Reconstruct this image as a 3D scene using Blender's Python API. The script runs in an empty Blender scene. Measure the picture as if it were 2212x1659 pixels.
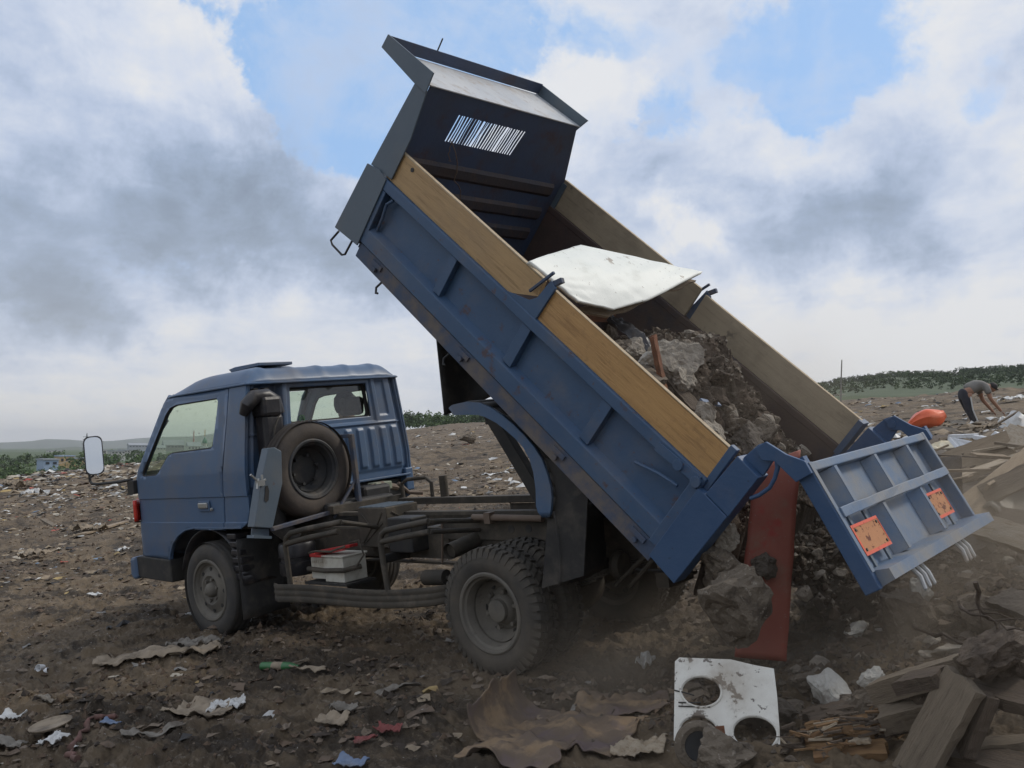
import bpy, bmesh, math, random
import numpy as np
from mathutils import Vector, Matrix
from mathutils.geometry import tessellate_polygon
random.seed(7); RS = np.random.RandomState(11)
PI = math.pi
scn = bpy.context.scene
COL = scn.collection

# ------------------------------------------------------------------ camera, world, sun, exposure
# Site frame: x runs from the truck's nose to its tail, y away from the camera, z off the tip's surface.
# The tip is a sloping plateau: SITE carries that frame into the level world.
F, CX, CY = 2008.13, 1106.0, 829.5
CAM = Vector((6.8346, -3.9900, 1.5488)); YAW, PITCH_S, ROLL_S, PITCH_W = .7117, .0296, -.1018, .0675
def basis(yaw, pitch, roll):
    cy, sy, cp, sp = math.cos(yaw), math.sin(yaw), math.cos(pitch), math.sin(pitch)
    f = Vector((-sy*cp, cy*cp, sp)); r = Vector((cy, sy, 0)); u = r.cross(f)
    return math.cos(roll)*r + math.sin(roll)*u, -math.sin(roll)*r + math.cos(roll)*u, f
Rs, Us, Fs = basis(YAW, PITCH_S, ROLL_S)
Rw, Uw, Fw = basis(YAW, PITCH_W, 0)
def m3(a, b, c): return Matrix((a, b, c)).transposed()
ROT = m3(Rw, Uw, Fw) @ m3(Rs, Us, Fs).transposed()
SITE = Matrix.Translation(CAM) @ ROT.to_4x4() @ Matrix.Translation(-CAM)
cam = bpy.data.objects.new('camera', bpy.data.cameras.new('camera')); COL.objects.link(cam)
cam.matrix_world = Matrix.Translation(CAM) @ m3(Rw, Uw, -Fw).to_4x4()
cam.data.sensor_width = 36; cam.data.lens = F/2212*36
cam.data.clip_start = .05; cam.data.clip_end = 30000
scn.camera = cam
def ray(px, py): return (Fs + (px-CX)/F*Rs - (py-CY)/F*Us)          # site-frame direction through a photo point
def rayw(px, py): return (Fw + (px-CX)/F*Rw - (py-CY)/F*Uw).normalized()
def at(px, py, z=None, y=None, x=None):
    d = ray(px, py)
    if z is not None: t = (z-CAM.z)/d.z
    elif y is not None: t = (y-CAM.y)/d.y
    else: t = (x-CAM.x)/d.x
    return CAM + d*t

SUN_DIR = Vector((.40, .72, .80)).normalized()      # towards the sun, behind cloud
scn.view_settings.view_transform = 'Standard'; scn.view_settings.look = 'None'
scn.view_settings.exposure = 0.18; scn.view_settings.gamma = 1
sl = bpy.data.lights.new('sun', 'SUN'); sl.energy = 1.5; sl.angle = math.radians(11); sl.color = (1, .93, .82)
so = bpy.data.objects.new('sun', sl); COL.objects.link(so)
so.rotation_euler = SUN_DIR.to_track_quat('Z', 'Y').to_euler(); so.location = (0, 0, 30)

class NT:
    def __init__(s, nt): s.nt = nt; s.n = nt.nodes; s.l = nt.links
    def new(s, t, **k):
        n = s.n.new(t)
        for a, b in k.items(): setattr(n, a, b)
        return n
    def put(s, sock, v):
        if hasattr(v, 'is_output'): s.l.new(v, sock)
        elif v is not None:
            if isinstance(v, (tuple, list)) and len(v) == 3 and sock.type == 'RGBA': v = (*v, 1)
            sock.default_value = v
    def math(s, op, a, b=None, c=None, clamp=False):
        n = s.new('ShaderNodeMath', operation=op, use_clamp=clamp)
        s.put(n.inputs[0], a)
        if b is not None: s.put(n.inputs[1], b)
        if c is not None: s.put(n.inputs[2], c)
        return n.outputs[0]
    def vmath(s, op, a, b=None, scale=None):
        n = s.new('ShaderNodeVectorMath', operation=op); s.put(n.inputs[0], a)
        if b is not None: s.put(n.inputs[1], b)
        if scale is not None: s.put(n.inputs[3], scale)
        return n.outputs['Value'] if op == 'DOT_PRODUCT' else n.outputs[0]
    def noise(s, vec, scale, detail=4, rough=.55, dist=0., out=0):
        n = s.new('ShaderNodeTexNoise'); n.inputs['Scale'].default_value = scale; n.inputs['Detail'].default_value = detail
        n.inputs['Roughness'].default_value = rough; n.inputs['Distortion'].default_value = dist
        if vec is not None: s.l.new(vec, n.inputs['Vector'])
        return n.outputs[out]
    def mix(s, f, a, b, blend='MIX'):
        n = s.new('ShaderNodeMix', data_type='RGBA', blend_type=blend)
        s.put(n.inputs[0], f); s.put(n.inputs[6], a); s.put(n.inputs[7], b); return n.outputs[2]
    def ramp(s, f, pts):
        n = s.new('ShaderNodeValToRGB'); e = n.color_ramp.elements
        while len(e) < len(pts): e.new(.5)
        for i, (p, c) in enumerate(pts): e[i].position = p; e[i].color = (*c, 1) if len(c) == 3 else c
        s.l.new(f, n.inputs[0]); return n.outputs[0]
    def step(s, v, a, b):
        n = s.new('ShaderNodeMapRange', interpolation_type='SMOOTHSTEP'); s.put(n.inputs[0], v)
        n.inputs[1].default_value = a; n.inputs[2].default_value = b; return n.outputs[0]

world = bpy.data.worlds.new('World'); scn.world = world; world.use_nodes = True
N = NT(world.node_tree); N.n.clear()
geo = N.new('ShaderNodeTexCoord').outputs['Generated']
sep = N.new('ShaderNodeSeparateXYZ'); N.l.new(geo, sep.inputs[0])
z = N.math('MAXIMUM', sep.outputs[2], 0.0); zz = N.math('ADD', z, .26)
cmb = N.new('ShaderNodeCombineXYZ')
N.put(cmb.inputs[0], N.math('DIVIDE', sep.outputs[0], zz)); N.put(cmb.inputs[1], N.math('DIVIDE', sep.outputs[1], zz)); N.put(cmb.inputs[2], .3)
cl = cmb.outputs[0]
n1 = N.noise(cl, 1.7, 9, .58, .35); n2 = N.noise(cl, 5.2, 9, .60, .35); n3 = N.noise(geo, 6.5, 10, .66, .35); n4 = N.noise(geo, 2.4, 4, .5)
wob = N.noise(geo, 4.2, 9, .64, out=1)
wv = N.vmath('NORMALIZE', N.vmath('ADD', geo, N.vmath('SCALE', N.vmath('SUBTRACT', wob, (.5, .5, .5)), scale=.34)))
def blob(px, py, deg, amp):
    d = N.vmath('DOT_PRODUCT', wv, tuple(rayw(px, py)))
    k = 1/(math.radians(deg)**2)
    e = N.math('EXPONENT', N.math('MULTIPLY', N.math('SUBTRACT', d, 1.0), k))
    return N.math('MULTIPLY', e, amp)
def total(lst):
    t = lst[0]
    for a in lst[1:]: t = N.math('ADD', t, a)
    return t
gap = total([blob(600, 60, 3.2, .50), blob(720, 190, 2.8, .55), blob(800, 50, 4.0, .5), blob(960, 130, 3.6, .40), blob(1010, 30, 3.4, .36), blob(1370, 250, 1.9, .42), blob(1300, 60, 2.6, .26), blob(1600, 110, 2.4, .30), blob(1730, 120, 1.9, .26),
             blob(1800, 40, 2.8, .32), blob(1960, 40, 2.4, .22), blob(2190, 205, 1.8, .28), blob(180, 560, 2.8, .20), blob(430, 590, 2.6, .16),
             blob(1140, 90, 2.0, -.16), blob(1270, 190, 1.8, -.35), blob(330, 60, 4, -.3), blob(740, 140, 1.2, -.28)])
cov = N.math('ADD', N.math('ADD', N.math('ADD', N.math('MULTIPLY', n1, .28), N.math('MULTIPLY', n2, .34)), N.math('MULTIPLY', n3, .40)), N.math('MULTIPLY', gap, -1.0))
cloud = N.math('MAXIMUM', N.step(cov, .13, .36), N.math('MULTIPLY', N.step(N.math('ADD', N.math('MULTIPLY', n3, .6), N.math('MULTIPLY', n2, .4)), .42, .66), .75))
dark = total([blob(120, 400, 4.6, .30), blob(330, 470, 4.2, .36), blob(520, 500, 3.6, .28), blob(640, 570, 2.6, .22), blob(760, 600, 2.6, .36), blob(850, 610, 2.2, .26), blob(330, 300, 4.6, .14), blob(560, 380, 4, .16), blob(40, 280, 4, .05),
              blob(50, 690, 2.2, .34), blob(150, 720, 2.2, .36), blob(240, 755, 1.2, .2), blob(1560, 480, 3.6, .26), blob(1720, 540, 3.4, .32), blob(1880, 500, 3.4, .28), blob(1980, 430, 3.4, .16), blob(1400, 420, 3.2, .16), blob(1600, 360, 4, .12), blob(230, 850, 1.6, .12),
              blob(1850, 300, 4, .06), blob(1300, 330, 3, .10), blob(30, 500, 2, .06), blob(200, 600, 2.2, -.20), blob(450, 330, 3, -.10), blob(230, 230, 4, -.08), blob(60, 320, 3, -.12), blob(1400, 330, 3, -.14), blob(1660, 340, 3.4, -.15), blob(1500, 400, 2.4, -.08), blob(60, 150, 4, -.08),
              blob(420, 640, 4, -.10), blob(600, 780, 5, -.22), blob(1450, 510, 1.2, -.5), blob(1250, 180, 2, -.22), blob(1620, 660, 2.6, -.30), blob(1800, 710, 3.4, -.26), blob(2050, 690, 4, -.30), blob(160, 60, 4, -.03), blob(420, 60, 3, -.06), blob(240, 880, 4, -.2),
              blob(2000, 150, 4, -.14), blob(1130, 60, 3, -.18), blob(2190, 600, 3, -.12), blob(1650, 200, 3, -.10)])
tex = N.math('ADD', N.math('ADD', N.math('MULTIPLY', N.math('SUBTRACT', n2, .5), .75), N.math('MULTIPLY', N.math('SUBTRACT', n1, .5), .45)), N.math('MULTIPLY', N.math('SUBTRACT', n3, .5), 1.0))
dk = N.math('ADD', N.math('ADD', N.math('MULTIPLY', dark, .9), tex), .21)
ccol = N.ramp(dk, [(.0, (.70, .715, .745)), (.22, (.575, .63, .74)), (.42, (.43, .51, .665)), (.62, (.30, .38, .52)), (.82, (.235, .30, .405)), (1., (.20, .255, .35))])
low = N.math('EXPONENT', N.math('MULTIPLY', z, -9.0))
ccol = N.mix(N.math('MULTIPLY', low, .62), ccol, (.70, .675, .625))
sky = N.new('ShaderNodeTexSky', sky_type='NISHITA'); sky.sun_disc = False
sky.sun_elevation = math.asin(SUN_DIR.z); sky.sun_rotation = math.atan2(SUN_DIR.x, SUN_DIR.y); sky.air_density = 1.0; sky.dust_density = 1.6; sky.ozone_density = 1.2
skc = N.vmath('SCALE', sky.outputs[0], scale=.085)
skc = N.mix(.7, skc, (.36, .58, .93))
fin = N.mix(cloud, skc, ccol)
bg = N.new('ShaderNodeBackground'); N.l.new(fin, bg.inputs[0]); bg.inputs[1].default_value = 1.0
wo = N.new('ShaderNodeOutputWorld'); N.l.new(bg.outputs[0], wo.inputs[0])

# ------------------------------------------------------------------ mesh helpers
class MB:
    def __init__(s, T=None): s.v = []; s.f = []; s.m = []; s.T = T; s.mi = 0
    def pt(s, p):
        p = Vector(p)
        if s.T is not None: p = s.T @ p
        s.v.append(p); return len(s.v)-1
    def face(s, idx): s.f.append(tuple(idx)); s.m.append(s.mi)
    def box(s, a, b):                                     # opposite corners in the current frame
        (x0, y0, z0), (x1, y1, z1) = a, b
        i = [s.pt(p) for p in ((x0,y0,z0),(x1,y0,z0),(x1,y1,z0),(x0,y1,z0),(x0,y0,z1),(x1,y0,z1),(x1,y1,z1),(x0,y1,z1))]
        for q in ((0,3,2,1),(4,5,6,7),(0,1,5,4),(1,2,6,5),(2,3,7,6),(3,0,4,7)): s.face([i[k] for k in q])
        return s
    def beam(s, p0, p1, w, t, side=(0, 1, 0), seg=1):     # w across `side`, t across the other
        p0, p1 = Vector(p0), Vector(p1); d = (p1-p0).normalized(); sd = Vector(side); sd = (sd - d*sd.dot(d)).normalized(); up = d.cross(sd)
        rows = []
        for k in range(seg+1):
            c = p0.lerp(p1, k/seg)
            rows.append([s.pt(c + sd*a*w/2 + up*b*t/2) for a, b in ((-1,-1),(1,-1),(1,1),(-1,1))])
        for k in range(seg):
            for j in range(4): s.face((rows[k][j], rows[k][(j+1)%4], rows[k+1][(j+1)%4], rows[k+1][j]))
        s.face(rows[0][::-1]); s.face(rows[-1]); return s
    def prism(s, poly, y0, y1, ax='xz'):                  # polygon in two axes, extruded on the third
        def P(a, b, c): return {'xz': (a, c, b), 'yz': (c, a, b), 'xy': (a, b, c)}[ax]
        A = [s.pt(P(a, b, y0)) for a, b in poly]; B = [s.pt(P(a, b, y1)) for a, b in poly]
        for t in tessellate_polygon([[Vector((a, b, 0)) for a, b in poly]]):
            s.face([A[k] for k in t]); s.face([B[k] for k in t[::-1]])
        n = len(poly)
        for k in range(n): s.face((A[k], A[(k+1)%n], B[(k+1)%n], B[k]))
        return s
    def tube(s, pts, r, n=8, closed=False, caps=True):
        pts = [Vector(p) for p in pts]; rr = r if isinstance(r, (list, tuple)) else [r]*len(pts)
        rings = []; up = None
        for k, p in enumerate(pts):
            if closed: d = pts[(k+1)%len(pts)] - pts[k-1]
            else: d = pts[min(k+1, len(pts)-1)] - pts[max(k-1, 0)]
            d = d.normalized() if d.length > 1e-9 else Vector((0, 0, 1))
            if up is None: up = Vector((0, 0, 1)) if abs(d.z) < .9 else Vector((1, 0, 0))
            a = (up - d*up.dot(d)).normalized(); up = a; b = d.cross(a)
            rings.append([s.pt(p + (a*math.cos(2*PI*j/n) + b*math.sin(2*PI*j/n))*rr[k]) for j in range(n)])
        m = len(rings)
        for k in range(m if closed else m-1):
            A, B = rings[k], rings[(k+1)%m]
            for j in range(n): s.face((A[j], A[(j+1)%n], B[(j+1)%n], B[j]))
        if caps and not closed: s.face(rings[0][::-1]); s.face(rings[-1])
        return s
    def lathe(s, prof, c, axis='y', n=48, closed=False):  # prof: (radius, offset along axis)
        c = Vector(c); rings = []
        for r, o in prof:
            ring = []
            for j in range(n):
                a = 2*PI*j/n; ca, sa = r*math.cos(a), r*math.sin(a)
                ring.append(s.pt(c + Vector({'y': (ca, o, sa), 'x': (o, ca, sa), 'z': (ca, sa, o)}[axis])))
            rings.append(ring)
        m = len(rings)
        for k in range(m if closed else m-1):
            A, B = rings[k], rings[(k+1)%m]
            for j in range(n): s.face((A[j], A[(j+1)%n], B[(j+1)%n], B[j]))
        return s
    def grid(s, fn, nu, nv, keep=None):
        idx = [[s.pt(fn(i/nu, j/nv)) for j in range(nv+1)] for i in range(nu+1)]
        for i in range(nu):
            for j in range(nv):
                if keep is None or keep((i+.5)/nu, (j+.5)/nv): s.face((idx[i][j], idx[i+1][j], idx[i+1][j+1], idx[i][j+1]))
        return s
    def mesh(s, name, mats, smooth=False, origin=None):
        o = Vector(origin) if origin is not None else Vector((0, 0, 0))
        me = bpy.data.meshes.new(name); me.from_pydata([tuple(p-o) for p in s.v], [], s.f)
        for m in (mats if isinstance(mats, (list, tuple)) else [mats]): me.materials.append(m)
        me.polygons.foreach_set('material_index', s.m)
        bm = bmesh.new(); bm.from_mesh(me); bmesh.ops.recalc_face_normals(bm, faces=bm.faces); bm.to_mesh(me); bm.free()
        if smooth:
            me.polygons.foreach_set('use_smooth', [True]*len(me.polygons))
            try: me.set_sharp_from_angle(angle=math.radians(smooth if smooth is not True else 40))
            except Exception: pass
        me.update(); return me
def tag(o, label=None, cat=None, group=None, kind=None):
    for k, v in (('label', label), ('category', cat), ('group', group), ('kind', kind)):
        if v: o[k] = v
    return o
def place(o, loc=(0, 0, 0), far=False):
    o.matrix_world = (Matrix.Identity(4) if far else SITE) @ Matrix.Translation(Vector(loc)); return o
def add(name, mb, mats, parent=None, smooth=False, bevel=0, loc=None, solid=0, far=False, label=None, cat=None, group=None, kind=None):
    loc = Vector(loc) if loc is not None else None
    me = mb if isinstance(mb, bpy.types.Mesh) else mb.mesh(name, mats, smooth, loc)
    o = bpy.data.objects.new(name, me); COL.objects.link(o)
    if parent is not None:
        o.parent = parent
        if loc is not None: o.location = loc
    else: place(o, loc or (0, 0, 0), far)
    if solid: m = o.modifiers.new('solid', 'SOLIDIFY'); m.thickness = abs(solid); m.offset = -1 if solid > 0 else 1
    if bevel: m = o.modifiers.new('bevel', 'BEVEL'); m.width = bevel; m.segments = 2; m.limit_method = 'ANGLE'; m.angle_limit = math.radians(35)
    return tag(o, label, cat, group, kind)
def thing(name, label, cat, loc=(0, 0, 0), group=None, far=False):
    o = bpy.data.objects.new(name, None); COL.objects.link(o); o.empty_display_size = .2; place(o, loc, far); return tag(o, label, cat, group)

# ------------------------------------------------------------------ numpy noise
def _h(ix, iy, s): 
    n = (ix.astype(np.int64)*374761393 + iy.astype(np.int64)*668265263 + s*1274126177) & 0xffffffff
    n = ((n ^ (n >> 13))*1274126177) & 0xffffffff
    return ((n ^ (n >> 16)) & 0xffffff)/float(0xffffff)
def vn(x, y, s=0):
    ix, iy = np.floor(x), np.floor(y); fx, fy = x-ix, y-iy; fx = fx*fx*fx*(fx*(fx*6-15)+10); fy = fy*fy*fy*(fy*(fy*6-15)+10)
    a, b, c, d = _h(ix, iy, s), _h(ix+1, iy, s), _h(ix, iy+1, s), _h(ix+1, iy+1, s)
    return (a*(1-fx)+b*fx)*(1-fy) + (c*(1-fx)+d*fx)*fy
def fbm(x, y, s=0, o=4, g=.5):
    t = 0; a = 1; w = 0
    for k in range(o):
        c, sn = math.cos(.6*k+.3), math.sin(.6*k+.3)
        t = t + a*vn((x*c-y*sn)*2**k, (x*sn+y*c)*2**k, s+k*17); w += a; a *= g
    return t/w
from mathutils import noise as _mn
def f1(x, y, s=0, o=3): return .5+.5*(_mn.noise(Vector((x, y, s*3.7)))+.5*_mn.noise(Vector((x*2.1, y*2.1, s*3.7+9)))+.25*_mn.noise(Vector((x*4.3, y*4.3, s*3.7+5))))
def sm(x, a, b):
    if type(x) is float:
        t = (x-a)/(b-a); t = 0. if t < 0 else 1. if t > 1 else t; return t*t*(3-2*t)
    t = np.clip((x-a)/(b-a), 0, 1); return t*t*(3-2*t)

def ground_local(x, y, fine=True):
    """height of the tip's surface over the site plane"""
    x = np.asarray(x, float); y = np.asarray(y, float)
    r = np.hypot(x-CAM.x, y-CAM.y)
    near = sm(r, 60, 12)
    z = (fbm(x*.45, y*.45, 1, 3)-.5)*.10*(.4+.6*sm(np.hypot(x-2.2, (y-.8)*1.6), 1.2, 4))
    z = z + (fbm(x*.06, y*.06, 5, 3)-.5)*1.1*sm(r, 14, 60)
    # wheel ruts running along the site
    rut = np.sin(y*2.3 + (fbm(x*.2, y*.3, 9, 2)-.5)*5)
    z = z + .035*rut*sm(fbm(x*.25, y*.25, 12, 2), .42, .62)*sm(r, 5, 9)
    m = np.abs(fbm(x*1.9, y*2.6, 21, 3)-.5)*2
    z = z + (.13*(.5-m))*(.35+.65*fbm(x*.6, y*.6, 25, 2))*.55
    if fine:
        c = fbm(x*6.5, y*8.5, 31, 3); z = z + (sm(c, .42, .70)*.034 - .010)*near*(.4+1.0*fbm(x*.9, y*.9, 35, 2))
        c2 = fbm(x*17, y*21, 41, 3, .6); z = z + (sm(c2, .42, .66)*.020-.006)*near*(.3+1.1*fbm(x*1.3, y*1.3, 37, 2))
        c3 = vn(x*55, y*60, 51); z = z + (c3-.5)*.011*sm(r, 14, 6)
        z = z + (fbm(x*1.3, y*1.3, 61, 4, .6)-.5)*.35*sm(r, 12, 30)*sm(fbm(x*.12, y*.12, 63, 2), .4, .65)
    # tipped heaps behind the tailgate
    def bump(cx, cy, sx, sy, h, p=2): return h*np.exp(-(np.abs((x-cx)/sx)**p + np.abs((y-cy)/sy)**p))
    lump = .75+.5*fbm(x*2.4, y*2.4, 71, 3)
    z = z + lump*(bump(5.15, 2.0, .62, 1.1, .44) + bump(5.3, 4.3, 1.1, 1.5, .46) + bump(4.3, 8.0, 1.5, 2.2, .42) + bump(6.35, .9, .7, 1.0, .22))
    # wheels sunk a little, hollow under them
    return z
_gx, _gy, _gs = -16.0, -3.5, .03
_GX, _GY = np.meshgrid(np.arange(_gx, 9.0, _gs), np.arange(_gy, 24.0, _gs), indexing='ij'); _GZ = ground_local(_GX, _GY); _GT = _GZ.tolist()
def gz(x, y):
    fx, fy = (x-_gx)/_gs, (y-_gy)/_gs; i, j = int(fx), int(fy)
    if fx < 0 or fy < 0 or i >= len(_GT)-1 or j >= len(_GT[0])-1: return float(ground_local(np.array([x]), np.array([y]))[0])
    fx -= i; fy -= j; return (_GT[i][j]*(1-fx)+_GT[i+1][j]*fx)*(1-fy)+(_GT[i][j+1]*(1-fx)+_GT[i+1][j+1]*fx)*fy
def onground(px, py, dz=0.):
    p = at(px, py, z=0.)
    for _ in range(6): p = at(px, py, z=gz(p.x, p.y)*.8+p.z*.2 if False else gz(p.x, p.y))
    return Vector((p.x, p.y, gz(p.x, p.y)+dz))

# ------------------------------------------------------------------ materials
MATS = {}
def mat(name, c1, c2=None, scale=4., rough=.7, bump=0., bscale=None, metal=0., spots=None, detail=6, stretch=None, spec=.5, coat=0., bdist=.015, axes=None):
    """two tones mixed by noise; spots = [(colour, scale, low, high, amount)] of dirt, rust, dust; real relief in bump"""
    if name in MATS: return MATS[name]
    m = bpy.data.materials.new(name); m.use_nodes = True; N = NT(m.node_tree); p = N.n['Principled BSDF']
    co = N.new('ShaderNodeTexCoord').outputs['Object']
    v = co
    if axes:
        cb = N.new('ShaderNodeCombineXYZ')
        for i_, ax_ in enumerate(axes): N.put(cb.inputs[i_], N.math('MULTIPLY', N.vmath('DOT_PRODUCT', co, tuple(ax_[0])), ax_[1]))
        v = cb.outputs[0]
    elif stretch:
        mp = N.new('ShaderNodeMapping'); mp.inputs['Scale'].default_value = stretch; N.l.new(co, mp.inputs[0]); v = mp.outputs[0]
    n = N.noise(v, scale, detail, .6)
    col = N.mix(N.step(n, .32, .68), c1, c2 or c1)
    rg = rough
    for i, sp in enumerate(spots or []):
        c, sc, lo, hi, am = sp[:5]
        vv = v if len(sp) > 5 else co
        f = N.math('MULTIPLY', N.step(N.noise(vv, sc, 7, .65), lo-.025, hi-.025), am)
        col = N.mix(f, col, c)
        rg = N.math('ADD', rg, N.math('MULTIPLY', f, .25)) if i == 0 else rg
    N.put(p.inputs['Base Color'], col); N.put(p.inputs['Roughness'], rg); p.inputs['Metallic'].default_value = metal
    p.inputs['Specular IOR Level'].default_value = spec
    if coat: p.inputs['Coat Weight'].default_value = coat; p.inputs['Coat Roughness'].default_value = .25
    if bump:
        b = N.new('ShaderNodeBump'); b.inputs['Strength'].default_value = bump; b.inputs['Distance'].default_value = bdist
        N.l.new(N.noise(v, bscale or scale*4, 6, .6), b.inputs['Height']); N.l.new(b.outputs[0], p.inputs['Normal'])
    MATS[name] = m; return m
DUST = (.20, .165, .125)
blue = mat('blue_paint', (.062, .115, .205), (.072, .126, .215), 2.5, .38, .05, 60, spots=[(DUST, 1.6, .46, .74, .42), ((.10, .055, .035), 22, .70, .78, .6), (DUST, 14, .55, .8, .25)])
bluebed = mat('bed_blue_paint', (.038, .082, .160), (.050, .098, .178), 3, .5, .10, 40, spots=[(DUST, 2.2, .48, .80, .4), ((.085, .042, .03), 9, .62, .72, .75), ((.10, .05, .035), 35, .66, .72, .8)])
bluegate = mat('gate_blue_paint', (.090, .150, .245), (.110, .165, .24), 3, .55, .08, 40, spots=[((.26, .235, .20), 3.0, .42, .75, .75), ((.11, .06, .04), 30, .68, .76, .6)])
bluerear = mat('rear_post_blue_paint', (.034, .078, .165), (.045, .092, .18), 5, .42, .12, 50, spots=[(DUST, 4, .55, .85, .35), ((.02, .02, .02), 40, .68, .72, .6)])
grayblue = mat('faded_blue_steel', (.085, .115, .145), (.10, .13, .16), 3, .5, .08, 30, spots=[(DUST, 2, .5, .8, .35), ((.12, .06, .04), 18, .68, .75, .5)])
rusty = mat('rusty_blue_steel', (.055, .082, .135), (.085, .080, .095), 6, .7, .2, 40, spots=[(DUST, 6, .45, .7, .6)])
inner = mat('worn_inner_steel', (.050, .075, .140), (.055, .070, .110), 3, .55, .15, 30, spots=[((.085, .045, .03), 4, .52, .75, .7), ((.20, .17, .14), 16, .68, .8, .5)])
innerrust = mat('rust_stained_steel', (.060, .043, .038), (.078, .05, .042), 4, .7, .2, 30, spots=[((.10, .07, .055), 7, .5, .75, .6), ((.03, .03, .045), 3, .55, .7, .7)])
galv = mat('worn_galvanised_steel', (.46, .48, .50), (.55, .55, .54), 4, .45, .05, 30, spots=[((.30, .22, .14), 6, .5, .8, .6), ((.25, .15, .1), 20, .6, .7, .4)])
frame_m = mat('dusty_chassis_steel', (.045, .039, .031), (.075, .062, .046), 5, .8, .2, 40, spots=[(DUST, 6, .5, .8, .6)])
darkm = mat('black_steel', (.018, .018, .019), (.035, .032, .028), 6, .6, .1, 40, spots=[(DUST, 5, .55, .85, .5)])
rubber = mat('black_rubber', (.022, .021, .020), (.032, .03, .028), 8, .75, .15, 40, spots=[(DUST, 4, .48, .8, .35)])
tyre_m = mat('dusty_tyre_rubber', (.050, .046, .040), (.085, .073, .058), 5, .85, .15, 60, spots=[((.125, .105, .08), 4, .45, .75, .7)])
tyre_front = mat('worn_front_tyre_rubber', (.048, .045, .042), (.070, .063, .053), 5, .85, .12, 60, spots=[((.12, .095, .07), 5, .5, .8, .6)])
spare_m = mat('spare_tyre_rubber', (.045, .038, .034), (.075, .06, .048), 5, .8, .15, 50, spots=[((.14, .11, .085), 4, .5, .8, .5)])
rim_m = mat('dusty_rim_steel', (.105, .095, .080), (.145, .13, .105), 6, .75, .1, 50, spots=[((.19, .165, .13), 5, .45, .8, .6), ((.03, .028, .026), 14, .62, .72, .6)])
rim_dark = mat('dark_rim_steel', (.030, .032, .036), (.05, .048, .045), 6, .65, .1, 40, spots=[(DUST, 5, .5, .8, .5)])
_g = ((-math.cos(.7661), 0, math.sin(.7661)), (math.sin(.7661), 0, math.cos(.7661)))
GRAIN = ((_g[0], 1.0), ((0, 1, 0), 1.0), (_g[1], 13.0))
plyn = mat('near_side_board_wood', (.38, .245, .115), (.46, .30, .14), 2.2, .6, .25, 12, axes=GRAIN, spots=[((.20, .125, .06), 3.2, .58, .66, .45, 1), ((.30, .22, .14), 1.4, .5, .8, .5), ((.10, .07, .05), 4, .67, .74, .8), ((.27, .17, .09), 26, .58, .74, .35)])
plyn2 = mat('varnished_side_board_wood', (.42, .235, .085), (.50, .29, .11), 2.2, .5, .25, 12, axes=GRAIN, spots=[((.22, .115, .045), 3.2, .58, .66, .45, 1), ((.30, .20, .11), 1.5, .5, .8, .5), ((.05, .035, .03), 3.3, .665, .71, .9), ((.28, .15, .06), 26, .55, .72, .4)])
plyf = mat('far_side_board_wood', (.34, .28, .195), (.39, .32, .22), 2.2, .7, .2, 12, axes=GRAIN, spots=[((.20, .165, .12), 3.2, .58, .68, .5, 1), ((.17, .14, .10), 4, .5, .8, .6), ((.06, .05, .045), 6, .66, .75, .7)])
plyedge = mat('raw_board_edge', (.46, .37, .25), (.36, .28, .18), 30, .8, .2, 60, stretch=(1, 1, 1))
whitepaint = mat('chipped_white_paint', (.82, .83, .77), (.74, .76, .70), 3, .55, .06, 30, spots=[((.46, .43, .34), 3, .56, .72, .45), ((.24, .17, .12), 6, .64, .67, .7), ((.16, .12, .09), 26, .67, .70, .6)])
concrete = mat('broken_concrete', (.235, .205, .165), (.34, .30, .245), 9, .95, .9, 45, spots=[((.12, .10, .085), 8, .55, .7, .6), ((.42, .39, .34), 26, .62, .7, .6)])
concdark = mat('dirty_concrete', (.125, .100, .074), (.20, .165, .125), 9, .95, .9, 45, spots=[((.05, .037, .027), 9, .5, .66, .8), ((.30, .26, .21), 38, .62, .68, .7)])
plaster = mat('white_plaster', (.55, .53, .48), (.42, .40, .35), 5, .9, .5, 30, spots=[((.16, .13, .11), 6, .55, .7, .7)])
soil = mat('dark_soil', (.040, .028, .019), (.078, .055, .038), 7, .95, .8, 40, spots=[((.15, .12, .085), 24, .58, .70, .6), ((.20, .17, .13), 60, .66, .72, .7)])
dustsoil = mat('dusty_soil', (.085, .07, .055), (.12, .10, .08), 7, .95, .8, 40, spots=[((.05, .04, .03), 5, .5, .7, .6), ((.22, .20, .17), 50, .66, .72, .6)])
blackpl = mat('black_plastic', (.018, .017, .020), (.03, .028, .03), 6, .4, .2, 20, spots=[(DUST, 8, .55, .8, .5)])
redwood = mat('red_stained_wood', (.22, .085, .04), (.12, .06, .035), 6, .8, .5, 30, stretch=(1, 6, 6), spots=[((.32, .16, .08), 12, .55, .7, .6)])
redpanel = mat('red_painted_sheet', (.25, .068, .048), (.30, .095, .065), 3, .6, .1, 30, spots=[((.22, .16, .11), 2.2, .50, .66, .75), ((.34, .035, .03), 5, .57, .66, .7), ((.30, .22, .17), 45, .66, .70, .6)])
def wood(name, a, b, dark, sc=3): return mat(name, a, b, sc, .85, .7, 22, stretch=(1, 11, 11), detail=8, spots=[(dark, 6, .52, .72, .65, 1), ((.10, .08, .06), 3, .55, .8, .5)])
woodgrey = wood('weathered_grey_wood', (.155, .122, .085), (.215, .17, .12), (.06, .047, .034))
woodtan = wood('dusty_tan_wood', (.25, .19, .125), (.31, .24, .165), (.17, .125, .085))
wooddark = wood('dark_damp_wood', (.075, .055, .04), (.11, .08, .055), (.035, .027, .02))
woodpale = wood('pale_split_wood', (.42, .35, .26), (.36, .28, .19), (.22, .16, .10))
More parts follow.
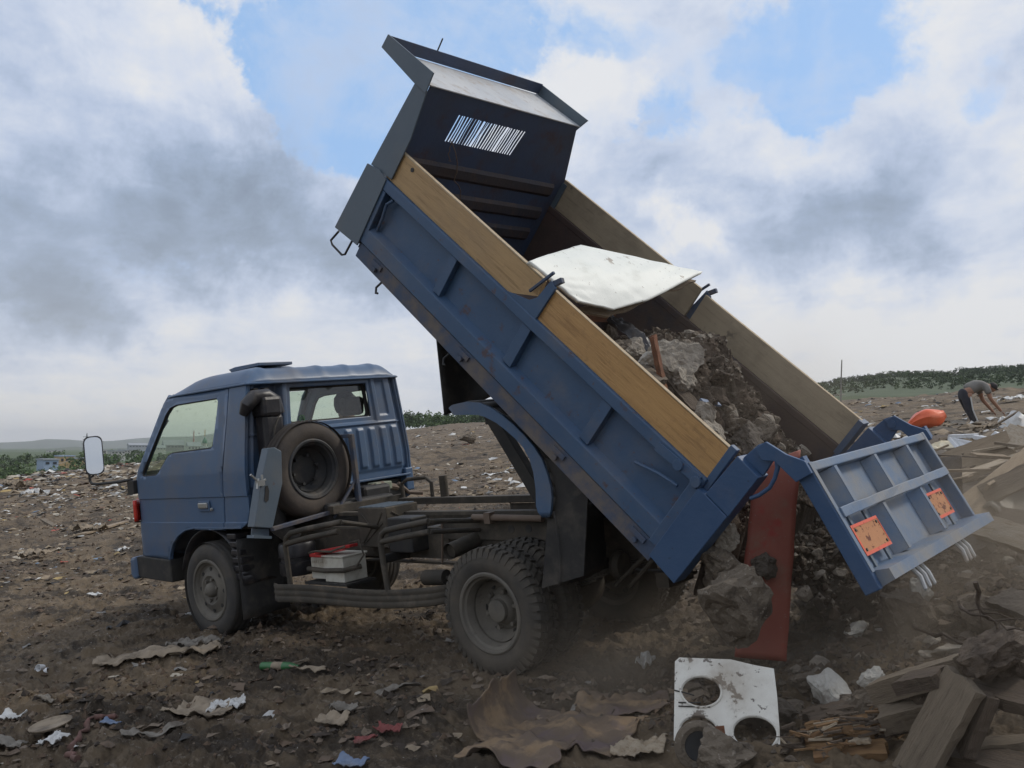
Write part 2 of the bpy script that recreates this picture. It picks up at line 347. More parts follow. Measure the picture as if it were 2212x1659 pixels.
woodrot = wood('rotten_orange_wood', (.15, .08, .035), (.25, .145, .06), (.05, .035, .025))
whiteenam = mat('dirty_white_enamel', (.70, .68, .61), (.60, .57, .50), 4, .35, .03, 30, spots=[((.33, .28, .22), 2.2, .56, .78, .6), ((.085, .064, .047), 5, .585, .62, .95), ((.09, .07, .055), 22, .62, .655, .9), ((.30, .24, .17), 2.5, .50, .66, .5)])
whitepl = mat('white_plastic', (.60, .60, .58), (.50, .49, .46), 10, .5, .2, 20, spots=[((.26, .21, .16), 5, .5, .75, .6)])
tanpl = mat('dirty_tan_sheet', (.30, .24, .17), (.22, .175, .125), 6, .8, .4, 20, spots=[((.10, .08, .06), 9, .5, .7, .7)])
greycl = mat('muddy_grey_cloth', (.22, .20, .17), (.16, .14, .115), 6, .9, .5, 25, spots=[((.08, .062, .048), 6, .5, .7, .7)])
bluepl = mat('blue_plastic', (.12, .17, .27), (.18, .22, .29), 6, .6, .3, 20, spots=[((.12, .10, .08), 7, .5, .7, .7)])
redcl = mat('red_cloth', (.22, .06, .055), (.16, .055, .05), 6, .85, .4, 25, spots=[((.11, .085, .065), 7, .5, .7, .7)])
orangepl = mat('orange_plastic', (.80, .13, .045), (.85, .22, .10), 5, .35, .3, 15, spots=[((.85, .55, .40), 5, .6, .7, .5)])
orangeplate = mat('weathered_orange_plate', (.42, .17, .06), (.46, .20, .08), 5, .7, .05, 30, spots=[((.10, .03, .025), 24, .565, .60, .85), ((.52, .26, .10), 9, .5, .7, .4)])
orangeedge = mat('fluorescent_orange_edge', (.72, .10, .045), (.66, .11, .055), 8, .6, .05, 30, spots=[((.30, .06, .03), 40, .62, .68, .6)])
greenpl = mat('green_plastic', (.035, .13, .045), (.05, .17, .06), 6, .4, .1, 20, spots=[((.11, .085, .065), 5, .52, .7, .75)])
lino = mat('ochre_linoleum', (.24, .165, .095), (.19, .135, .09), 4, .8, .3, 25, spots=[((.12, .09, .068), 5, .42, .56, .9), ((.12, .09, .11), 4, .55, .7, .5)])
alum = mat('white_window_frame_plastic', (.66, .67, .68), (.60, .61, .62), 6, .4, 0, spots=[((.3, .26, .2), 6, .55, .8, .5)])
foam = mat('yellowed_foam', (.62, .52, .34), (.70, .64, .50), 8, .9, .6, 20)
redlens = mat('red_lamp_lens', (.55, .035, .02), (.62, .05, .03), 20, .25)
chrome = mat('mirror_glass', (.62, .65, .68), None, 4, .04, metal=1.)
handle_m = mat('grey_metal_handle', (.42, .42, .40), None, 10, .35, metal=.7)
battw = mat('dirty_white_battery_case', (.55, .53, .46), (.46, .43, .36), 7, .5, .1, 20, spots=[((.20, .15, .10), 7, .52, .75, .6)])
battr = mat('red_battery_lid', (.50, .03, .03), (.42, .03, .03), 8, .4, spots=[((.1, .07, .05), 8, .55, .75, .5)])
brass = mat('dusty_brown_pipe', (.13, .09, .065), (.17, .125, .09), 6, .7, .1)
cabin = mat('dark_grey_trim', (.035, .035, .037), (.045, .044, .042), 8, .8)
seatm = mat('grey_seat_fabric', (.05, .05, .055), (.07, .068, .066), 14, .9, .2)
skin = mat('skin', (.33, .17, .105), (.29, .15, .09), 8, .6)
hair = mat('dark_hair', (.015, .012, .011), None, 8, .7)
shirt = mat('grey_shirt_cloth', (.21, .20, .18), (.17, .16, .145), 8, .9, .2, 25)
trous = mat('navy_track_trousers', (.022, .024, .035), (.032, .032, .042), 8, .85, .2, 25)
whitestr = mat('white_stripe', (.6, .6, .58), None, 5, .8)
jacket = mat('dark_jacket', (.02, .02, .024), None, 5, .9)
glassm = bpy.data.materials.new('tinted_window_glass'); glassm.use_nodes = True
Ng = NT(glassm.node_tree); Ng.n.clear()
tr = Ng.new('ShaderNodeBsdfTransparent'); tr.inputs[0].default_value = (.83, .90, .80, 1)
gl = Ng.new('ShaderNodeBsdfGlossy'); gl.inputs['Roughness'].default_value = .03; gl.inputs[0].default_value = (.9, .9, .9, 1)
df = Ng.new('ShaderNodeBsdfDiffuse'); df.inputs[0].default_value = (.35, .32, .26, 1)
co = Ng.new('ShaderNodeTexCoord').outputs['Object']
s1 = Ng.new('ShaderNodeMixShader'); Ng.put(s1.inputs[0], Ng.math('ADD', .05, Ng.math('MULTIPLY', Ng.step(Ng.noise(co, 28, 4), .66, .72), .35))); Ng.l.new(tr.outputs[0], s1.inputs[1]); Ng.l.new(df.outputs[0], s1.inputs[2])
s2 = Ng.new('ShaderNodeMixShader'); s2.inputs[0].default_value = .07
Ng.l.new(s1.outputs[0], s2.inputs[1]); Ng.l.new(gl.outputs[0], s2.inputs[2])
Ng.l.new(s2.outputs[0], Ng.new('ShaderNodeOutputMaterial').inputs[0])

# ground material: damp mud, dry crust, flecks of crushed rubbish
mud = bpy.data.materials.new('tip_mud'); mud.use_nodes = True
G = NT(mud.node_tree); gp = G.n['Principled BSDF']
gc = G.new('ShaderNodeTexCoord').outputs['Object']
mpg = G.new('ShaderNodeMapping'); mpg.inputs['Scale'].default_value = (.55, 1.3, 1); G.l.new(gc, mpg.inputs[0]); gs = mpg.outputs[0]
c = G.mix(G.step(G.noise(gs, .5, 7, .6), .35, .65), (.100, .070, .041), (.168, .122, .074))
c = G.mix(G.math('MULTIPLY', G.step(G.noise(gs, 3.2, 8, .7), .46, .66), .7), c, (.24, .178, .112))
c = G.mix(G.math('MULTIPLY', G.step(G.noise(gs, 1.5, 8, .7), .47, .60), .85), c, (.034, .024, .015))
c = G.mix(G.math('MULTIPLY', G.step(G.noise(gs, 22, 6, .7), .57, .67), .55), c, (.27, .215, .15))
dist = G.vmath('DISTANCE', gc, tuple(CAM)) if False else None
c = G.mix(G.math('MULTIPLY', G.step(G.noise(gs, 7.5, 6, .75), .60, .66), .5), c, (.30, .26, .21))
c = G.mix(G.math('MULTIPLY', G.step(G.noise(gc, 34, 3, .6), .70, .72), .8), c, (.42, .40, .37))
sepg = G.new('ShaderNodeSeparateXYZ'); G.l.new(G.new('ShaderNodeNewGeometry').outputs['Position'], sepg.inputs[0])
att = G.new('ShaderNodeAttribute'); att.attribute_name = 'veg'
green = G.mix(G.noise(gc, .35, 6, .7), (.035, .065, .018), (.075, .10, .035))
c = G.mix(att.outputs['Fac'], c, green)
G.l.new(c, gp.inputs['Base Color']); gp.inputs['Roughness'].default_value = .92
b = G.new('ShaderNodeBump'); b.inputs['Strength'].default_value = 1.0; b.inputs['Distance'].default_value = .035
G.l.new(G.noise(gs, 26, 10, .78), b.inputs['Height']); G.l.new(b.outputs[0], gp.inputs['Normal'])

# ------------------------------------------------------------------ ground: one polar sheet from under the camera to the horizon
PLAIN = -4.5
def edge_r(a):                                           # reach of the plateau by bearing; a = angle right of the view axis
    px = CX + F*np.tan(np.clip(a, -1.2, 1.2))
    return np.interp(px, [-2000, 0, 300, 600, 900, 1300, 1700, 2200, 4000], [95, 112, 120, 150, 190, 150, 78, 60, 60])
def build_ground():
    a = np.concatenate([np.linspace(-PI, -.62, 50, endpoint=False), np.linspace(-.62, .62, 860), np.linspace(.62, PI, 50)[1:]])
    r = np.concatenate([np.geomspace(.3, 3.4, 14, endpoint=False), np.geomspace(3.4, 15, 330, endpoint=False), np.geomspace(15, 210, 230, endpoint=False), np.geomspace(210, 9000, 60)])
    A, R = np.meshgrid(a, r, indexing='xy')
    th = A - YAW                                          # bearing in plan: right of +Y
    dx, dy = np.sin(th), np.cos(th)
    X = CAM.x + R*dx; Y = CAM.y + R*dy
    E = edge_r(A)*(1+.12*(fbm(A*9, A*0+3, 81, 3)-.5)*2)
    w = sm(R, E, E*1.22)
    Z = ground_local(X, Y)
    S = np.array(SITE)
    P = np.stack([X, Y, Z, np.ones_like(X)], -1) @ S.T
    Zp = PLAIN + (fbm(X*.01, Y*.01, 91, 3)-.5)*3*sm(R, 150, 500)
    PX = CX + F*np.tan(np.clip(A, -1.2, 1.2))
    rise = np.interp(PX, [-3000, 500, 900, 1300, 1700, 2300, 4000], [0, 0, 7.5, 10, 13, 17, 17])
    # ground beyond the edge climbs on the right to the wooded ridge
    Zp = Zp + rise*sm(R, 90, 330)*sm(R, 2600, 900) + sm(PX, 1500, 1900)*sm(R, 90, 60)*3.0
    Q = np.stack([X, Y, Zp], -1)
    W = P[..., :3]*(1-w[..., None]) + Q*w[..., None]
    n0, n1 = A.shape
    me = bpy.data.meshes.new('ground'); me.vertices.add(n0*n1); me.vertices.foreach_set('co', W.reshape(-1, 3).ravel())
    i, j = np.meshgrid(np.arange(n0-1), np.arange(n1-1), indexing='ij')
    q = np.stack([i*n1+j, i*n1+j+1, (i+1)*n1+j+1, (i+1)*n1+j], -1).reshape(-1, 4)
    q2 = np.stack([np.arange(n0-1)*n1+n1-1, np.arange(n0-1)*n1, (np.arange(n0-1)+1)*n1, (np.arange(n0-1)+1)*n1+n1-1], -1)
    q = q[:, ::1]
    me.loops.add(len(q)*4); me.loops.foreach_set('vertex_index', q.ravel().astype(np.int32))
    me.polygons.add(len(q)); me.polygons.foreach_set('loop_start', (np.arange(len(q))*4).astype(np.int32)); me.polygons.foreach_set('use_smooth', np.ones(len(q), bool))
    me.materials.append(mud); me.update(); me.validate()
    at_ = me.attributes.new('veg', 'FLOAT', 'POINT')
    veg = w*1.0; at_.data.foreach_set('value', veg.ravel().astype(np.float32))
    o = bpy.data.objects.new('ground', me); COL.objects.link(o); tag(o, kind='structure')
build_ground()
#@@STRUCT@@

# ------------------------------------------------------------------ the truck
truck = thing('dump_truck', 'dusty blue flatbed dump truck with its bed raised, tipping rubble out under the open tailgate', 'dump truck')
BELT = 1.30
def tumble(z):                                           # inward lean of the cab side by height
    z = max(z, .55); s = .085*max(0, (z-BELT)/.68)**1.15
    s += .012*max(0, (.75-z)/.2) if z < .75 else 0
    if .915 < z < 1.115: s += .010
    return s
def corner(x): return 0 if x > -.98 else .11*min(1.2, ((-.98-x)/.17))**2*.6
def sidemap(x, z, y0, sg): return (x, y0+sg*(tumble(z)+corner(x)), z)
def sidepanel(name, outer, holes, off, mats, thick=.012, far=False, zs=(), xs=(), parent=truck, bevel=0, smooth=35):
    """sheet-metal panel in the cab's side plane, cut along zs and xs so that it follows the curve of the side"""
    bm = bmesh.new(); loops = [outer]+holes; vs = []
    for L in loops: vs += [bm.verts.new((a, 0, b)) for a, b in L]
    for t in tessellate_polygon([[Vector((a, b, 0)) for a, b in L] for L in loops]):
        try: bm.faces.new([vs[k] for k in t])
        except ValueError: pass
    for z in list(zs)+[.912,.918,1.112,1.118]+[.6+.04*k for k in range(35)]:
        bmesh.ops.bisect_plane(bm, geom=bm.verts[:]+bm.edges[:]+bm.faces[:], plane_co=(0, 0, z), plane_no=(0, 0, 1))
    for x in list(xs)+[-1.1,-1.06,-1.02,-.98]+[-.92+.06*k for k in range(27)]:
        bmesh.ops.bisect_plane(bm, geom=bm.verts[:]+bm.edges[:]+bm.faces[:], plane_co=(x, 0, 0), plane_no=(1, 0, 0))
    y0, sg = (1.69+off, -1) if far else (0-off, 1)
    for v in bm.verts: v.co = Vector(sidemap(v.co.x, v.co.z, y0, sg))
    bmesh.ops.recalc_face_normals(bm, faces=bm.faces)
    n = sum((f.normal*f.calc_area() for f in bm.faces), Vector())
    if n.y*sg > 0: bmesh.ops.reverse_faces(bm, faces=bm.faces)
    me = bpy.data.meshes.new(name); bm.to_mesh(me); bm.free(); me.materials.append(mats)
    me.polygons.foreach_set('use_smooth', [True]*len(me.polygons))
    try: me.set_sharp_from_angle(angle=math.radians(smooth))
    except Exception: pass
    return add(name, me, None, parent, solid=thick, bevel=bevel)
def rr(x0, z0, x1, z1, r, n=5):
    o = []
    for cx, cz, a0 in ((x1-r, z1-r, 0), (x0+r, z1-r, 90), (x0+r, z0+r, 180), (x1-r, z0+r, 270)):
        for k in range(n+1): a = math.radians(a0+90*k/n); o.append((cx+r*math.cos(a), cz+r*math.sin(a)))
    return o
# window opening of the door: straight sill, dropped quarter at the front
WIN = [(.262,1.86),(.235,1.895),(-.39,1.893),(-.49,1.875),(-.56,1.82),(-.93,1.345),(-.925,1.318),(-.895,1.312),(-.70,1.315),(-.655,1.335),(-.50,1.47),(-.43,1.488),(-.1,1.494),(.165,1.500),(.195,1.52)]
arch = [(-.615,.60),(-.585,.66),(-.52,.74),(-.42,.81),(-.30,.855),(-.15,.872),(.10,.872),(.284,.872)]
doorpoly = [(-1.085,.625)] + arch[:] + [(.29,.90),(.335,1.30),(.385,1.70),(.405,1.955),(-.46,1.955),(-.56,1.93),(-.635,1.875),(-1.02,1.345),(-1.06,1.26),(-1.075,.95)]
backp = [(.300,.872),(.53,.872),(.60,.90),(.645,1.0),(.645,1.98),(.415,1.975),(.396,1.70),(.346,1.30),(.301,.90)]
full = [(-1.10,.62)]+arch+[(.53,.875),(.60,.90),(.64,1.0),(.64,1.97),(-.48,1.985),(-.615,1.93),(-1.07,1.34),(-1.10,1.26)]
for far in (False, True):
    sidepanel('cab_side', full, [[(x*1.0-.0, z) for x, z in WIN]], -.012, blue, .02, far)
    d = sidepanel('door', doorpoly, [WIN], .006, blue, .016, far, bevel=.004)
    sidepanel('rear_quarter_panel', backp, [], .006, blue, .016, far, bevel=.004)
    if not far: door = d
    y0, sg = (1.69, -1) if far else (0, 1)
    mb = MB(); mb.tube([sidemap(x, z, y0+sg*.004, sg) for x, z in WIN], .011, 6, closed=True); add('window_seal', mb, rubber, d, True)
    mb = MB(); P = [mb.pt(sidemap(x, z, y0+sg*.012, sg)) for x, z in WIN]
    for t in tessellate_polygon([[Vector((x, z, 0)) for x, z in WIN]]): mb.face([P[k] for k in t])
    add('window_pane', mb, glassm, d)
    # arch lip
    mb = MB(); mb.tube([sidemap(x, z, y0, sg) for x, z in arch+[(.40,.872),(.53,.875)]], .010, 6); add('arch_lip', mb, blue, truck, True)
mb = MB(); mb.box((-.035,-.028,1.030), (.095,-.004,1.075)); add('handle', mb, handle_m, door, bevel=.008)
mb = MB(); mb.box((-.05,-.010,1.005), (.11,-.003,1.088)); add('handle_recess', mb, blue, door, bevel=.003)
mb = MB(); mb.lathe([(.0,-.018),(.012,-.016),(.014,-.006)], (.14,0,1.02), 'y', 16); add('lock', mb, handle_m, door, True)
# grab handle inside the door window, by the pillar
mb = MB(); mb.tube([at(*q, y=.10) for q in ((337,935),(350,928),(362,909),(357,899),(352,897))], .011, 8); add('grab_handle', mb, cabin, truck, True)
# side marker lamp on the front corner
mb = MB(); mb.grid(lambda a, b: (-1.07-.085*a, -.005+.11*a*a, .925+.185*b), 6, 4); o = add('marker_lamp', mb, redlens, truck, True, solid=-.03)
# front panel, pillars, header
mb = MB(); mb.grid(lambda a, b: (-1.115-.05*math.sin(PI*a)-.035*(1-b), .05+1.59*a, .60+.72*b), 24, 8); add('front_panel', mb, blue, truck, True, solid=.02)
for y, s in ((.035, 1), (1.655, -1)):
    mb = MB(); mb.tube([(-1.12, y+.03*s, 1.27), (-1.08, y+.035*s, 1.36), (-.80, y+.06*s, 1.66), (-.64, y+.085*s, 1.90), (-.56, y+.09*s, 1.965)], .032, 10); add('windscreen_pillar', mb, blue, truck, True)
mb = MB(); mb.grid(lambda a, b: (-1.11+.60*b-.04*math.sin(PI*a), .10+1.49*a, 1.33+.62*b), 10, 6); add('windscreen', mb, glassm, truck, True)
# lower apron and bumper
mb = MB(); mb.prism([(-1.20,.60),(-1.10,.62),(-.60,.60),(-.60,.405),(-1.13,.425),(-1.22,.47)], .0, .25); add('step_well', mb, darkm, truck, bevel=.012)
mb = MB(); mb.prism([(-1.26,.60),(-1.17,.615),(-1.16,.42),(-1.22,.41),(-1.27,.47)], -.02, 1.71); add('front_bumper', mb, blue, truck, bevel=.02)
# roof
def roofpt(a, b):
    x = -.60+1.265*a; ins = .0 if a > .12 else .05*((.12-a)/.12)**2
    y0, y1 = .070+ins, 1.620-ins; y = y0+(y1-y0)*b
    e = 1-(1-min(1, min(y-y0, y1-y)/.16))**2.6
    f = 1-(1-min(1, a/.52))**2.1; r = (1-max(0, (a-.87)/.13)**2.4)
    zz = 1.966 + .128*f*r*e*(1 if a > .3 else .75+.25*a/.3)
    rb = max(0, math.sin((y-.20)/1.28*PI*9))**2 if .2 < y < 1.48 else 0
    return (x, y, zz + .011*rb*float(sm(a, .45, .85))*(1 if a < .93 else max(0, (1-a)/.07)))
mb = MB(); mb.grid(roofpt, 60, 120)
roof = add('roof', mb, blue, truck, True, solid=.008)
mb = MB(); mb.tube([(-.59,.115,1.958), (-.42,.075,1.968), (0,.066,1.968), (.645,.066,1.966), (.662,.10,1.966), (.662,1.6,1.966), (.645,1.624,1.966), (0,1.624,1.968), (-.4,1.61,1.966)], .009, 6); add('rain_gutter', mb, blue, roof, True)
_hp = at(556, 789, y=.42); mb = MB(); mb.prism([(_hp.x-.20,_hp.z-.035),(_hp.x+.20,_hp.z-.02),(_hp.x+.20,_hp.z+.004),(_hp.x-.14,_hp.z+.004),(_hp.x-.24,_hp.z-.008)], .30, .62); add('roof_hatch', mb, blue, roof, bevel=.004)
# rear wall: pressed sheet with recess for the snorkel, ribs and a window
WY0, WY1, WZ0, WZ1 = .455, 1.315, 1.632, 1.925
def rearx(y, z):
    x = .655
    if .09 < y < .375: x -= .075*float(sm(y, .09, .12)*sm(y, .375, .34))*float(sm(z, 2.01, 1.93))
    x -= .03*float(sm(y, .12, .07)) + .03*float(sm(y, 1.57, 1.62))
    fr = min(y-(WY0-.05), (WY1+.05)-y, z-(WZ0-.05), (WZ1+.05)-z); x -= .016*float(sm(fr, 0, .018))
    if 1.395 < y < 1.515: x -= .014*float(sm(y, 1.395, 1.41)*sm(y, 1.515, 1.50)*sm(z, 1.63, 1.65)*sm(z, 1.95, 1.93))
    for k in range(5):
        c = 1.0+k*.128+.02; w = .045
        x += .016*float(sm(abs(y-c), w, w-.018)*sm(z, 1.185, 1.21)*sm(z, 1.545, 1.52))
    x += .012*float(sm(z, 1.585, 1.575)*sm(z, 1.56, 1.567))
    x -= .012*float(sm(z, 1.18, 1.15)); 
    return x - .012*max(0, (z-1.3)/.7)
mb = MB()
def rear_pt(a, b):
    y = .012+1.666*a; z = 1.0+.985*b; t = tumble(z)
    yy = t + (1.69-2*t)*a
    return (rearx(y, z), yy, z)
def rkeep(a, b):
    y = .012+1.666*a; z = 1.0+.985*b
    if WY0 < y < WY1 and WZ0 < z < WZ1: return False
    return not (z < 1.10 and y > .45)
mb.grid(rear_pt, 200, 110, rkeep); rearw = add('rear_wall', mb, blue, truck, True, solid=.012)
rw = lambda y, z, dx=0: (rearx(WY0-.1, z)+dx-.03, tumble(z) + (1.69-2*tumble(z))*(y-.012)/1.666, z)
mb = MB(); mb.tube([rw(y, z, .012) for y, z in rr(WY0, WZ0, WY1, WZ1, .05)], .017, 8, closed=True); add('rear_window_seal', mb, rubber, rearw, True)
mb = MB(); P = [mb.pt(rw(y, z, .004)) for y, z in rr(WY0, WZ0, WY1, WZ1, .05)]; mb.face(P); add('rear_window_pane', mb, glassm, rearw)
mb = MB(); mb.lathe([(.028,0),(.028,.002),(.022,.002),(.022,0)], rw(.60, 1.668, .014), 'x', 20, True); mb.tube([rw(.585,1.66,.016), rw(.60,1.676,.016), rw(.615,1.66,.016)], .003, 4); mb.tube([rw(.585,1.676,.016), rw(.60,1.66,.016), rw(.615,1.676,.016)], .003, 4)
add('round_window_sticker', mb, greenpl, rearw)
mb = MB(); mb.box((.60,.45,1.085), (.68,1.66,1.103)); add('rear_wall_flange', mb, blue, truck, bevel=.004)
mb = MB(); mb.prism([(.40,.95),(.67,.95),(.67,1.15),(.40,1.15)], 1.60, 1.69); add('rear_skirt', mb, blue, truck, bevel=.01); mb = MB(); mb.prism([(.36,.90),(.62,.90),(.64,1.02),(.36,1.02)], 0.02, .06); add('rear_skirt', mb, blue, truck, bevel=.01)
# cab floor, firewall, seats
mb = MB(); mb.box((-1.1,.03,1.0), (.60,1.66,1.06)); mb.box((-.5,.05,.86), (.60,1.64,1.0)); add('cab_floor', mb, darkm, truck)
mb = MB(); mb.prism([(-1.09,1.06),(-.80,1.06),(-.72,1.26),(-.80,1.36),(-1.0,1.355),(-1.08,1.30)], .06, 1.63); add('dashboard', mb, cabin, truck, bevel=.02)
mb = MB(); mb.lathe([(.20,-.010),(.212,0),(.20,.010),(.188,0)], (0,0,0), 'z', 28, True); mb.beam((-.19,0,0),(.19,0,0),.03,.015); mb.tube([(0,0,0),(0,0,-.30)],.02)
mb.v = [Matrix.Translation((-.58,1.22,1.42)) @ (Matrix.Rotation(math.radians(-30), 4, 'Y') @ p) for p in mb.v]; add('steering_wheel', mb, cabin, truck, True)
for y, w in ((.42,.44), (1.24,.46)):
    mb = MB(); mb.box((-.25,y-w/2,1.08), (.22,y+w/2,1.22)); s_ = add('seat', mb, seatm, truck, bevel=.04)
    mb = MB(); mb.prism([(.17,1.16),(.28,1.16),(.36,1.62),(.28,1.64)], y-w/2, y+w/2); add('seat_back', mb, seatm, s_, bevel=.035)
    if y > 1: 
        mb = MB(); mb.prism([(.29,1.66),(.36,1.66),(.38,1.82),(.31,1.83)], y-.02, y+.22); add('headrest', mb, seatm, s_, bevel=.03)
# door mirror on its arm
mir = at(202, 980, y=-.12)
mb = MB(); mb.tube([(-1.13,.0,1.295), (-1.25,-.05,1.283), (-1.54,-.12,1.278), (-1.62,-.13,1.285), (-1.655,-.13,1.31), (-1.66,-.13,1.43)], .013, 8); mb.tube([(-1.655,-.13,1.345), (-1.60,-.13,1.35), (-1.55,-.13,1.39)], .009, 6)
mirror = add('side_mirror', mb, darkm, truck, True)
mcen = at(203, 984, y=-.13); mn = Vector((.88,-.47,.035)).normalized(); ms = Vector((0,0,1)).cross(mn).normalized(); mu = mn.cross(ms)
def mirpts(w, h, o): return [mcen + ms*a + mu*b + mn*o for a, b in rr(-w*.84, -h*.98, w*.84, h*.98, .05, 4)]
mb = MB(); R0 = [mb.pt(p) for p in mirpts(.082,.163,-.055)]; R1 = [mb.pt(p) for p in mirpts(.094,.178,.0)]; R2 = [mb.pt(p) for p in mirpts(.094,.178,.012)]; R3 = [mb.pt(p) for p in mirpts(.084,.168,.012)]; R4 = [mb.pt(p) for p in mirpts(.084,.168,.006)]
n = len(R0); mb.face(R0)
for A, B in ((R0,R1),(R1,R2),(R2,R3),(R3,R4)):
    for k in range(n): mb.face((A[k], A[(k+1)%n], B[(k+1)%n], B[k]))
add('mirror_housing', mb, blackpl, mirror, 50)
mb = MB(); mb.face([mb.pt(p) for p in mirpts(.086,.170,.007)]); add('mirror_glass', mb, chrome, mirror)
mb = MB(); mb.box((-1.19,-.02,1.165), (-1.08,.03,1.285)); add('mirror_bracket', mb, darkm, truck, bevel=.006)
# air intake snorkel behind the cab
mb = MB(); 
mb.box((.62,.135,1.02), (.76,.315,1.72)); mb.box((.60,.12,1.70), (.78,.30,1.86)); add('air_intake', mb, blackpl, truck, bevel=.03)
mb = MB(); mb.tube([(.66,.02,1.735), (.70,.03,1.80), (.71,.09,1.855), (.71,.20,1.862), (.71,.28,1.82), (.71,.31,1.72)], [.035,.055,.06,.06,.055,.045], 12); add('intake_hood', mb, blackpl, truck, True)
mb = MB(); mb.tube([(.74,.30,1.75), (.76,.22,1.62), (.76,.18,1.50), (.74,.17,1.30)], .012, 6); mb.box((.60,.13,1.87), (.66,.17,1.93)); mb.box((.60,.23,1.87), (.66,.27,1.93)); add('intake_cable', mb, rubber, truck, True)
mb = MB(); mb.tube([(.70,.20,1.05), (.72,.20,.85), (.80,.30,.74)], .07, 12); add('intake_hose', mb, rubber, truck, True)

# ---- wheels
def wheel(name, c, R, rim, w, axis='y', out=-1, tm=tyre_m, rm=rim_m, lugs=False, deep=False, hubbed=True):
    """out = side of the visible face along the axis"""
    T = thing_part(name, c)
    h = w/2
    prof = [(rim, -h*.82), (rim+.02, -h*.95), (rim+(R-rim)*.45, -h*1.02), (R-.045, -h*.95), (R-.018, -h*.82), (R-.004, -h*.66), (R, -h*.3), (R, h*.3), (R-.004, h*.66), (R-.018, h*.82), (R-.045, h*.95), (rim+(R-rim)*.45, h*1.02), (rim+.02, h*.95), (rim, h*.82)]
    mb = MB(); mb.lathe(prof, c, axis, 64, True)
    def P(rad, off, a):
        ca, sa = rad*math.cos(a), rad*math.sin(a)
        return Vector(c)+Vector((ca, off, sa) if axis == 'y' else (off, ca, sa))
    if lugs:
        nl = 46
        for k in range(nl):
            for sd in (-1, 1):
                a0 = 2*PI*(k+(.5 if sd > 0 else 0))/nl; da = 2*PI/nl*.30
                q = []
                for (rad, off) in ((R-.05, sd*h*1.0), (R+.006, sd*h*.80), (R+.012, sd*h*.42), (R-.01, sd*h*.42)):
                    for a in (a0-da, a0+da): q.append(mb.pt(P(rad, off, a+ (sd*.02 if abs(off) < h*.6 else 0))))
                for f in ((0,1,3,2),(2,3,5,4),(4,5,7,6),(0,2,4,6),(1,7,5,3)): mb.face([q[i] for i in f])
            a0 = 2*PI*k/nl; da = 2*PI/nl*.34
            q = []
            for (rad, off) in ((R, -h*.28), (R+.011, -h*.24), (R+.011, h*.24), (R, h*.28)):
                for a in (a0-da, a0+da): q.append(mb.pt(P(rad, off, a+off*1.6)))
            for f in ((0,1,3,2),(2,3,5,4),(4,5,7,6)): mb.face([q[i] for i in f])
    else:
        for g in (-.45, -.15, .15, .45):
            mb.lathe([(R+.004, (g-.11)*w*.8), (R+.006, g*w*.8-.006), (R+.006, g*w*.8+.006), (R+.004, (g+.11)*w*.8)], c, axis, 64)
    add('tyre', mb, tm, T, 45)
    o = out
    mb = MB()
    lip = [(rim+.006, o*h*.80), (rim+.012, o*h*.93), (rim+.002, o*h*1.0), (rim-.012, o*h*.97), (rim-.018, o*h*.80), (rim-.030, o*h*.72)]
    if deep: pr = lip + [(rim-.040, o*h*.40), (rim-.052, -o*h*.10), (rim-.075, -o*h*.35), (.125, -o*h*.52), (.115, -o*h*.42), (.10, -o*h*.38), (.0, -o*h*.38)]
    else: pr = lip + [(rim-.035, o*h*.60), (rim-.05, o*h*.52), (.155, o*h*.62), (.135, o*h*.78), (.115, o*h*.82), (.09, o*h*.62), (.07, o*h*.58), (0, o*h*.58)]
    mb.lathe(pr, c, axis, 48)
    mb.lathe([(rim+.004, -o*h*.8), (rim-.03, -o*h*.7), (rim-.05, o*h*.3)], c, axis, 48)
    rimo = add('rim', mb, rm, T, 35)
    hub = MB()
    if deep: hub.lathe([(.10, -o*h*.4), (.088, -o*h*.1), (.070, o*h*.02), (.066, o*h*.28), (.045, o*h*.34), (0, o*h*.34)], c, axis, 28)
    else: hub.lathe([(.06, o*h*.55), (.055, o*h*.95), (.035, o*h*1.15), (0, o*h*1.18)], c, axis, 24)
    if hubbed: add('hub', hub, rm, rimo, 40)
    for k in range(6):
        a = 2*PI*(k+.25)/6; nb = MB(); rad = .112 if deep else .088
        q = P(rad, (-o*h*.36 if deep else o*h*.62), a); q2 = P(rad, (-o*h*.36+o*.03 if deep else o*h*.62+o*.022), a)
        nb.tube([q, q2], .014, 6); add('wheel_nut', nb, rm, rimo)
    for k in range(6 if deep else 8):
        a = 2*PI*(k+.0)/(6 if deep else 8); nb = MB(); rad = .150 if deep else .167
        q = P(rad, (-o*h*.44 if deep else o*h*.60), a); q2 = P(rad, (-o*h*.44+o*.004 if deep else o*h*.60+o*.004), a)
        nb.tube([q, q2], .020 if deep else .016, 12); add('rim_hole', nb, darkm, rimo)
    return T
def thing_part(name, c):
    o = bpy.data.objects.new(name, None); COL.objects.link(o); o.parent = truck; o.empty_display_size = .1; return o
WB = 3.029; RR = .385
wheel('front_wheel', (0,.075,.372), .377, .236, .185, tm=tyre_front)
wheel('front_wheel', (0,1.615,.372), .377, .236, .185, out=1, tm=tyre_front)
wheel('rear_wheel', (WB,.10,.380), RR-.008, .232, .20, lugs=True, deep=True)
wheel('rear_wheel', (WB,.345,.380), RR-.008, .232, .20, lugs=True, deep=True)
wheel('rear_wheel', (WB,1.345,.380), RR-.008, .232, .20, out=1, lugs=True, deep=True)
wheel('rear_wheel', (WB,1.59,.380), RR-.008, .232, .20, out=1, lugs=True, deep=True)
sp_c = (.80,.45,1.262)
wheel('spare_wheel', sp_c, .372, .225, .20, axis='x', out=1, tm=spare_m, rm=rim_dark, deep=True, hubbed=False)

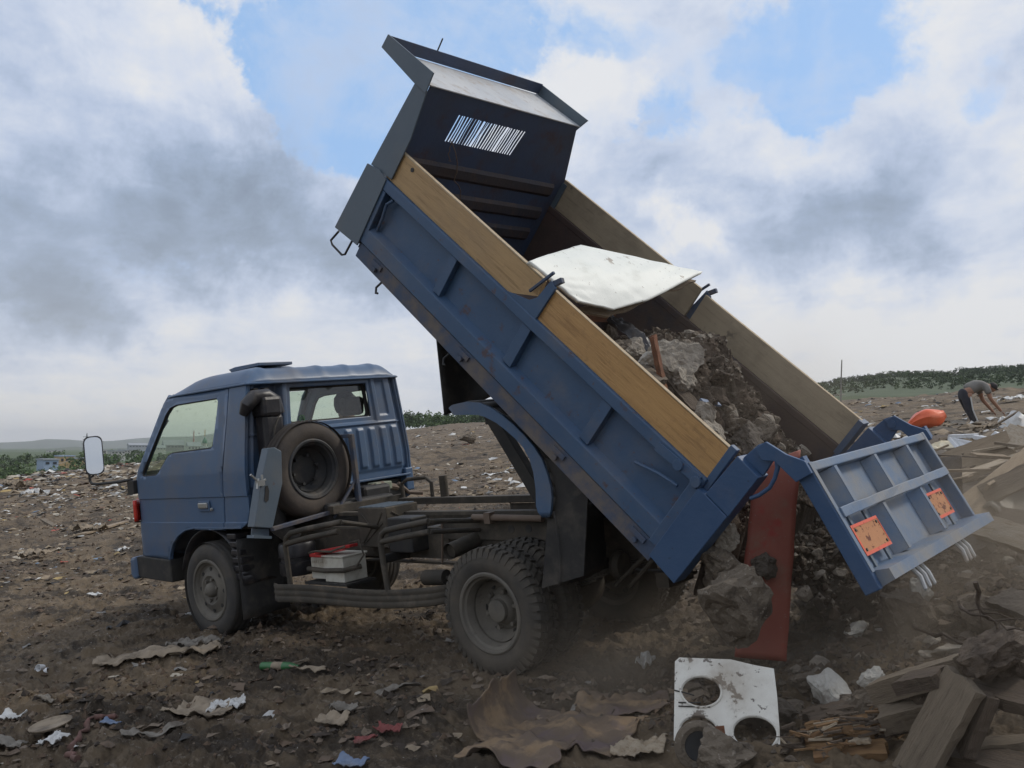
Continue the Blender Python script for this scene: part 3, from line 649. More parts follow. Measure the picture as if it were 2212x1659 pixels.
# ---- wheel arch liner and mudflap behind the front wheel
mb = MB(); mb.grid(lambda a, b: (.0+.46*math.cos(PI*(.02+.9*a)), .02+.30*b, .42+.46*math.sin(PI*(.02+.9*a))-.02), 20, 2); add('arch_liner', mb, blackpl, truck, True, solid=.01); mb = MB(); mb.grid(lambda a, b: (.0+.46*math.cos(PI*(.02+.9*a)), 1.37+.30*b, .42+.46*math.sin(PI*(.02+.9*a))-.02), 20, 2); add('arch_liner', mb, blackpl, truck, True, solid=.01)
mb = MB()
for k in range(6): z = .47+.062*k; x = .42+.10*math.sin(k*.35)-.018*k; mb.box((x-.10-.01*k,.015,z), (x+.0-.012*k+.03,.19,z+.045))
add('ribbed_splash_guard', mb, blackpl, truck, bevel=.008)
mb = MB(); mb.grid(lambda a, b: (.43+.05*a+.01*math.sin(a*6), .005+.40*a, .16+.02*a+.62*b), 8, 8); add('front_mudflap', mb, rubber, truck, True, solid=.012)
# ---- bent blue bracket and frame carrying the spare wheel
X = .95
def yz(px, py, x=X): p = at(px, py, x=x); return (p.y, p.z)
zz1 = lambda x, y: (141.1+.4081*x, 733.6+.4081*y)
pb = [yz(*zz1(*q)) for q in ((1075,575),(1110,570),(1145,590),(1150,760),(1098,1000),(1000,993),(1035,760))]
mb = MB(); mb.prism(pb, X-.09, X, 'yz'); carrier = add('spare_wheel_bracket', mb, grayblue, truck, bevel=.006)
mb = MB(); pl_ = [yz(*zz1(*q)) for q in ((1000,1000),(1092,1002),(1092,1054),(996,1052))]; mb.prism(pl_, X-.04, X-.03, 'yz'); 
mb.prism([yz(*zz1(*q)) for q in ((998,1036),(1092,1040),(1092,1054),(996,1052))], X-.09, X+.004, 'yz'); add('bracket_foot', mb, grayblue, carrier, bevel=.003)
mb = MB(); sl_ = [yz(*zz1(*q), x=X+.004) for q in ((1060,775),(1072,772),(1080,800),(1076,850),(1064,862),(1054,850),(1058,810))]; mb.prism(sl_, X+.001, X+.004, 'yz'); add('bracket_slot', mb, darkm, carrier)
mb = MB(); q0 = at(*zz1(1030,760), x=X+.01); q1 = at(*zz1(980,715), x=X+.01); q2 = at(*zz1(1060,740), x=X+.01)
mb.tube([q1, q0, q2], .009, 6); mb.tube([at(*zz1(1015,790), x=X+.02), at(*zz1(1022,735), x=X+.02)], .008, 6); mb.tube([at(*zz1(1045,775), x=X+.02), at(*zz1(1040,715), x=X+.02)], .008, 6); mb.box(q0-Vector((.01,.03,.02)), q0+Vector((.02,.03,.02))); add('wing_bolt', mb, handle_m, carrier, True)
mb = MB(); mb.beam((X+.0,-.02,.87), (X,.80,.935), .045, .03, side=(1,0,0)); mb.beam((X,.55,.865), (X,.80,1.13), .02, .02, side=(1,0,0)); mb.beam((X,.80,1.50), (X,.815,.90), .05, .03, side=(1,0,0)); mb.beam((X,.80,1.49),(.72,.79,1.49),.04,.03)
add('spare_wheel_cradle', mb, rusty, truck, bevel=.004)
# ---- engine-side bits seen under the cab
mb = MB(); mb.box((.30,.50,.55), (.95,1.2,.98)); mb.tube([(.5,.45,.62),(.5,1.25,.62)], .10, 14); mb.box((.70,.95,.95),(.86,1.25,1.06)); add('gearbox', mb, darkm, truck, bevel=.03)
mb = MB(); mb.tube([(.72,.90,1.06),(.78,1.0,1.02),(.80,1.2,1.05),(.76,1.40,1.0)], .028, 8); mb.tube([(.95,1.25,1.05),(.96,1.35,.96),(1.02,1.45,.94)], .018, 8); add('pipe', mb, brass, truck, True)
mb = MB(); mb.box((.70,1.12,1.00),(.82,1.30,1.07)); add('tank_cap_plate', mb, mat('pale_green_casting', (.22,.25,.18), (.3,.3,.22), 8, .7), truck, bevel=.01)
# ---- chassis
for y in (.45, 1.18):
    mb = MB(); mb.box((.5,y,.60), (2.30,y+.012,.80)); mb.prism([(-.9,.56),(.5,.60),(2.25,.60),(2.4,.62),(4.15,.64),(4.15,.82),(2.42,.862),(2.2,.80),(-.9,.74)], y+.013, y+.022)
    mb.box((2.24,y-.004,.735), (4.1,y+.009,.875)); mb.box((-.9,y+.023,.555),(4.15,y+.075,.57)); mb.box((-.9,y+.023,.79),(4.15,y+.075,.805))
    rail = add('chassis_rail', mb, frame_m, truck, bevel=.003)
    if y < 1:
        for x in (3.02, 3.20):
            p_ = at(*( (903+.4422*455, 790+.4422*797) if x < 3.1 else (903+.4422*540, 790+.4422*797)), y=y-.006)
            h_ = MB(); h_.tube([p_+Vector((0,-.001,0)), p_+Vector((0,.002,0))], .026, 18); add('round_hole', h_, darkm, rail)
for x in (.9, 1.9, 2.6, 3.5, 4.1):
    mb = MB(); mb.box((x-.04,.474,.62), (x+.04,1.178,.78)); add('cross_member', mb, darkm, truck, bevel=.004)
# sub-frame on top of the rails that carries the hoist
for y in (.52, 1.14):
    mb = MB(); mb.box((1.05,y,.884), (4.05,y+.07,.935 if y > 1 else .912)); add('hoist_subframe_rail', mb, frame_m, truck, bevel=.004)
mb = MB(); mb.box((.95,.50,.90),(1.02,1.25,.96)); mb.tube([(1.03,1.22,.93),(1.03,1.22,1.05),(1.10,1.22,1.08),(1.32,1.22,1.09),(1.38,1.22,1.05),(1.38,1.22,.93)], .016, 8); mb.tube([(1.52,1.22,.92),(1.52,1.22,1.10)], .035, 12)
add('frame_hoop', mb, frame_m, truck, 40)
# steel tool box with pressed X
mb = MB(); mb.box((1.49,.35,.682), (1.80,.66,.966)); box_ = add('tool_box', mb, frame_m, truck, bevel=.008)
mb = MB(); mb.tube([(1.53,.348,.93),(1.62,.346,.84),(1.66,.346,.825),(1.70,.346,.85),(1.76,.348,.935)], .006, 5); mb.tube([(1.53,.348,.70),(1.76,.348,.86)], .005, 5); mb.tube([(1.64,.346,.83),(1.53,.348,.715)], .005, 5); mb.tube([(1.803,.40,.93),(1.803,.49,.88),(1.803,.60,.95)], .005, 5); add('pressed_x', mb, frame_m, box_, True)
mb = MB()
for k in range(5): mb.box((1.50+.06*k,.36,.967), (1.535+.06*k,.65,.972))
add('lid_slat', mb, grayblue, box_)
mb = MB(); mb.box((1.86,.30,.66), (2.10,.46,.90)); mb.box((1.86,.2,.60),(1.9,.5,.66)); add('relay_box', mb, darkm, truck, bevel=.01)
# batteries
mb = MB(); mb.box((1.22,.10,.495), (1.375,.30,.648)); b1 = add('battery', mb, battw, truck, bevel=.006)
mb = MB(); mb.box((1.215,.095,.650), (1.38,.305,.672)); add('battery_lid', mb, battr, b1, bevel=.004)
mb = MB()
for k in range(6): mb.box((1.235+.023*k,.094,.61), (1.243+.023*k,.099,.645))
add('case_rib', mb, battw, b1)
mb = MB(); mb.box((1.385,.09,.480), (1.60,.30,.655)); b2 = add('battery', mb, battw, truck, bevel=.006)
mb = MB(); mb.box((1.37,.08,.655), (1.61,.31,.668)); add('battery_lid', mb, battw, b2, bevel=.004)
mb = MB(); mb.beam((1.30,.12,.685),(1.60,.20,.725),.10,.022); add('battery_strap', mb, battr, b2, bevel=.004)
mb = MB(); mb.tube([(1.205,.085,.568),(1.40,.078,.562),(1.61,.085,.57),(1.66,.20,.58)], .018, 8); mb.tube([(1.22,.09,.68),(1.32,.07,.70),(1.50,.07,.70),(1.60,.12,.73)], .008, 6); mb.tube([(1.55,.2,.74),(1.66,.2,.76),(1.70,.2,.66),(1.64,.15,.56)], .007, 6); add('battery_clamp', mb, frame_m, truck, True)
mb = MB(); mb.box((1.18,.06,.462),(1.66,.32,.478)); add('battery_tray', mb, darkm, truck)
# air tank / fuel canisters
mb = MB(); mb.lathe([(0,-.12),(.13,-.12),(.14,-.10),(.14,-.02),(.128,-.015),(.128,.015),(.14,.02),(.14,.10),(.13,.12),(0,.12)], (.87,.24,.61), 'z', 24); add('air_filter_canister', mb, blackpl, truck, True)
mb = MB(); mb.tube([(2.25,.75,.60),(2.9,.75,.52)], .05, 12); mb.tube([(1.0,.8,.62),(2.3,.78,.58)], .035, 10); add('drive_shaft', mb, frame_m, truck, True)
mb = MB(); mb.tube([(WB,.2,.38),(WB,1.5,.38)], .065, 14); mb.lathe([(.08,-.17),(.16,-.10),(.18,0),(.16,.10),(.08,.17)], (WB,.86,.38), 'y', 20); add('rear_axle', mb, frame_m, truck, True)
mb = MB(); mb.tube([(0,.1,.37),(0,1.6,.37)], .05, 12); add('front_axle', mb, frame_m, truck, True)
for y in (.50, 1.14):
    for k in range(4):
        pass
    mb = MB()
    for k in range(5): 
        L = .62-.09*k; mb.grid(lambda a, b: (WB+L*(2*a-1), y+.07*b, .46-.016*k+.12*(2*a-1)**2*(L/.62)**2), 12, 1)
    add('leaf_spring', mb, frame_m, truck, solid=.011)
mb = MB(); mb.tube([(2.55,.20,.700),(2.55,.52,.74)], .052, 18, caps=False); mb.tube([(2.55,.22,.700),(2.55,.50,.74)], .040, 18); mb.tube([(2.2,.30,.50),(2.40,.30,.51)], .052, 14); mb.tube([(2.36,.30,.51),(2.62,.30,.49)], .014, 8); mb.tube([(2.42,.28,.45),(2.46,.28,.41),(2.50,.28,.45)], .008, 6)
add('exhaust_pipe', mb, frame_m, truck, True)
mb = MB(); p0, p1 = at(507.9+.3316*1550, 1044+.3316*222, y=.40), at(507.9+.3316*2005, 1044+.3316*230, y=.40); mb.tube([p0, p1], .022, 10); mb.box(p0.lerp(p1,.24)-Vector((.02,.03,.035)), p0.lerp(p1,.24)+Vector((.03,.03,.035))); mb.tube([at(507.9+.3316*1350,1044+.3316*250,y=.41), at(507.9+.3316*1350,1044+.3316*520,y=.41)], .008, 6)
add('hydraulic_line', mb, brass, truck, 40)
# ---- side guard: bent tubes and the long corrugated rail
def zc(x, y): return (507.9+.3316*x, 1044+.3316*y)
mb = MB(); 
def guardpt(a, b):
    x = .83+1.84*a; zt = .455+.02*math.sin(a*1.4)+.045*a*a*a; h = .128-.015*a
    y = -.0-.005*math.sin(b*PI*3)**2 + (.05*sm(a, .06, 0) + .07*sm(a, .93, 1))
    return (x, float(y), zt-h*b+.01*math.sin(a*7))
mb.grid(guardpt, 40, 16); guard = add('side_guard_rail', mb, frame_m, truck, True, solid=-.012)
for pts in ([(2.60,.0,.925),(2.35,.0,.89),(2.19,.0,.865),(2.145,.0,.84),(2.128,.0,.79),(2.13,.0,.70),(2.155,.0,.47)], [(2.60,.0,.86),(2.35,.0,.825),(2.13,.0,.79)],
            [(1.70,.03,.915),(1.30,.02,.865),(1.12,.02,.835),(1.06,.02,.80),(1.04,.02,.74),(1.06,.02,.45)], [(1.66,.03,.85),(1.30,.02,.80),(1.05,.02,.755)]):
    mb = MB(); mb.tube(pts, .020, 10); add('guard_tube', mb, frame_m, truck, True)
for pts in ([(2.60,.0,.925),(2.60,.45,.86)], [(2.60,.0,.86),(2.60,.45,.80)], [(1.70,.03,.915),(1.70,.46,.80)]):
    mb = MB(); mb.tube(pts, .016, 8); add('guard_stay', mb, frame_m, truck, True)

# ------------------------------------------------------------------ tipping bed (u forward along the bed, y across, w up from its floor)
TH = .7661; cs, sn_ = math.cos(TH), math.sin(TH)
BO = Vector((4.2607, -.0731, .7743)); BU = Vector((-cs, 0, sn_)); BW = Vector((sn_, 0, cs)); BY = Vector((0, 1, 0))
BED = Matrix.Translation(BO) @ m3(BU, BY, BW).to_4x4()
L, H, Wd = 2.79, .50, 1.70
def bpt(u, y, w): return BED @ Vector((u, y, w))
bed = bpy.data.objects.new('tipping_bed', None); COL.objects.link(bed); bed.parent = truck
def bp(name, mb, m, **k): return add(name, mb, m, bed, **k)
mb = MB(BED); mb.box((-.02,.05,.02), (L,Wd-.05,.05)); bp('bed_floor', mb, innerrust)
# near side wall: skin, rails, ledge, stakes
mb = MB(BED); mb.box((0,.050,.0), (L,.062,H-.005)); bp('side_skin', mb, bluebed)
mb = MB(BED); mb.box((-.003,-.004,.430), (L+.02,.075,H)); bp('top_rail', mb, bluebed, bevel=.008)
mb = MB(BED); mb.prism([(.055,.185),(.0,.152),(.0,.055),(.012,.050),(.055,.050)], .0, L+.02, 'yz'); bp('side_ledge', mb, bluebed, bevel=.004)
mb = MB(BED); mb.box((.0,.010,-.055), (L-.02,.045,.047)); bp('lower_rail', mb, rusty, bevel=.004)
for u0, u1 in ((1.985,2.05),(1.295,1.365),(.630,.697)):
    mb = MB(BED); mb.prism([(u0,.17),(u1,.17),(u1,.428),(u0,.428)], .006, .049, 'xz'); bp('stake', mb, bluebed, bevel=.005)
mb = MB(BED); mb.box((.003,-.001,.04), (.06,.049,.428)); bp('end_stake', mb, bluebed, bevel=.004); mb = MB(BED); mb.box((2.74,-.001,.10),(2.79,.049,.428)); bp('end_stake', mb, bluebed, bevel=.004)
mb = MB(BED); mb.tube([(.36,.02,.29),(.22,.0,.345),(.10,.0,.37)], .010, 8); bp('latch_rod', mb, bluebed, smooth=True); mb = MB(BED); mb.tube([(2.70,.03,.18),(2.69,.015,.28),(2.70,.01,.37),(2.66,.01,.42)], .010, 8); bp('latch_rod', mb, bluebed, smooth=True)
mb = MB(BED); mb.beam((.30,-.012,.455),(.02,-.012,.475),.012,.05,seg=1); mb.tube([(.15,-.03,.462),(.15,.0,.462)], .028, 14); mb.tube([(.03,-.03,.462),(.03,.0,.462)], .028, 14); bp('side_latch', mb, bluebed, bevel=.002)
for u in (2.55,1.62,.75,.12):
    mb = MB(BED); mb.box((u-.05,-.004,.0),(u+.05,.012,.03)); mb.tube([(u,-.014,-.018),(u,.02,-.018)], .016, 10); bp('hinge', mb, rusty, bevel=.002)
for u in (2.46, 1.72):
    mb = MB(BED); mb.tube([(u,.01,-.055),(u+.012,.0,-.10),(u-.015,-.01,-.125),(u-.03,-.01,-.115)], .008, 6); bp('rope_hook', mb, darkm, smooth=True)
# far side wall
mb = MB(BED); mb.box((.0,Wd-.062,.0), (L,Wd-.05,H)); bp('side_skin', mb, innerrust)
mb = MB(BED); mb.box((0,Wd-.066,H-.045),(L,Wd,H+.001)); bp('top_rail', mb, innerrust, bevel=.006)
# sub-frame beams and hinge under the floor
for y in (.50,1.12):
    mb = MB(BED); mb.box((-.12,y,-.10), (L-.1,y+.07,.018)); bp('bed_beam', mb, frame_m, bevel=.005)
for k in range(7):
    u = .15+.42*k; mb = MB(BED); mb.box((u,.06,-.045),(u+.05,Wd-.06,.017)); bp('bed_cross_member', mb, frame_m)
# side boards, bolted above the rails
mb = MB(BED); mb.prism([(1.565,.492),(2.815,.502),(2.835,.698),(1.385,.690),(1.37,.60)], .020, .047, 'xz'); bb = bp('near_side_board', mb, plyn, bevel=.002)
mb = MB(BED); mb.prism([(.005,.488),(1.325,.494),(1.300,.690),(.0,.684)], .020, .047, 'xz'); bb2 = bp('near_side_board', mb, plyn2, bevel=.002); bb2['label'] = 'varnished orange rear board of the near side'
for b_, a_, c_ in ((bb,1.39,2.83),(bb2,.0,1.30)):
    mb = MB(BED); mb.box((a_,.0195,.6895 if b_ is bb2 else .694),(c_,.0475,.6925 if b_ is bb2 else .701)); add('raw_top_edge', mb, plyedge, b_)
mb = MB(BED); mb.tube([(2.63,.016,.655),(2.63,.022,.655)], .014, 12); add('bolt', mb, darkm, bb)
mb = MB(BED); mb.box((1.36,Wd-.045,.502),(L,Wd-.018,.720)); f1_ = bp('far_side_board', mb, plyf, bevel=.002)
mb = MB(BED); mb.box((.0,Wd-.045,.502),(1.31,Wd-.018,.705)); f2_ = bp('far_side_board', mb, plyf, bevel=.002)
for b_, a_, c_, zt in ((f1_,1.36,L,.7203),(f2_,.0,1.31,.7053)): mb = MB(BED); mb.box((a_,Wd-.0455,zt),(c_,Wd-.0175,zt+.003)); add('raw_top_edge', mb, plyedge, b_)
# mid stakes with forked tops and gusset plates
for y0, y1 in ((.000,.018),(Wd-.016,Wd+.002)):
    mb = MB(BED); mb.prism([(1.565,.500),(1.395,.500),(1.325,.72),(1.30,.72),(1.285,.50),(1.26,.50)][:0] or [(1.58,.497),(1.30,.497),(1.285,.71),(1.335,.73),(1.36,.60),(1.40,.555)], y0, y1, 'xz'); g_ = bp('mid_stake', mb, bluebed, bevel=.002)
    mb = MB(BED); mb.beam((1.42,(y0+y1)/2-.012,.60),(1.340,(y0+y1)/2-.012,.775),.018,.016); mb.beam((1.33,(y0+y1)/2+.01,.70),(1.285,(y0+y1)/2+.016,.765),.03,.03); add('forked_tip', mb, rusty, g_, bevel=.003)
# headboard: sheet with ribs and a grille of slots
HW = 1.135
def farY(w): return float(np.interp(w, [0,.46,.70,1.135], [Wd-.06,Wd-.03,1.66,1.475]))
SL = []
n_sl = 26
for k in range(n_sl):
    t = k/(n_sl-1)
    wv_ = .004*math.sin(k*2.1)+ (.007 if k in (9,10,17,18) else 0)
    SL.append((.352+.635*t + wv_, .333+.62*t + wv_*.2))     # y at the top and bottom of the slot
ST, SB = 1.004, .817
mb = MB(BED)
def hq(y0, w0, y1, w1, x0=L-.012, x1=L):
    mb.box((x0,y0,w0),(x1,y1,w1))
poly = [(.02,.0),(farY(0),.0),(farY(.46),.46),(farY(.70),.70),(farY(HW),HW),(.022,HW)]
holes = []
for k, (yt, yb_) in enumerate(SL):
    g = .0078 if k not in (9,18) else .013
    if k in (5,6): g = .005
    holes.append([(yb_-g,SB),(yb_+g,SB),((yt+yb_)/2+g+.004*math.sin(k),(ST+SB)/2),(yt+g,ST),(yt-g,ST),((yt+yb_)/2-g+.004*math.sin(k),(ST+SB)/2)])
bm = bmesh.new(); vs = []
for Lp in [poly]+holes: vs += [bm.verts.new(BED @ Vector((L, a, b))) for a, b in Lp]
for t in tessellate_polygon([[Vector((a, b, 0)) for a, b in Lp] for Lp in [poly]+holes]):
    try: bm.faces.new([vs[k] for k in t])
    except ValueError: pass
bmesh.ops.recalc_face_normals(bm, faces=bm.faces)
me = bpy.data.meshes.new('headboard'); bm.to_mesh(me); bm.free(); me.materials.append(inner)
head = add('headboard', me, None, bed, solid=.006)
for w0 in (.62,.42,.24):
    mb = MB(BED); mb.prism([(L-.002,w0-.06),(L-.022,w0-.03),(L-.022,w0+.03),(L-.002,w0+.06)], .06, farY(w0)-.10, 'xz'); add('pressed_rib', mb, mat('rusted_rib_steel', (.040, .038, .048), (.060, .045, .042), 5, .7, .2, 30, spots=[((.13, .085, .06), 9, .55, .72, .5)]), head, bevel=.008)
# near and far flanges of the headboard
mb = MB(BED); mb.prism([(2.772,.02),(3.03,-.005),(2.985,.495),(2.86,.52),(2.772,.50)], -.012, -.002, 'xz'); bp('headboard_lower_flange', mb, grayblue, bevel=.003)
mb = MB(BED); mb.prism([(2.745,.52),(2.965,.50),(2.895,1.095),(2.775,1.10),(2.735,.80)], .002, .012, 'xz'); bp('headboard_upper_flange', mb, grayblue, bevel=.002)
mb = MB(BED); mb.prism([(2.74,.0),(2.97,.0),(2.90,.70),(2.74,.70)], Wd-.06, Wd-.05, 'xz'); bp('headboard_far_flange', mb, grayblue, bevel=.002)
mb = MB(BED); mb.box((L+.006,.0,.02),(L+.15,Wd-.07,.10)); mb.box((L+.006,.0,.44),(L+.12,Wd-.07,.50)); bp('headboard_cross_bar', mb, grayblue, bevel=.005)
# cab guard: tray with cheeks and a front lip
mb = MB(BED); mb.box((L-.012,.004,HW-.003),(3.27,1.50,HW+.004)); guardp = bp('cab_guard', mb, galv)
mb = MB(BED); mb.prism([(2.777,1.213),(2.770,1.085),(2.895,1.090),(3.286,1.134),(3.275,1.225)], -.006, .004, 'xz'); add('guard_cheek', mb, grayblue, guardp, bevel=.003)
mb = MB(BED); mb.prism([(2.745,1.205),(2.80,1.095),(2.92,1.090),(3.286,1.130),(3.275,1.215)], 1.502, 1.512, 'xz'); add('guard_cheek', mb, grayblue, guardp, bevel=.003)
mb = MB(BED); mb.box((3.262,.006,HW+.011),(3.270,1.50,1.222)); add('guard_lip', mb, inner, guardp)
mb = MB(BED); mb.tube([(3.27,.42,1.20),(3.272,.42,1.305)], .005, 6); add('antenna_stub', mb, darkm, guardp)
mb = MB(BED); mb.tube([(2.99,.0,-.01),(3.02,-.005,-.10),(2.99,-.005,-.115),(2.87,-.005,-.115),(2.845,-.005,-.095),(2.84,.0,.01)], .0075, 8); bp('step_loop', mb, darkm, smooth=True)
# wire hanging from the grille
mb = MB(); 
pts = [at(*q, x=bpt(L-.03,.5,.7).x) for q in ((974,308),(976,318),(985,322),(987,340),(989,360),(984,378),(990,382),(983,392),(992,404),(995,420),(993,436))]
def ondeck(px, py, u): # point of a photo ray on the plane u=const of the bed
    d = ray(px, py); t = (BO + BU*u - CAM).dot(BU)/d.dot(BU); return CAM+d*t
pts = [ondeck(px, py, L-.05) for px, py in ((974,305),(978,312),(984,330),(988,352),(987,372),(983,380),(981,391),(990,400),(995,412),(994,438))]
mb.tube(pts, .0035, 5); pts = [ondeck(px, py, L-.05) for px, py in ((976,308),(971,320),(972,326),(968,332),(972,345),(975,349),(969,347))]; mb.tube(pts, .003, 5)
add('hanging_wire', mb, brass, head, True)
# rear corner posts
for y0, y1, s in ((-.035,.075,0),(Wd-.075,Wd+.02,1)):
    mb = MB(BED); mb.prism([(.0,-.003),(-.018,-.002),(-.185,-.010),(-.195,.448),(-.045,.455),(-.002,.45)], y0, y1, 'xz'); post = bp('rear_post', mb, bluerear, bevel=.004)
    mb = MB(BED); mb.prism([(-.046,.457),(-.197,.450),(-.200,.700),(-.062,.708)], y0+.003, y1-.003, 'xz'); add('post_head', mb, bluerear, post, bevel=.004)
    mb = MB(BED); mb.box((-.030,y0+.05 if s == 0 else y0,.452),(.010,y0+.085 if s == 0 else y1,.708)); add('board_channel', mb, bluebed, post, bevel=.003)
    mb = MB(BED); mb.prism([(-.075,.702),(-.095,.80),(-.115,.830),(-.155,.842),(-.182,.825),(-.192,.79),(-.200,.702)], y0+.045, y0+.065, 'xz'); add('pivot_ear', mb, bluerear, post, bevel=.003)
    mb = MB(BED); mb.tube([(-.149,y0+.025,.803),(-.149,y0+.09,.803)], .024, 16); add('pivot_pin', mb, bluerear, post, 40)
mb = MB(BED); mb.tube([(-.16,-.012,.835),(-.205,-.012,.825),(-.235,-.012,.79),(-.255,-.012,.74),(-.262,-.012,.69),(-.245,-.012,.63),(-.222,-.012,.588)], [.014,.014,.012,.010,.010,.010,.010], 10); bp('tailgate_lever', mb, bluerear, smooth=True)
mb = MB(BED); mb.box((-.10,.08,-.05),(-.03,Wd-.08,.018)); bp('rear_sill', mb, bluerear, bevel=.005)
# ---- tailgate, swung out on its top pivots (n outward, y across, a down the gate)
G2 = .4442; gN = Vector((math.cos(G2), 0, math.sin(G2))); gA = Vector((math.sin(G2), 0, -math.cos(G2)))
PIN = bpt(-.1487, 0, .8097); GATE = Matrix.Translation(PIN) @ m3(gN, BY, gA).to_4x4()
gate = bpy.data.objects.new('tailgate', None); COL.objects.link(gate); gate.parent = truck
def gp_(name, mb, m=bluegate, **k): return add(name, mb, m, gate, **k)
GW = 1.60
mb = MB(GATE); mb.box((.070,.02,.14),(.078,GW-.02,.70)); gp_('gate_plate', mb, bluegate)
mb = MB(GATE); mb.box((.079,.0,.133),(.139,GW,.176)); gp_('gate_top_rail', mb, bluegate, bevel=.006)
mb = MB(GATE); mb.box((.064,-.004,.130),(.142,.030,.735)); gp_('gate_side_rail', mb, bluerear, bevel=.006)
mb = MB(GATE); mb.box((.1425,.001,.134),(.146,.031,.66)); gp_('gate_side_face', mb, bluegate)
mb = MB(GATE); mb.box((.064,GW-.030,.130),(.1415,GW+.004,.70)); gp_('gate_side_rail', mb, bluegate, bevel=.006)
mb = MB(GATE); mb.prism([(.079,.640),(.140,.655),(.205,.672),(.205,.722),(.079,.735)], .031, GW+.02, 'xz')
mb.v = [p for p in mb.v]; gp_('gate_bottom_beam', mb, bluegate, bevel=.005)
mb = MB(GATE); mb.beam((.150,.03,.385),(.150,GW-.03,.378),.012,.046,side=(1,0,0),seg=10)
for k, p in enumerate(mb.v): mb.v[k] = p + Vector((random.uniform(-.003,.003), 0, random.uniform(-.003,.003)))
gp_('gate_mid_bar', mb, bluegate, bevel=.004)
for y, a0, a1 in ((.255,.178,.36),(.765,.178,.36),(1.245,.178,.36),(.535,.405,.645),(1.08,.405,.645)):
    mb = MB(GATE); mb.prism([(.079,y-.07),(.138,y-.022),(.142,y-.022),(.142,y+.012),(.079,y+.018)], a0, a1, 'xy'); gp_('gate_rib', mb, bluegate, bevel=.003)
for (ya, yb2), aa in (((.083,.395),0), ((1.115,1.375),1)):
    for y in (ya+.06, yb2-.07):
        mb = MB(GATE); mb.box((.108,y-.012,.405),(.118,y+.012,.655)); gp_('plate_strap', mb, grayblue, bevel=.001)
    mb = MB(GATE); mb.box((.1195,ya,.449),(.1255,yb2,.593)); op = gp_('warning_plate', mb, orangeplate, bevel=.001)
    mb = MB(GATE); mb.box((.1258,ya,.449),(.1275,yb2,.463)); mb.box((.1258,ya,.578),(.1275,yb2,.593)); mb.box((.1258,ya,.4631),(.1275,ya+.014,.5779)); mb.box((.1258,yb2-.006,.4631),(.1275,yb2,.5779)); add('bright_border', mb, orangeedge, op)
    for y, a in ((ya+.03,.475),(yb2-.03,.475),(ya+.03,.568),(yb2-.03,.568)):
        nb = MB(GATE); nb.tube([(.126,y,a),(.130,y,a)], .007, 8); add('rivet', nb, darkm, op)
for yc in (.44, 1.10):
    for dy, sp_ in ((-.045,-.02),(.0,.0),(.045,.02)):
        mb = MB(GATE); mb.tube([(.15,yc+dy*1.3,.72),(.165,yc+dy+sp_*.5,.77),(.160,yc+dy+sp_,.825),(.155,yc+dy+sp_+.006,.832)], [.010,.012,.010,.005], 8); gp_('catch_finger', mb, galv, smooth=True)
for y in (-.030, GW+.055):
    for yy in ((y, y+.018),):
        mb = MB(GATE); mb.prism([(-.03,-.035),(.03,-.035),(.085,.06),(.145,.125),(.145,.185),(.06,.185),(.02,.06),(-.03,.03)], y, y+.018, 'xz'); arm = gp_('pivot_arm', mb, bluerear, bevel=.003)
        mb = MB(GATE); mb.box((.085,y+.02,.10),(.14,y+.06,.17)); add('arm_gusset', mb, bluerear, arm)
# ---- mudguard arch, flaps and hoist under the raised bed
def sidexz(px, py, y): p = at(px, py, y=y); return p
zz3 = lambda x, y: (902.9+.4422*x, 790+.4422*y)
out_ = [(150,205),(165,190),(230,175),(300,180),(350,200),(410,240),(470,290),(525,345),(570,400),(605,455),(630,520),(648,585),(655,640),(650,710),(640,740)]
inn_ = [(152,212),(175,236),(235,232),(295,234),(330,245),(385,275),(430,310),(480,355),(520,400),(550,455),(570,520),(582,600),(585,680),(592,715),(610,742)]
mb = MB(); A_ = [at(*zz3(*q), y=-.02) for q in out_]; B_ = [at(*zz3(*q), y=-.02) for q in inn_]
rows = []
for a, b in zip(A_, B_):
    c_ = (a+b)/2; rows.append([mb.pt(a+Vector((0,.02,0))), mb.pt(a.lerp(b,.04)), mb.pt(a.lerp(b,1.12)), mb.pt(b+Vector((0,.02,0))), mb.pt(b+Vector((0,.10,0))), ])
for k in range(len(rows)-1):
    for j in range(4): mb.face((rows[k][j], rows[k][j+1], rows[k+1][j+1], rows[k+1][j]))
fend = add('mudguard', mb, blue, truck, True, solid=.008)
mb = MB(); 
for k in range(len(A_)-1):
    a, b = A_[k], A_[k+1]; i = [mb.pt(a+Vector((0,.015,-.004))), mb.pt(b+Vector((0,.015,-.004))), mb.pt(b+Vector((0,.50,-.004))), mb.pt(a+Vector((0,.50,-.004)))]; mb.face(i)
add('mudguard_top', mb, darkm, fend, True, solid=.006)
mb = MB(); c0 = bpt(.62,0.02,-.02); mb.face([mb.pt(p) for p in (at(*zz3(640,740), y=.01), at(*zz3(655,640), y=.01), at(*zz3(600,440), y=.01), at(*zz3(700,480), y=.01), at(*zz3(838,600), y=.01), at(*zz3(820,705), y=.01))]); add('mudguard_side', mb, darkm, fend, solid=.006)
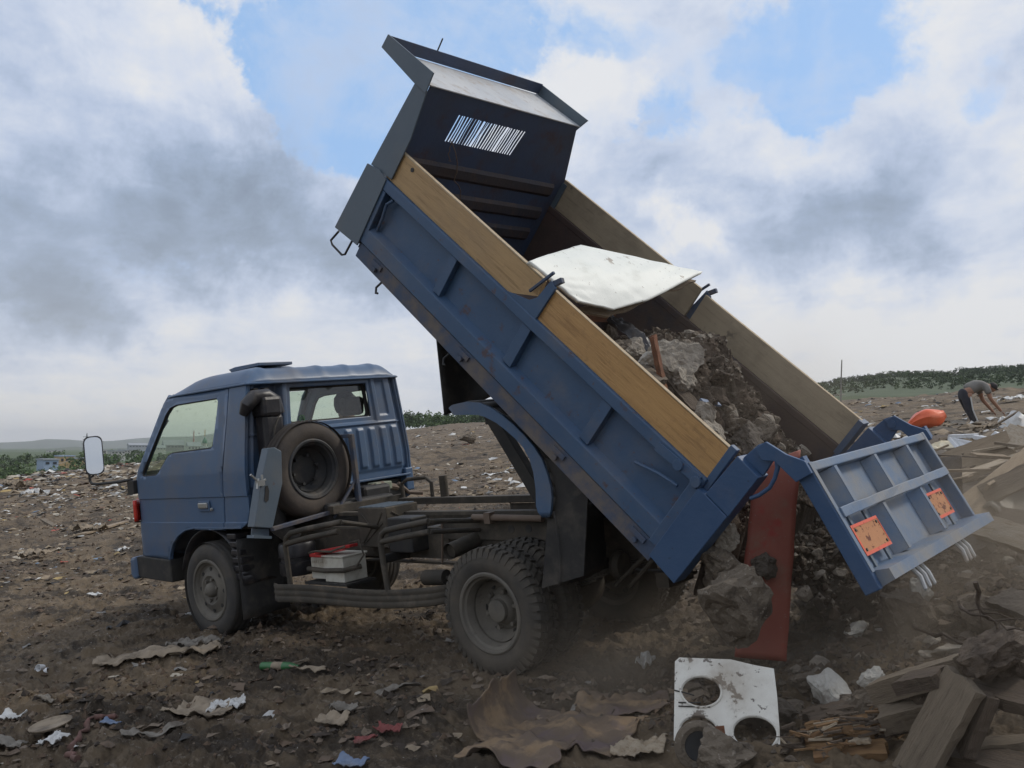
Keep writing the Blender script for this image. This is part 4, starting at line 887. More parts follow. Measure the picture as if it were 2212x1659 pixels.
# rear flap hangs from the end of the mudguard
mb = MB(); ft = at(*zz3(640,738), y=.0)
mb.grid(lambda a, b: (ft.x+.02+.05*math.sin(b*2)+.03*math.sin(a*5)*b-.06*b+.02, .0+.52*a, ft.z+.02-.40*b), 8, 10); add('rear_mudflap', mb, rubber, truck, True, solid=.012)
mb = MB(); p0, p1 = at(*zz3(838,600), y=.0), at(*zz3(812,1040), y=.0)
mb.face([mb.pt(p) for p in (at(*zz3(640,742), y=.02), at(*zz3(838,598), y=.02), at(*zz3(815,1025), y=.02), at(*zz3(612,1085), y=.02))]); add('side_flap', mb, rubber, truck, solid=.012)
# front flap hangs under the middle of the bed
xf = 2.5
q = [at(946,700,x=xf), at(950,898,x=xf), at(962,902,x=xf), at(1062,858,x=xf), at(1050,780,x=xf)]
mb = MB(); mb.grid(lambda a, b: (xf+.03*math.sin(a*4)*b, .335+.50*a, 2.12-.12*a*0-.55*b-(-.10*a*b)), 10, 10); add('hanging_flap', mb, rubber, truck, True, solid=.014)
mb = MB(); mb.beam((3.05,.62,.92),(2.66,.60,1.56),.07,.09); mb.beam((3.05,1.10,.92),(2.66,1.10,1.56),.07,.09); mb.box((2.62,.58,1.48),(2.72,1.14,1.58)); mb.box((2.98,.58,.90),(3.10,1.14,.98)); add('hoist_arm', mb, darkm, truck, bevel=.006)
# bits behind the rear wheel: tail lamp bracket, springs shackle, rods
mb = MB(); mb.box((4.02,.30,.52),(4.10,.56,.60)); mb.tube([(3.75,.30,.52),(4.12,.22,.78)], .014, 8); mb.tube([(3.85,.30,.52),(4.18,.22,.78)], .014, 8); mb.lathe([(0,-.03),(.07,-.03),(.085,0),(.07,.03),(0,.03)], (3.75,.36,.62), 'x', 16); add('tail_lamp_bracket', mb, frame_m, truck, 40)
mb = MB(); mb.box((4.08,.42,.62),(4.16,1.28,.80)); mb.tube([tuple(bpt(-.05,.30,-.04)), tuple(bpt(-.05,1.40,-.04))], .03, 12); add('rear_cross_member', mb, frame_m, truck, bevel=.004)
#@@PART3@@

# ------------------------------------------------------------------ builders for loose things
def noise3(p, s=0): 
    from mathutils import noise
    return noise.noise(Vector(p)+Vector((s*7.3, s*3.1, s*5.7)))
from mathutils import noise as mnoise
def chunk_mesh(name, size, seed, m, sub=4, rough=.16, cuts=12):
    """a broken lump: ball sliced by random planes, then roughened"""
    rnd = random.Random(seed); bm = bmesh.new(); bmesh.ops.create_icosphere(bm, subdivisions=sub, radius=1)
    pls = []
    for k in range(cuts):
        v = Vector((rnd.gauss(0,1), rnd.gauss(0,1), rnd.gauss(0,1))).normalized(); pls.append((v, rnd.uniform(.42, .80)))
    for v in bm.verts:
        for _ in range(2):
            for n, d in pls:
                o = v.co.dot(n)
                if o > d: v.co -= n*(o-d)
        q = v.co + Vector((seed*1.7, seed*.9, 0)); r = v.co.normalized()
        k = rough*.7*mnoise.noise(q*1.8) + rough*.55*mnoise.noise(q*4.2) + rough*.42*(abs(mnoise.noise(q*8))-.2) + rough*.28*mnoise.noise(q*17)
        v.co += r*k + Vector((mnoise.noise(q*6), mnoise.noise(q*6+Vector((9,0,0))), 0))*rough*.25
    for v in bm.verts: v.co = Vector((v.co.x*size[0]/1.7, v.co.y*size[1]/1.7, v.co.z*size[2]/1.7))
    me = bpy.data.meshes.new(name); bm.to_mesh(me); bm.free(); me.materials.append(m); return me
def chunk(loc, size, seed, m, label, cat='rubble', name='concrete_chunk', group=None, rot=None, sub=4, rough=.20):
    o = bpy.data.objects.new(name, chunk_mesh(name, size, seed, m, sub if max(size) > .12 else 3, rough)); COL.objects.link(o)
    rnd = random.Random(seed+5); e = rot or (rnd.uniform(-.5,.5), rnd.uniform(-.5,.5), rnd.uniform(0,6))
    from mathutils import Euler
    o.matrix_world = SITE @ Matrix.Translation(Vector(loc)) @ Euler(e).to_matrix().to_4x4()
    return tag(o, label, cat, group)
def plank(p0, p1, w, t, m, label, roll=0., name='wooden_plank', cat='plank', group=None, warp=.0, split=.03, seed=1, seg=10):
    """sawn board with a little warp, uneven edges and splintered ends"""
    rnd = random.Random(seed); p0, p1 = Vector(p0), Vector(p1); d = (p1-p0); Ln = d.length; d.normalize()
    a = Vector((0,0,1)).cross(d); a = a.normalized() if a.length > .05 else Vector((1,0,0)); b = d.cross(a)
    a, b = a*math.cos(roll)+b*math.sin(roll), -a*math.sin(roll)+b*math.cos(roll)
    mb = MB(); rows = []; nw = 4
    for k in range(seg+1):
        f = k/seg; row = []
        for j in range(nw+1):
            g = j/nw-.5; e = 0
            if k == 0: e = rnd.uniform(0, split)
            if k == seg: e = -rnd.uniform(0, split)
            off = warp*math.sin(PI*f) + warp*.3*math.sin(2*PI*f+1)
            for sd in (1, -1):
                row.append(mb.pt((f*Ln-Ln/2+e, g*w*(1+.03*rnd.uniform(-1,1))+.004*rnd.uniform(-1,1), sd*t/2+off+.0014*rnd.uniform(-1,1))))
        rows.append(row)
    for k in range(seg):
        A, B = rows[k], rows[k+1]
        for j in range(nw):
            mb.face((A[2*j], A[2*j+2], B[2*j+2], B[2*j])); mb.face((A[2*j+1], B[2*j+1], B[2*j+3], A[2*j+3]))
        mb.face((A[0], B[0], B[1], A[1])); mb.face((A[2*nw], A[2*nw+1], B[2*nw+1], B[2*nw]))
    for R_ in (rows[0], rows[-1]):
        for j in range(nw): mb.face((R_[2*j], R_[2*j+1], R_[2*j+3], R_[2*j+2]))
    o = add(name, mb, m, None, label=label, cat=cat, group=group); o.matrix_world = SITE @ Matrix.Translation((p0+p1)/2) @ m3(d, a, b).to_4x4(); return o
def sheet(loc, sx, sy, rz, amp, seed, m, label, cat, name, freq=3., nx=26, ragged=.25, thick=.004, tilt=(0,0), curl=0, ground=True, group=None, lift=.012):
    """a crumpled flat thing lying on the ground, following its bumps"""
    mb = MB(); c, s = math.cos(rz), math.sin(rz); L0 = Vector(loc)
    ny = max(6, int(nx*sy/sx))
    def fn(a, b):
        u, v = (a-.5), (b-.5); ang = math.atan2(v, u); k = 1-ragged*(.5+.5*mnoise.noise(Vector((math.cos(ang)*1.6, math.sin(ang)*1.6, seed*3.1))))*1.0
        e = max(abs(u), abs(v))*2; k2 = 1-(1-k)*e*1.0 - ragged*.07*e*abs(mnoise.noise(Vector((u*9, v*9, seed))))
        u, v = u*k2, v*k2
        x, y = u*sx, v*sy
        h = mnoise.noise(Vector((u*freq*2, v*freq, seed))); h2 = abs(mnoise.noise(Vector((u*freq*4, v*freq*2.2, seed+9)))); h3 = mnoise.noise(Vector((u*freq*11, v*freq*9, seed+4)))
        zz = amp*(.6*h+.5*(.5-h2)*1.1+.10*h3)*(.75 if nx < 32 else 1) + amp*.35
        if curl: 
            w_ = max(0, -u-.18)/.32; x2 = (-.18*sx) - math.sin(w_*2.0)*.16*sx if u < -.18 else x; zz += (1-math.cos(w_*2.0))*curl if u < -.18 else 0; x = x2
        X, Y = L0.x+x*c-y*s, L0.y+x*s+y*c
        base = gz(X, Y) if ground else L0.z+x*tilt[0]+y*tilt[1]
        return (X, Y, base+lift+zz)
    mb.grid(fn, nx, ny)
    o = add(name, mb, m, None, True, loc=L0, solid=thick, label=label, cat=cat, group=group); return o
def rod(pts, r, m, label, name, cat, n=6, group=None, kind=None):
    mb = MB(); mb.tube(pts, r, n); return add(name, mb, m, None, True, loc=pts[0], label=label, cat=cat, group=group, kind=kind)
def skin_fig(name, verts, edges, rad, m, parent, sub=2, root=0):
    me = bpy.data.meshes.new(name); me.from_pydata(verts, edges, []); me.materials.append(m)
    o = bpy.data.objects.new(name, me); COL.objects.link(o); o.parent = parent
    o.modifiers.new('skin', 'SKIN').use_smooth_shade = True
    sl_ = me.skin_vertices[0].data if me.skin_vertices else None
    if sl_ is None:
        bm = bmesh.new(); bm.from_mesh(me); bm.verts.layers.skin.verify(); bm.to_mesh(me); bm.free(); sl_ = me.skin_vertices[0].data
    for k, r in enumerate(rad): sl_[k].radius = (r if isinstance(r, tuple) else (r, r)); sl_[k].use_root = (k == root)
    o.modifiers.new('sub', 'SUBSURF').levels = sub; o.modifiers['sub'].render_levels = sub
    return o

# ------------------------------------------------------------------ load in the bed
def bw(px, py, w):
    d = ray(px, py); t = (BO + BW*w - CAM).dot(BW)/d.dot(BW); P = CAM+d*t; q = P-BO
    return q.dot(BU), q.y, w
def onload(px, py, dw=.0):
    w = .3
    for _ in range(12):
        a, b, _w = bw(px, py, w); w = .5*w + .5*(load_h(a, b)+dw)
    return bpt(a, b, w)
def onbed(px, py, w): u, y, w = bw(px, py, w); return bpt(u, y, w)
def load_h(u, y):
    h = .17 + .17*float(sm(u, 1.55, .95)) + .17*math.exp(-((u-.85)/.45)**2-((y-1.1)/.45)**2) + .13*math.exp(-((u-.95)/.45)**2-((y-1.5)/.35)**2) - .10*float(sm(u, .3, -.2))
    h *= float(sm(u, 1.75, 1.35)); h *= .70+.30*float(sm(abs(y-.85), .85, .4))
    h += .16*(f1(u*4, y*4, 7)-.5) + .09*(f1(u*11, y*11, 8)-.5) + .04*(f1(u*30, y*30, 9)-.5)
    return max(.052, h+.05)
mb = MB(BED); mb.grid(lambda a, b: (-.28+2.1*a, .07+1.56*b, load_h(-.28+2.1*a, .07+1.56*b) - (.25*float(sm(-.28+2.1*a, -.1, -.3)))), 150, 110)
add('loose_soil', mb, soil, None, True, label='loose dark soil and crushed rubble filling the lower end of the tilted bed', cat='soil', kind='stuff', loc=bpt(.7,.8,.1))
# small rubble strewn over the load: one mesh
mb = MB(BED); rnd = random.Random(3)
def bit(mb, c, r, rnd):
    c = Vector(c); ax = [Vector((rnd.gauss(0,1), rnd.gauss(0,1), rnd.gauss(0,1))).normalized()*r*rnd.uniform(.5,1.2) for _ in range(6)]
    base = [(1,0,0),(-1,0,0),(0,1,0),(0,-1,0),(0,0,1),(0,0,-1)]
    i = [mb.pt(c+Vector(b)*r*rnd.uniform(.6,1.2)+a*.25) for b, a in zip(base, ax)]
    for f in ((0,2,4),(2,1,4),(1,3,4),(3,0,4),(2,0,5),(1,2,5),(3,1,5),(0,3,5)): mb.face([i[k] for k in f])
for k in range(2600):
    u, y = rnd.uniform(-.2,1.5), rnd.uniform(.1,1.6); mb.mi = rnd.choice([0,0,0,0,0,1,1,1,2,3,3]); bit(mb, (u,y,load_h(u,y)+.004), rnd.choice([.004,.006,.009,.012,.020])*rnd.uniform(.8,1.3), rnd)
_t = []
for k in range(8):
    me_ = chunk_mesh('t', (1,1,1), 400+k, soil, 2, .22, 9); _t.append(([v.co.copy() for v in me_.vertices], [tuple(p.vertices) for p in me_.polygons])); bpy.data.meshes.remove(me_)
for k in range(260):
    u, y = rnd.uniform(-.2,1.5), rnd.uniform(.1,1.6); mb.mi = rnd.choice([0,0,0,1,1,1,2]); vs_, fs_ = rnd.choice(_t); i0 = len(mb.v); r = .025+.075*rnd.random()**2; R_ = Matrix.Rotation(rnd.uniform(0,6), 3, 'Z') @ Matrix.Rotation(rnd.uniform(-.7,.7), 3, 'X'); h_ = load_h(u, y)
    for v in vs_: q = R_ @ Vector((v.x*r*1.2, v.y*r*.9, v.z*r*.7)); mb.pt((u+q.x, y+q.y, h_+q.z+r*.1))
    for f in fs_: mb.face([i0+q for q in f])
add('rubble_crumbs', mb, [soil, concdark, concrete, wooddark], None,  label='small crumbs of concrete and earth strewn over the load in the bed', cat='rubble', kind='stuff', loc=bpt(.7,.8,.2))
# big white painted board on top
cor = [onbed(1137,569,.705), onbed(1252,535.5,.70), onbed(1514,592,.80), onbed(1400,650,.66), onbed(1322,671,.60), onbed(1245,655,.61)]
a0, b0, c0, d0, e0, f0 = cor
mb = MB(); nA, nB = 40, 30
left = lambda t: a0.lerp(b0, t)
def wb(a, b):
    # a: from the front edge a0-b0 to the rear edge f0..e0..c0 ; b across
    top = a0.lerp(b0, b)
    low = [f0, e0, d0, c0]; s_ = b*3; i = min(2, int(s_)); rr_ = low[i].lerp(low[i+1], s_-i)
    if b < .12: rr_ = f0.lerp(rr_, b/.12)
    p = top.lerp(rr_, a); n = BW
    return p + n*(.035*math.sin(PI*a)*math.sin(PI*b) + .004*mnoise.noise(Vector((a*8, b*8, 1))) + .006*mnoise.noise(Vector((a*2, b*20, 3)))*a)
mb.grid(wb, nA, nB); o = add('white_board', mb, whitepaint, None, True, loc=a0, solid=.022, label='large chipped white painted board lying across the top of the load in the bed', cat='board')
# second sheet under it and a strip sticking out
mb = MB(); mb.grid(lambda a, b: e0.lerp(c0, a) + BW*(-.055-.01*math.sin(a*9)) + (b0-c0)*(.25*b+.03*math.sin(a*14)*.3*(1-b)) + Vector((0,0,.006*math.sin(a*23))), 30, 6)
add('broken_board', mb, woodtan, None, loc=e0, solid=.014, label='splintered brown board wedged under the big white board', cat='board')
p = [onload(1258,682,.10), onload(1352,685,.10)]
plank(p[0], p[1], .085, .07, redwood, 'red-brown splintered beam poking out under the white board', roll=.3, seed=3, cat='beam', name='broken_beam')
plank(onload(1425,652,.1), onload(1487,672,.1), .03, .02, woodtan, 'thin loose stick beyond the silvery bag at the top of the load', seed=4, cat='stick', name='wood_stick')
plank(onload(1436,850,.0)+Vector((-.04,0,.34)), onload(1436,850,.0), .035, .03, redwood, 'narrow reddish lath standing upright in the load near the near board', seed=5, cat='stick', name='wood_lath')
plank(onload(1380,793,.04), onload(1435,830,.04), .11, .05, concdark, 'dark grey beam end lying in the load against the near board', seed=6, cat='beam', name='beam_offcut')
plank(onload(1445,822,.03), onload(1515,885,.03), .10, .05, wooddark, 'dark plank lying along the near board at the middle of the load', seed=7)
for (px, py, w, sz, sd, m, lb) in (
    (1462,700,.36,(.26,.34,.30),1,concrete,'pale concrete slab fragment in the upper middle of the load'),
    (1440,735,.40,(.24,.22,.18),2,concrete,'rough concrete lump just below the upper slab fragment'),
    (1460,790,.38,(.34,.25,.32),3,concrete,'largest pale concrete block, in the centre of the load'),
    (1475,830,.32,(.22,.22,.18),33,concrete,'concrete lump right under the largest block in the load'),
    (1362,758,.40,(.20,.20,.20),4,concrete,'pale broken concrete corner close to the near board, above the plank'),
    (1345,752,.42,(.15,.14,.14),44,concdark,'small brown lump touching the near board in the upper load'),
    (1402,775,.40,(.16,.14,.12),5,plaster,'small whitish plaster lump beside the near board'),
    (1318,728,.43,(.13,.13,.16),6,concdark,'small dark lump under the red-brown beam'),
    (1500,740,.33,(.18,.20,.14),7,concdark,'dark lump between the concrete slab and the black plastic'),
    (1512,905,.38,(.20,.20,.26),8,concrete,'concrete piece against the near board near the bed mouth'),
    (1535,935,.35,(.16,.18,.18),9,concrete,'last concrete piece before the bed mouth on the near side'),
    (1580,925,.26,(.24,.24,.18),10,concdark,'dusty lump in the middle of the bed mouth'),
    (1610,950,.22,(.26,.24,.18),12,dustsoil,'broad dusty clod sliding over the lip of the bed'),
    (1655,930,.22,(.22,.20,.16),13,concdark,'brown clod at the bed mouth beyond the dusty clod'),
    (1560,820,.30,(.14,.15,.12),14,soil,'dark earth clod in the middle of the load'),
    (1600,770,.34,(.14,.16,.14),15,soil,'dark earth clod high up by the far side of the load'),
    (1478,690,.42,(.12,.14,.12),16,plaster,'small pale lump beside the silvery bag')):
    sz = tuple(q*.92 for q in sz); chunk(onload(px, py, sz[2]*.18), sz, sd, m, lb, group='broken lumps in the load', name='concrete_chunk' if m in (concrete, concdark) else 'rubble_clod')
for (px, py, w, sx, sy, m, nm, cat_, lb, am) in ((1530,735,.42,.34,.40,blackpl,'plastic_bag','bag','crumpled black plastic bag high up in the load',.14),
    (1402,680,.47,.20,.26,whitepl,'silvery_bag','bag','dusty silvery crumpled bag below the white board',.10), (1372,728,.44,.42,.16,blackpl,'plastic_sheet','plastic sheet','flat black plastic sheet folded over the lumps by the near board',.04)):
    P = onload(px, py, .14 if m is whitepl else .08); mb = MB()
    mb.grid(lambda a, b: P + BU*((a-.5)*sx*(1-.25*abs(b-.5))) + BY*((b-.5)*sy*(1-.3*abs(mnoise.noise(Vector((a*3, px, 0)))))) + BW*(am*(1.1*math.exp(-((a-.5)**2+(b-.5)**2)*7)-.35) + am*.7*mnoise.noise(Vector((a*4,b*4,px*.1))) + am*.35*mnoise.noise(Vector((a*10,b*9,px*.1)))), 22, 22)
    add(nm, mb, m, None, 30, loc=P, solid=.003, label=lb, cat=cat_)
P = onload(1515,865,.05); mb = MB(); mb.beam(P, P+BU*-.05+BY*.14, .03, .012, seg=3); add('blue_strip', mb, bluepl, None, loc=P, label='bright blue plastic strip lying on the load', cat='plastic strip')
# pointed shards on the far side of the load
for (bpx, bqy, tpx, tpy, w, lb) in ((1598,905,1592,838,.30,'narrow pale shard standing up in the load'), (1715,950,1700,872,.35,'tall dark pointed slab standing near the far side of the bed mouth')):
    b_ = onload(bpx, bqy, -.02); t_ = b_ + Vector((-.04,.02,.34 if bpx > 1700 else .26)); mb = MB(); sd = .15 if bpx > 1700 else .04
    i = [mb.pt(b_+Vector((-sd,0,-.1))), mb.pt(b_+Vector((sd,.05,-.12))), mb.pt(t_+Vector((.02,0,-.03))), mb.pt(t_)]; mb.face(i)
    add('pointed_shard', mb, concdark, None, loc=b_, solid=.03, label=lb, cat='shard')
# corrugated grey sheet along the far side
mb = MB(BED); mb.grid(lambda a, b: (.55-.75*a, 1.62-.10*b*a-.02*math.sin(a*9), .06+.30*(1-b)*(1-.45*a)+.015*math.sin(a*17)), 24, 6); add('grey_sheet', mb, dustsoil, None, True, loc=bpt(.3,1.6,.2), solid=.006, label='bent dust-covered sheet sliding out along the far wall of the bed', cat='metal sheet')

# ------------------------------------------------------------------ what has fallen out behind the truck
mb = MB(); rnd = random.Random(5)
def heap_z(x, y): return gz(x, y)
for k in range(5200):
    if k % 3 == 0: x, y = rnd.gauss(4.75,.42), rnd.gauss(.85,.75)
    else: x, y = rnd.gauss(5.2,.75), rnd.gauss(1.8,1.3)
    mb.mi = rnd.choice([0,0,2,2,2,1,1,2,2,4,2]); r = rnd.choice([.004,.006,.009,.013,.022])*rnd.uniform(.8,1.3); bit(mb, (x, y, heap_z(x, y)+r*.2), r, rnd)
add('heap_crumbs', mb, [soil, concdark, dustsoil, concrete, wooddark], None, label='crumbled rubble and earth scattered on the heap behind the truck', cat='rubble', kind='stuff', loc=(5,1.6,.2))
mb = MB(); tmpl = []
for k in range(10):
    me_ = chunk_mesh('t', (1,1,1), 300+k, soil, 2, .22, 9); tmpl.append(([v.co.copy() for v in me_.vertices], [tuple(p.vertices) for p in me_.polygons])); bpy.data.meshes.remove(me_)
def lump(mb, c, r, rnd, flat=.8):
    vs_, fs_ = rnd.choice(tmpl); i0 = len(mb.v); a = rnd.uniform(0,6.28); R_ = Matrix.Rotation(a, 3, 'Z') @ Matrix.Rotation(rnd.uniform(-.6,.6), 3, 'X'); sx_, sy_, sz_ = r*rnd.uniform(.8,1.3), r*rnd.uniform(.6,1.), r*rnd.uniform(.4,1.)*flat
    for v in vs_: mb.pt(Vector(c) + R_ @ Vector((v.x*sx_, v.y*sy_, v.z*sz_)))
    for f in fs_: mb.face([i0+q for q in f])
for k in range(420):
    if k % 2: x, y = rnd.gauss(4.85,.40), rnd.gauss(.9,.75)
    else: x, y = rnd.gauss(5.35,.6), rnd.gauss(2.0,1.1)
    if x > 5.3 and y < .4: continue
    mb.mi = rnd.choice([0,0,0,1,1,1,1,2,2,3,4]); r = .035+.13*rnd.random()**2.2; lump(mb, (x, y, heap_z(x, y)+r*.1), r, rnd)
add('rubble_lumps', mb, [soil, concdark, dustsoil, concrete, wooddark], None, label='broken lumps of rubble heaped behind the truck', cat='rubble', kind='stuff', loc=(5,1.6,.2))
# falling / sliding curtain of soil from the bed lip down to the heap
top0 = bpt(-.17,.45,.06); top1 = bpt(-.17,1.58,.06)
mb = MB(); 
def slide(a, b):
    t = top0.lerp(top1, b); q = Vector((4.72+.12*math.sin(b*5)+.3*b, .95+1.2*b, gz(4.8, .95+1.2*b)-.04))
    p = t.lerp(q, a); p += Vector((.05,-.03,.22*math.sin(PI*a)*.35)) + Vector((1,-.6,.8))*(.13*(f1(a*4+3, b*6, 17)-.5)+.07*(f1(a*13, b*17, 18)-.5)); return p
mb.grid(slide, 80, 90); add('sliding_rubble', mb, dustsoil, None, True, loc=top0, label='dark earth and rubble pouring off the lip of the bed', cat='rubble', kind='stuff')
mb = MB()
for k in range(1500):
    a, b = rnd.random(), rnd.random(); mb.mi = rnd.choice([0,0,1,1,2,3]); r = rnd.choice([.004,.007,.011,.018])*rnd.uniform(.8,1.3); bit(mb, slide(a, b)+Vector((.012,-.014,.012)), r, rnd)
for k in range(150):
    a, b = rnd.random(), rnd.random(); mb.mi = rnd.choice([0,1,1,1,2,3]); lump(mb, slide(a, b)+Vector((.02,-.03,.0)), .03+.09*rnd.random()**2, rnd, 1)
add('sliding_crumbs', mb, [soil, concdark, concrete, wooddark], None, loc=top0, label='crumbs of rubble rolling down the pouring earth', cat='rubble', kind='stuff')
# red painted sheet standing in the stream
def on_y(px, py, y): return at(px, py, y=y)
rp = [at(1632,1005,y=.22), at(1730,972,y=.34), at(1699,1429,y=.24), at(1588,1420,y=.10)]
mb = MB(); mb.grid(lambda a, b: rp[0].lerp(rp[3], a).lerp(rp[1].lerp(rp[2], a), b) + Vector((.3,-.9,0))*.015*math.sin(PI*a) + Vector((.006*mnoise.noise(Vector((a*9,b*2,0))),0,0)), 30, 8)
add('red_sheet', mb, redpanel, None, True, loc=rp[3], solid=.025, label='tall worn red painted sheet leaning upright under the bed lip', cat='panel')
# near edge of the red sheet, then boulders and slabs
for (px, py, y, sz, sd, m, lb, rt) in (
    (1580,1300,-.12,(.30,.24,.44),21,concdark,'big oval concrete boulder falling in front of the red sheet',(.1,.3,.2)),
    (1555,1205,.02,(.18,.15,.20),22,concdark,'brown lump just above the big oval boulder',None),
    (1575,1160,.04,(.13,.12,.16),23,concrete,'pale lump just below the corner of the bed',None),
    (1538,1240,.05,(.14,.12,.18),24,concdark,'flat brown lump left of the big oval boulder',None),
    (1530,1175,.15,(.14,.12,.14),25,concdark,'small dark lump tucked under the bed corner',None),
    (1655,1215,.18,(.13,.12,.14),26,dustsoil,'small dusty clod in front of the red sheet',None)):
    chunk(at(px, py, y=y), sz, sd, m, lb, rot=rt, group='lumps pouring off the bed lip', name='boulder' if sd == 21 else 'concrete_chunk', cat='boulder' if sd == 21 else 'rubble')
def heap_at(px, py, up=0.):
    p = at(px, py, z=.3)
    for _ in range(8): p = at(px, py, z=gz(p.x, p.y)+up)
    return p
for (px, py, sz, sd, m, lb) in (
    (1795,1505,(.24,.18,.20),31,plaster,'whitish plaster block on the ground right of the stove top'),
    (1860,1530,(.28,.24,.20),32,concdark,'dark lump touching the right of the whitish plaster block'),
    (1850,1365,(.15,.12,.09),34,plaster,'small pale pointed stone on the dark slope below the tailgate'),
    (1790,1330,(.55,.35,.22),35,concdark,'broad dark concrete slab on the slope below the tailgate'),
    (1955,1325,(.30,.26,.36),36,concdark,'upright split block under the lower left corner of the tailgate'),
    (1985,1290,(.18,.15,.20),37,plaster,'pale broken face under the tailgate fingers'),
    (1745,1230,(.34,.28,.34),38,soil,'dark earth lump between the red sheet and the tailgate'),
    (1800,1180,(.40,.36,.30),39,dustsoil,'dusty lump behind the near side of the tailgate'),
    (2060,1240,(.36,.34,.26),40,dustsoil,'dust-covered lump under the middle of the tailgate edge'),
    (2130,1330,(.30,.30,.22),41,concdark,'half buried lump on the dusty slope at right'),
    (2000,1400,(.24,.22,.14),42,concdark,'flat stone half way down the dusty slope'),
    (1735,1480,(.16,.16,.12),43,concdark,'dark stone just right of the stove top corner'),
    (1490,1440,(.14,.12,.10),45,concdark,'dark clod above the left corner of the stove top'),
    (1565,1630,(.30,.24,.20),46,concdark,'rough brown lump in front of the stove top at its lower edge'),
    (1660,1545,(.34,.26,.12),47,dustsoil,'flat clod lying over the right of the stove top'),
    (1880,1470,(.12,.12,.14),48,plaster,'small white lump left of the wooden beams'),
    (1900,1215,(.26,.26,.22),49,soil,'dark clod right below the tailgate edge'),
    (1420,1350,(.16,.14,.12),50,dustsoil,'small dusty clod on the ground behind the rear wheel')):
    chunk(heap_at(px, py, .02), sz, sd, m, lb, name='stone' if m is plaster else 'rubble_lump', group='lumps lying behind the truck')
# white enamel stove top, standing on edge, with its four burner openings
S0 = Vector((4.545,-.50,.02)); sx_ = Vector((.93,.36,.0)).normalized()*1.0; sw = .60; 
pA, pB = at(1455,1622,z=.03), at(1690,1636,z=.02); pB = at(1690,1636,y=pA.y+.14)
uS = (pB-pA).normalized(); wS = (pB-pA).length; pT = at(1458,1420,y=pA.y+.26); vS = (pT-pA); hS = vS.length; vS.normalize(); nS = uS.cross(vS).normalized()
if nS.y > 0: nS = -nS
ST_M = Matrix.Translation(pA) @ m3(uS, vS, nS).to_4x4()
out_p = rr(0, 0, wS, hS, .012, 3)
out_p = [(x, y) for x, y in out_p]
# torn, buried right side
out_p = [(0,.0),(.0,hS-.02),(.02,hS),(wS*.56,hS*.99),(wS*.80,hS*.93),(wS*.97,hS*.90),(wS*.985,hS*.62),(wS*.99,.30*hS),(wS*.985,.0)]
def circ_(cx, cy, rx, ry, n=32): return [(cx+rx*math.cos(2*PI*k/n), cy+ry*math.sin(2*PI*k/n)) for k in range(n)]
def lp(px, py): d = ray(px, py); p = CAM + d*((pA-CAM).dot(nS)/d.dot(nS)) - pA; return p.dot(uS), p.dot(vS)
pxu, pxv = wS/235., hS/200.
BH = [(*lp(1523,1490), 44*pxu, 31*pxv), (*lp(1512,1574), 41*pxu, 27*pxv), (*lp(1634,1572), 46*pxu, 32*pxv)]
hl = [circ_(*h) for h in BH]
bm = bmesh.new(); vs = []
for Lp in [out_p]+hl: vs += [bm.verts.new(ST_M @ Vector((a, b, 0)) - pA) for a, b in Lp]
for t in tessellate_polygon([[Vector((a, b, 0)) for a, b in Lp] for Lp in [out_p]+hl]):
    try: bm.faces.new([vs[k] for k in t])
    except ValueError: pass
bmesh.ops.recalc_face_normals(bm, faces=bm.faces); me = bpy.data.meshes.new('stove_top'); bm.to_mesh(me); bm.free(); me.materials.append(whiteenam)
stove = thing('stove_top', 'dirty white enamel stove top with round burner openings standing on edge in the rubble', 'stove top', pA)
o = add('enamel_plate', me, None, stove, solid=.006)
for (cx, cy, rx_, ry_) in BH:
    mb = MB(); mb.tube([ST_M @ Vector((a, b, .003)) - pA for a, b in circ_(cx, cy, rx_+.007, ry_+.006, 36)], .005, 6, closed=True); add('burner_rim', mb, whiteenam, stove, True)
mb = MB(); mb.v = []; 
for pts in (((.02,hS*.5),(.12,hS*.505)), ((.02,hS*.46),(.16,hS*.465)), ((.0,hS*.63),(.06,hS*.6),(.09,hS*.58))): mb.tube([ST_M @ Vector((a, b, .004)) - pA for a, b in pts], .003, 5)
add('wire_mark', mb, darkm, stove)
# burner ring on a rusty square plate leaning on it
bc = at(1510,1612,y=pA.y-.07); 
ring = thing('burner_ring', 'dirty round burner ring on a bent square plate leaning on the stove top', 'burner', (bc.x, bc.y, .0))
mb = MB(); mb.lathe([(.062,.0),(.060,-.012),(.078,-.020),(.098,-.012),(.102,.0)], (0,0,0), 'y', 32); RM = Matrix.Rotation(math.radians(40), 4, 'Z') @ Matrix.Rotation(math.radians(-14), 4, 'X')
off = Vector((0, 0, bc.z)); mb.v = [RM @ p + off for p in mb.v]; add('ring', mb, concdark, ring, True)
mb = MB(); mb.lathe([(.0,-.002),(.045,-.004),(.058,-.010),(.062,-.004)], (0,0,0), 'y', 28); mb.v = [RM @ p + off for p in mb.v]; add('burner_cap', mb, rim_dark, ring, True)
mb = MB(); mb.box((-.03,.002,-.12),(.115,.006,.07)); mb.v = [RM @ p + off for p in mb.v]; add('backing_plate', mb, redwood, ring)

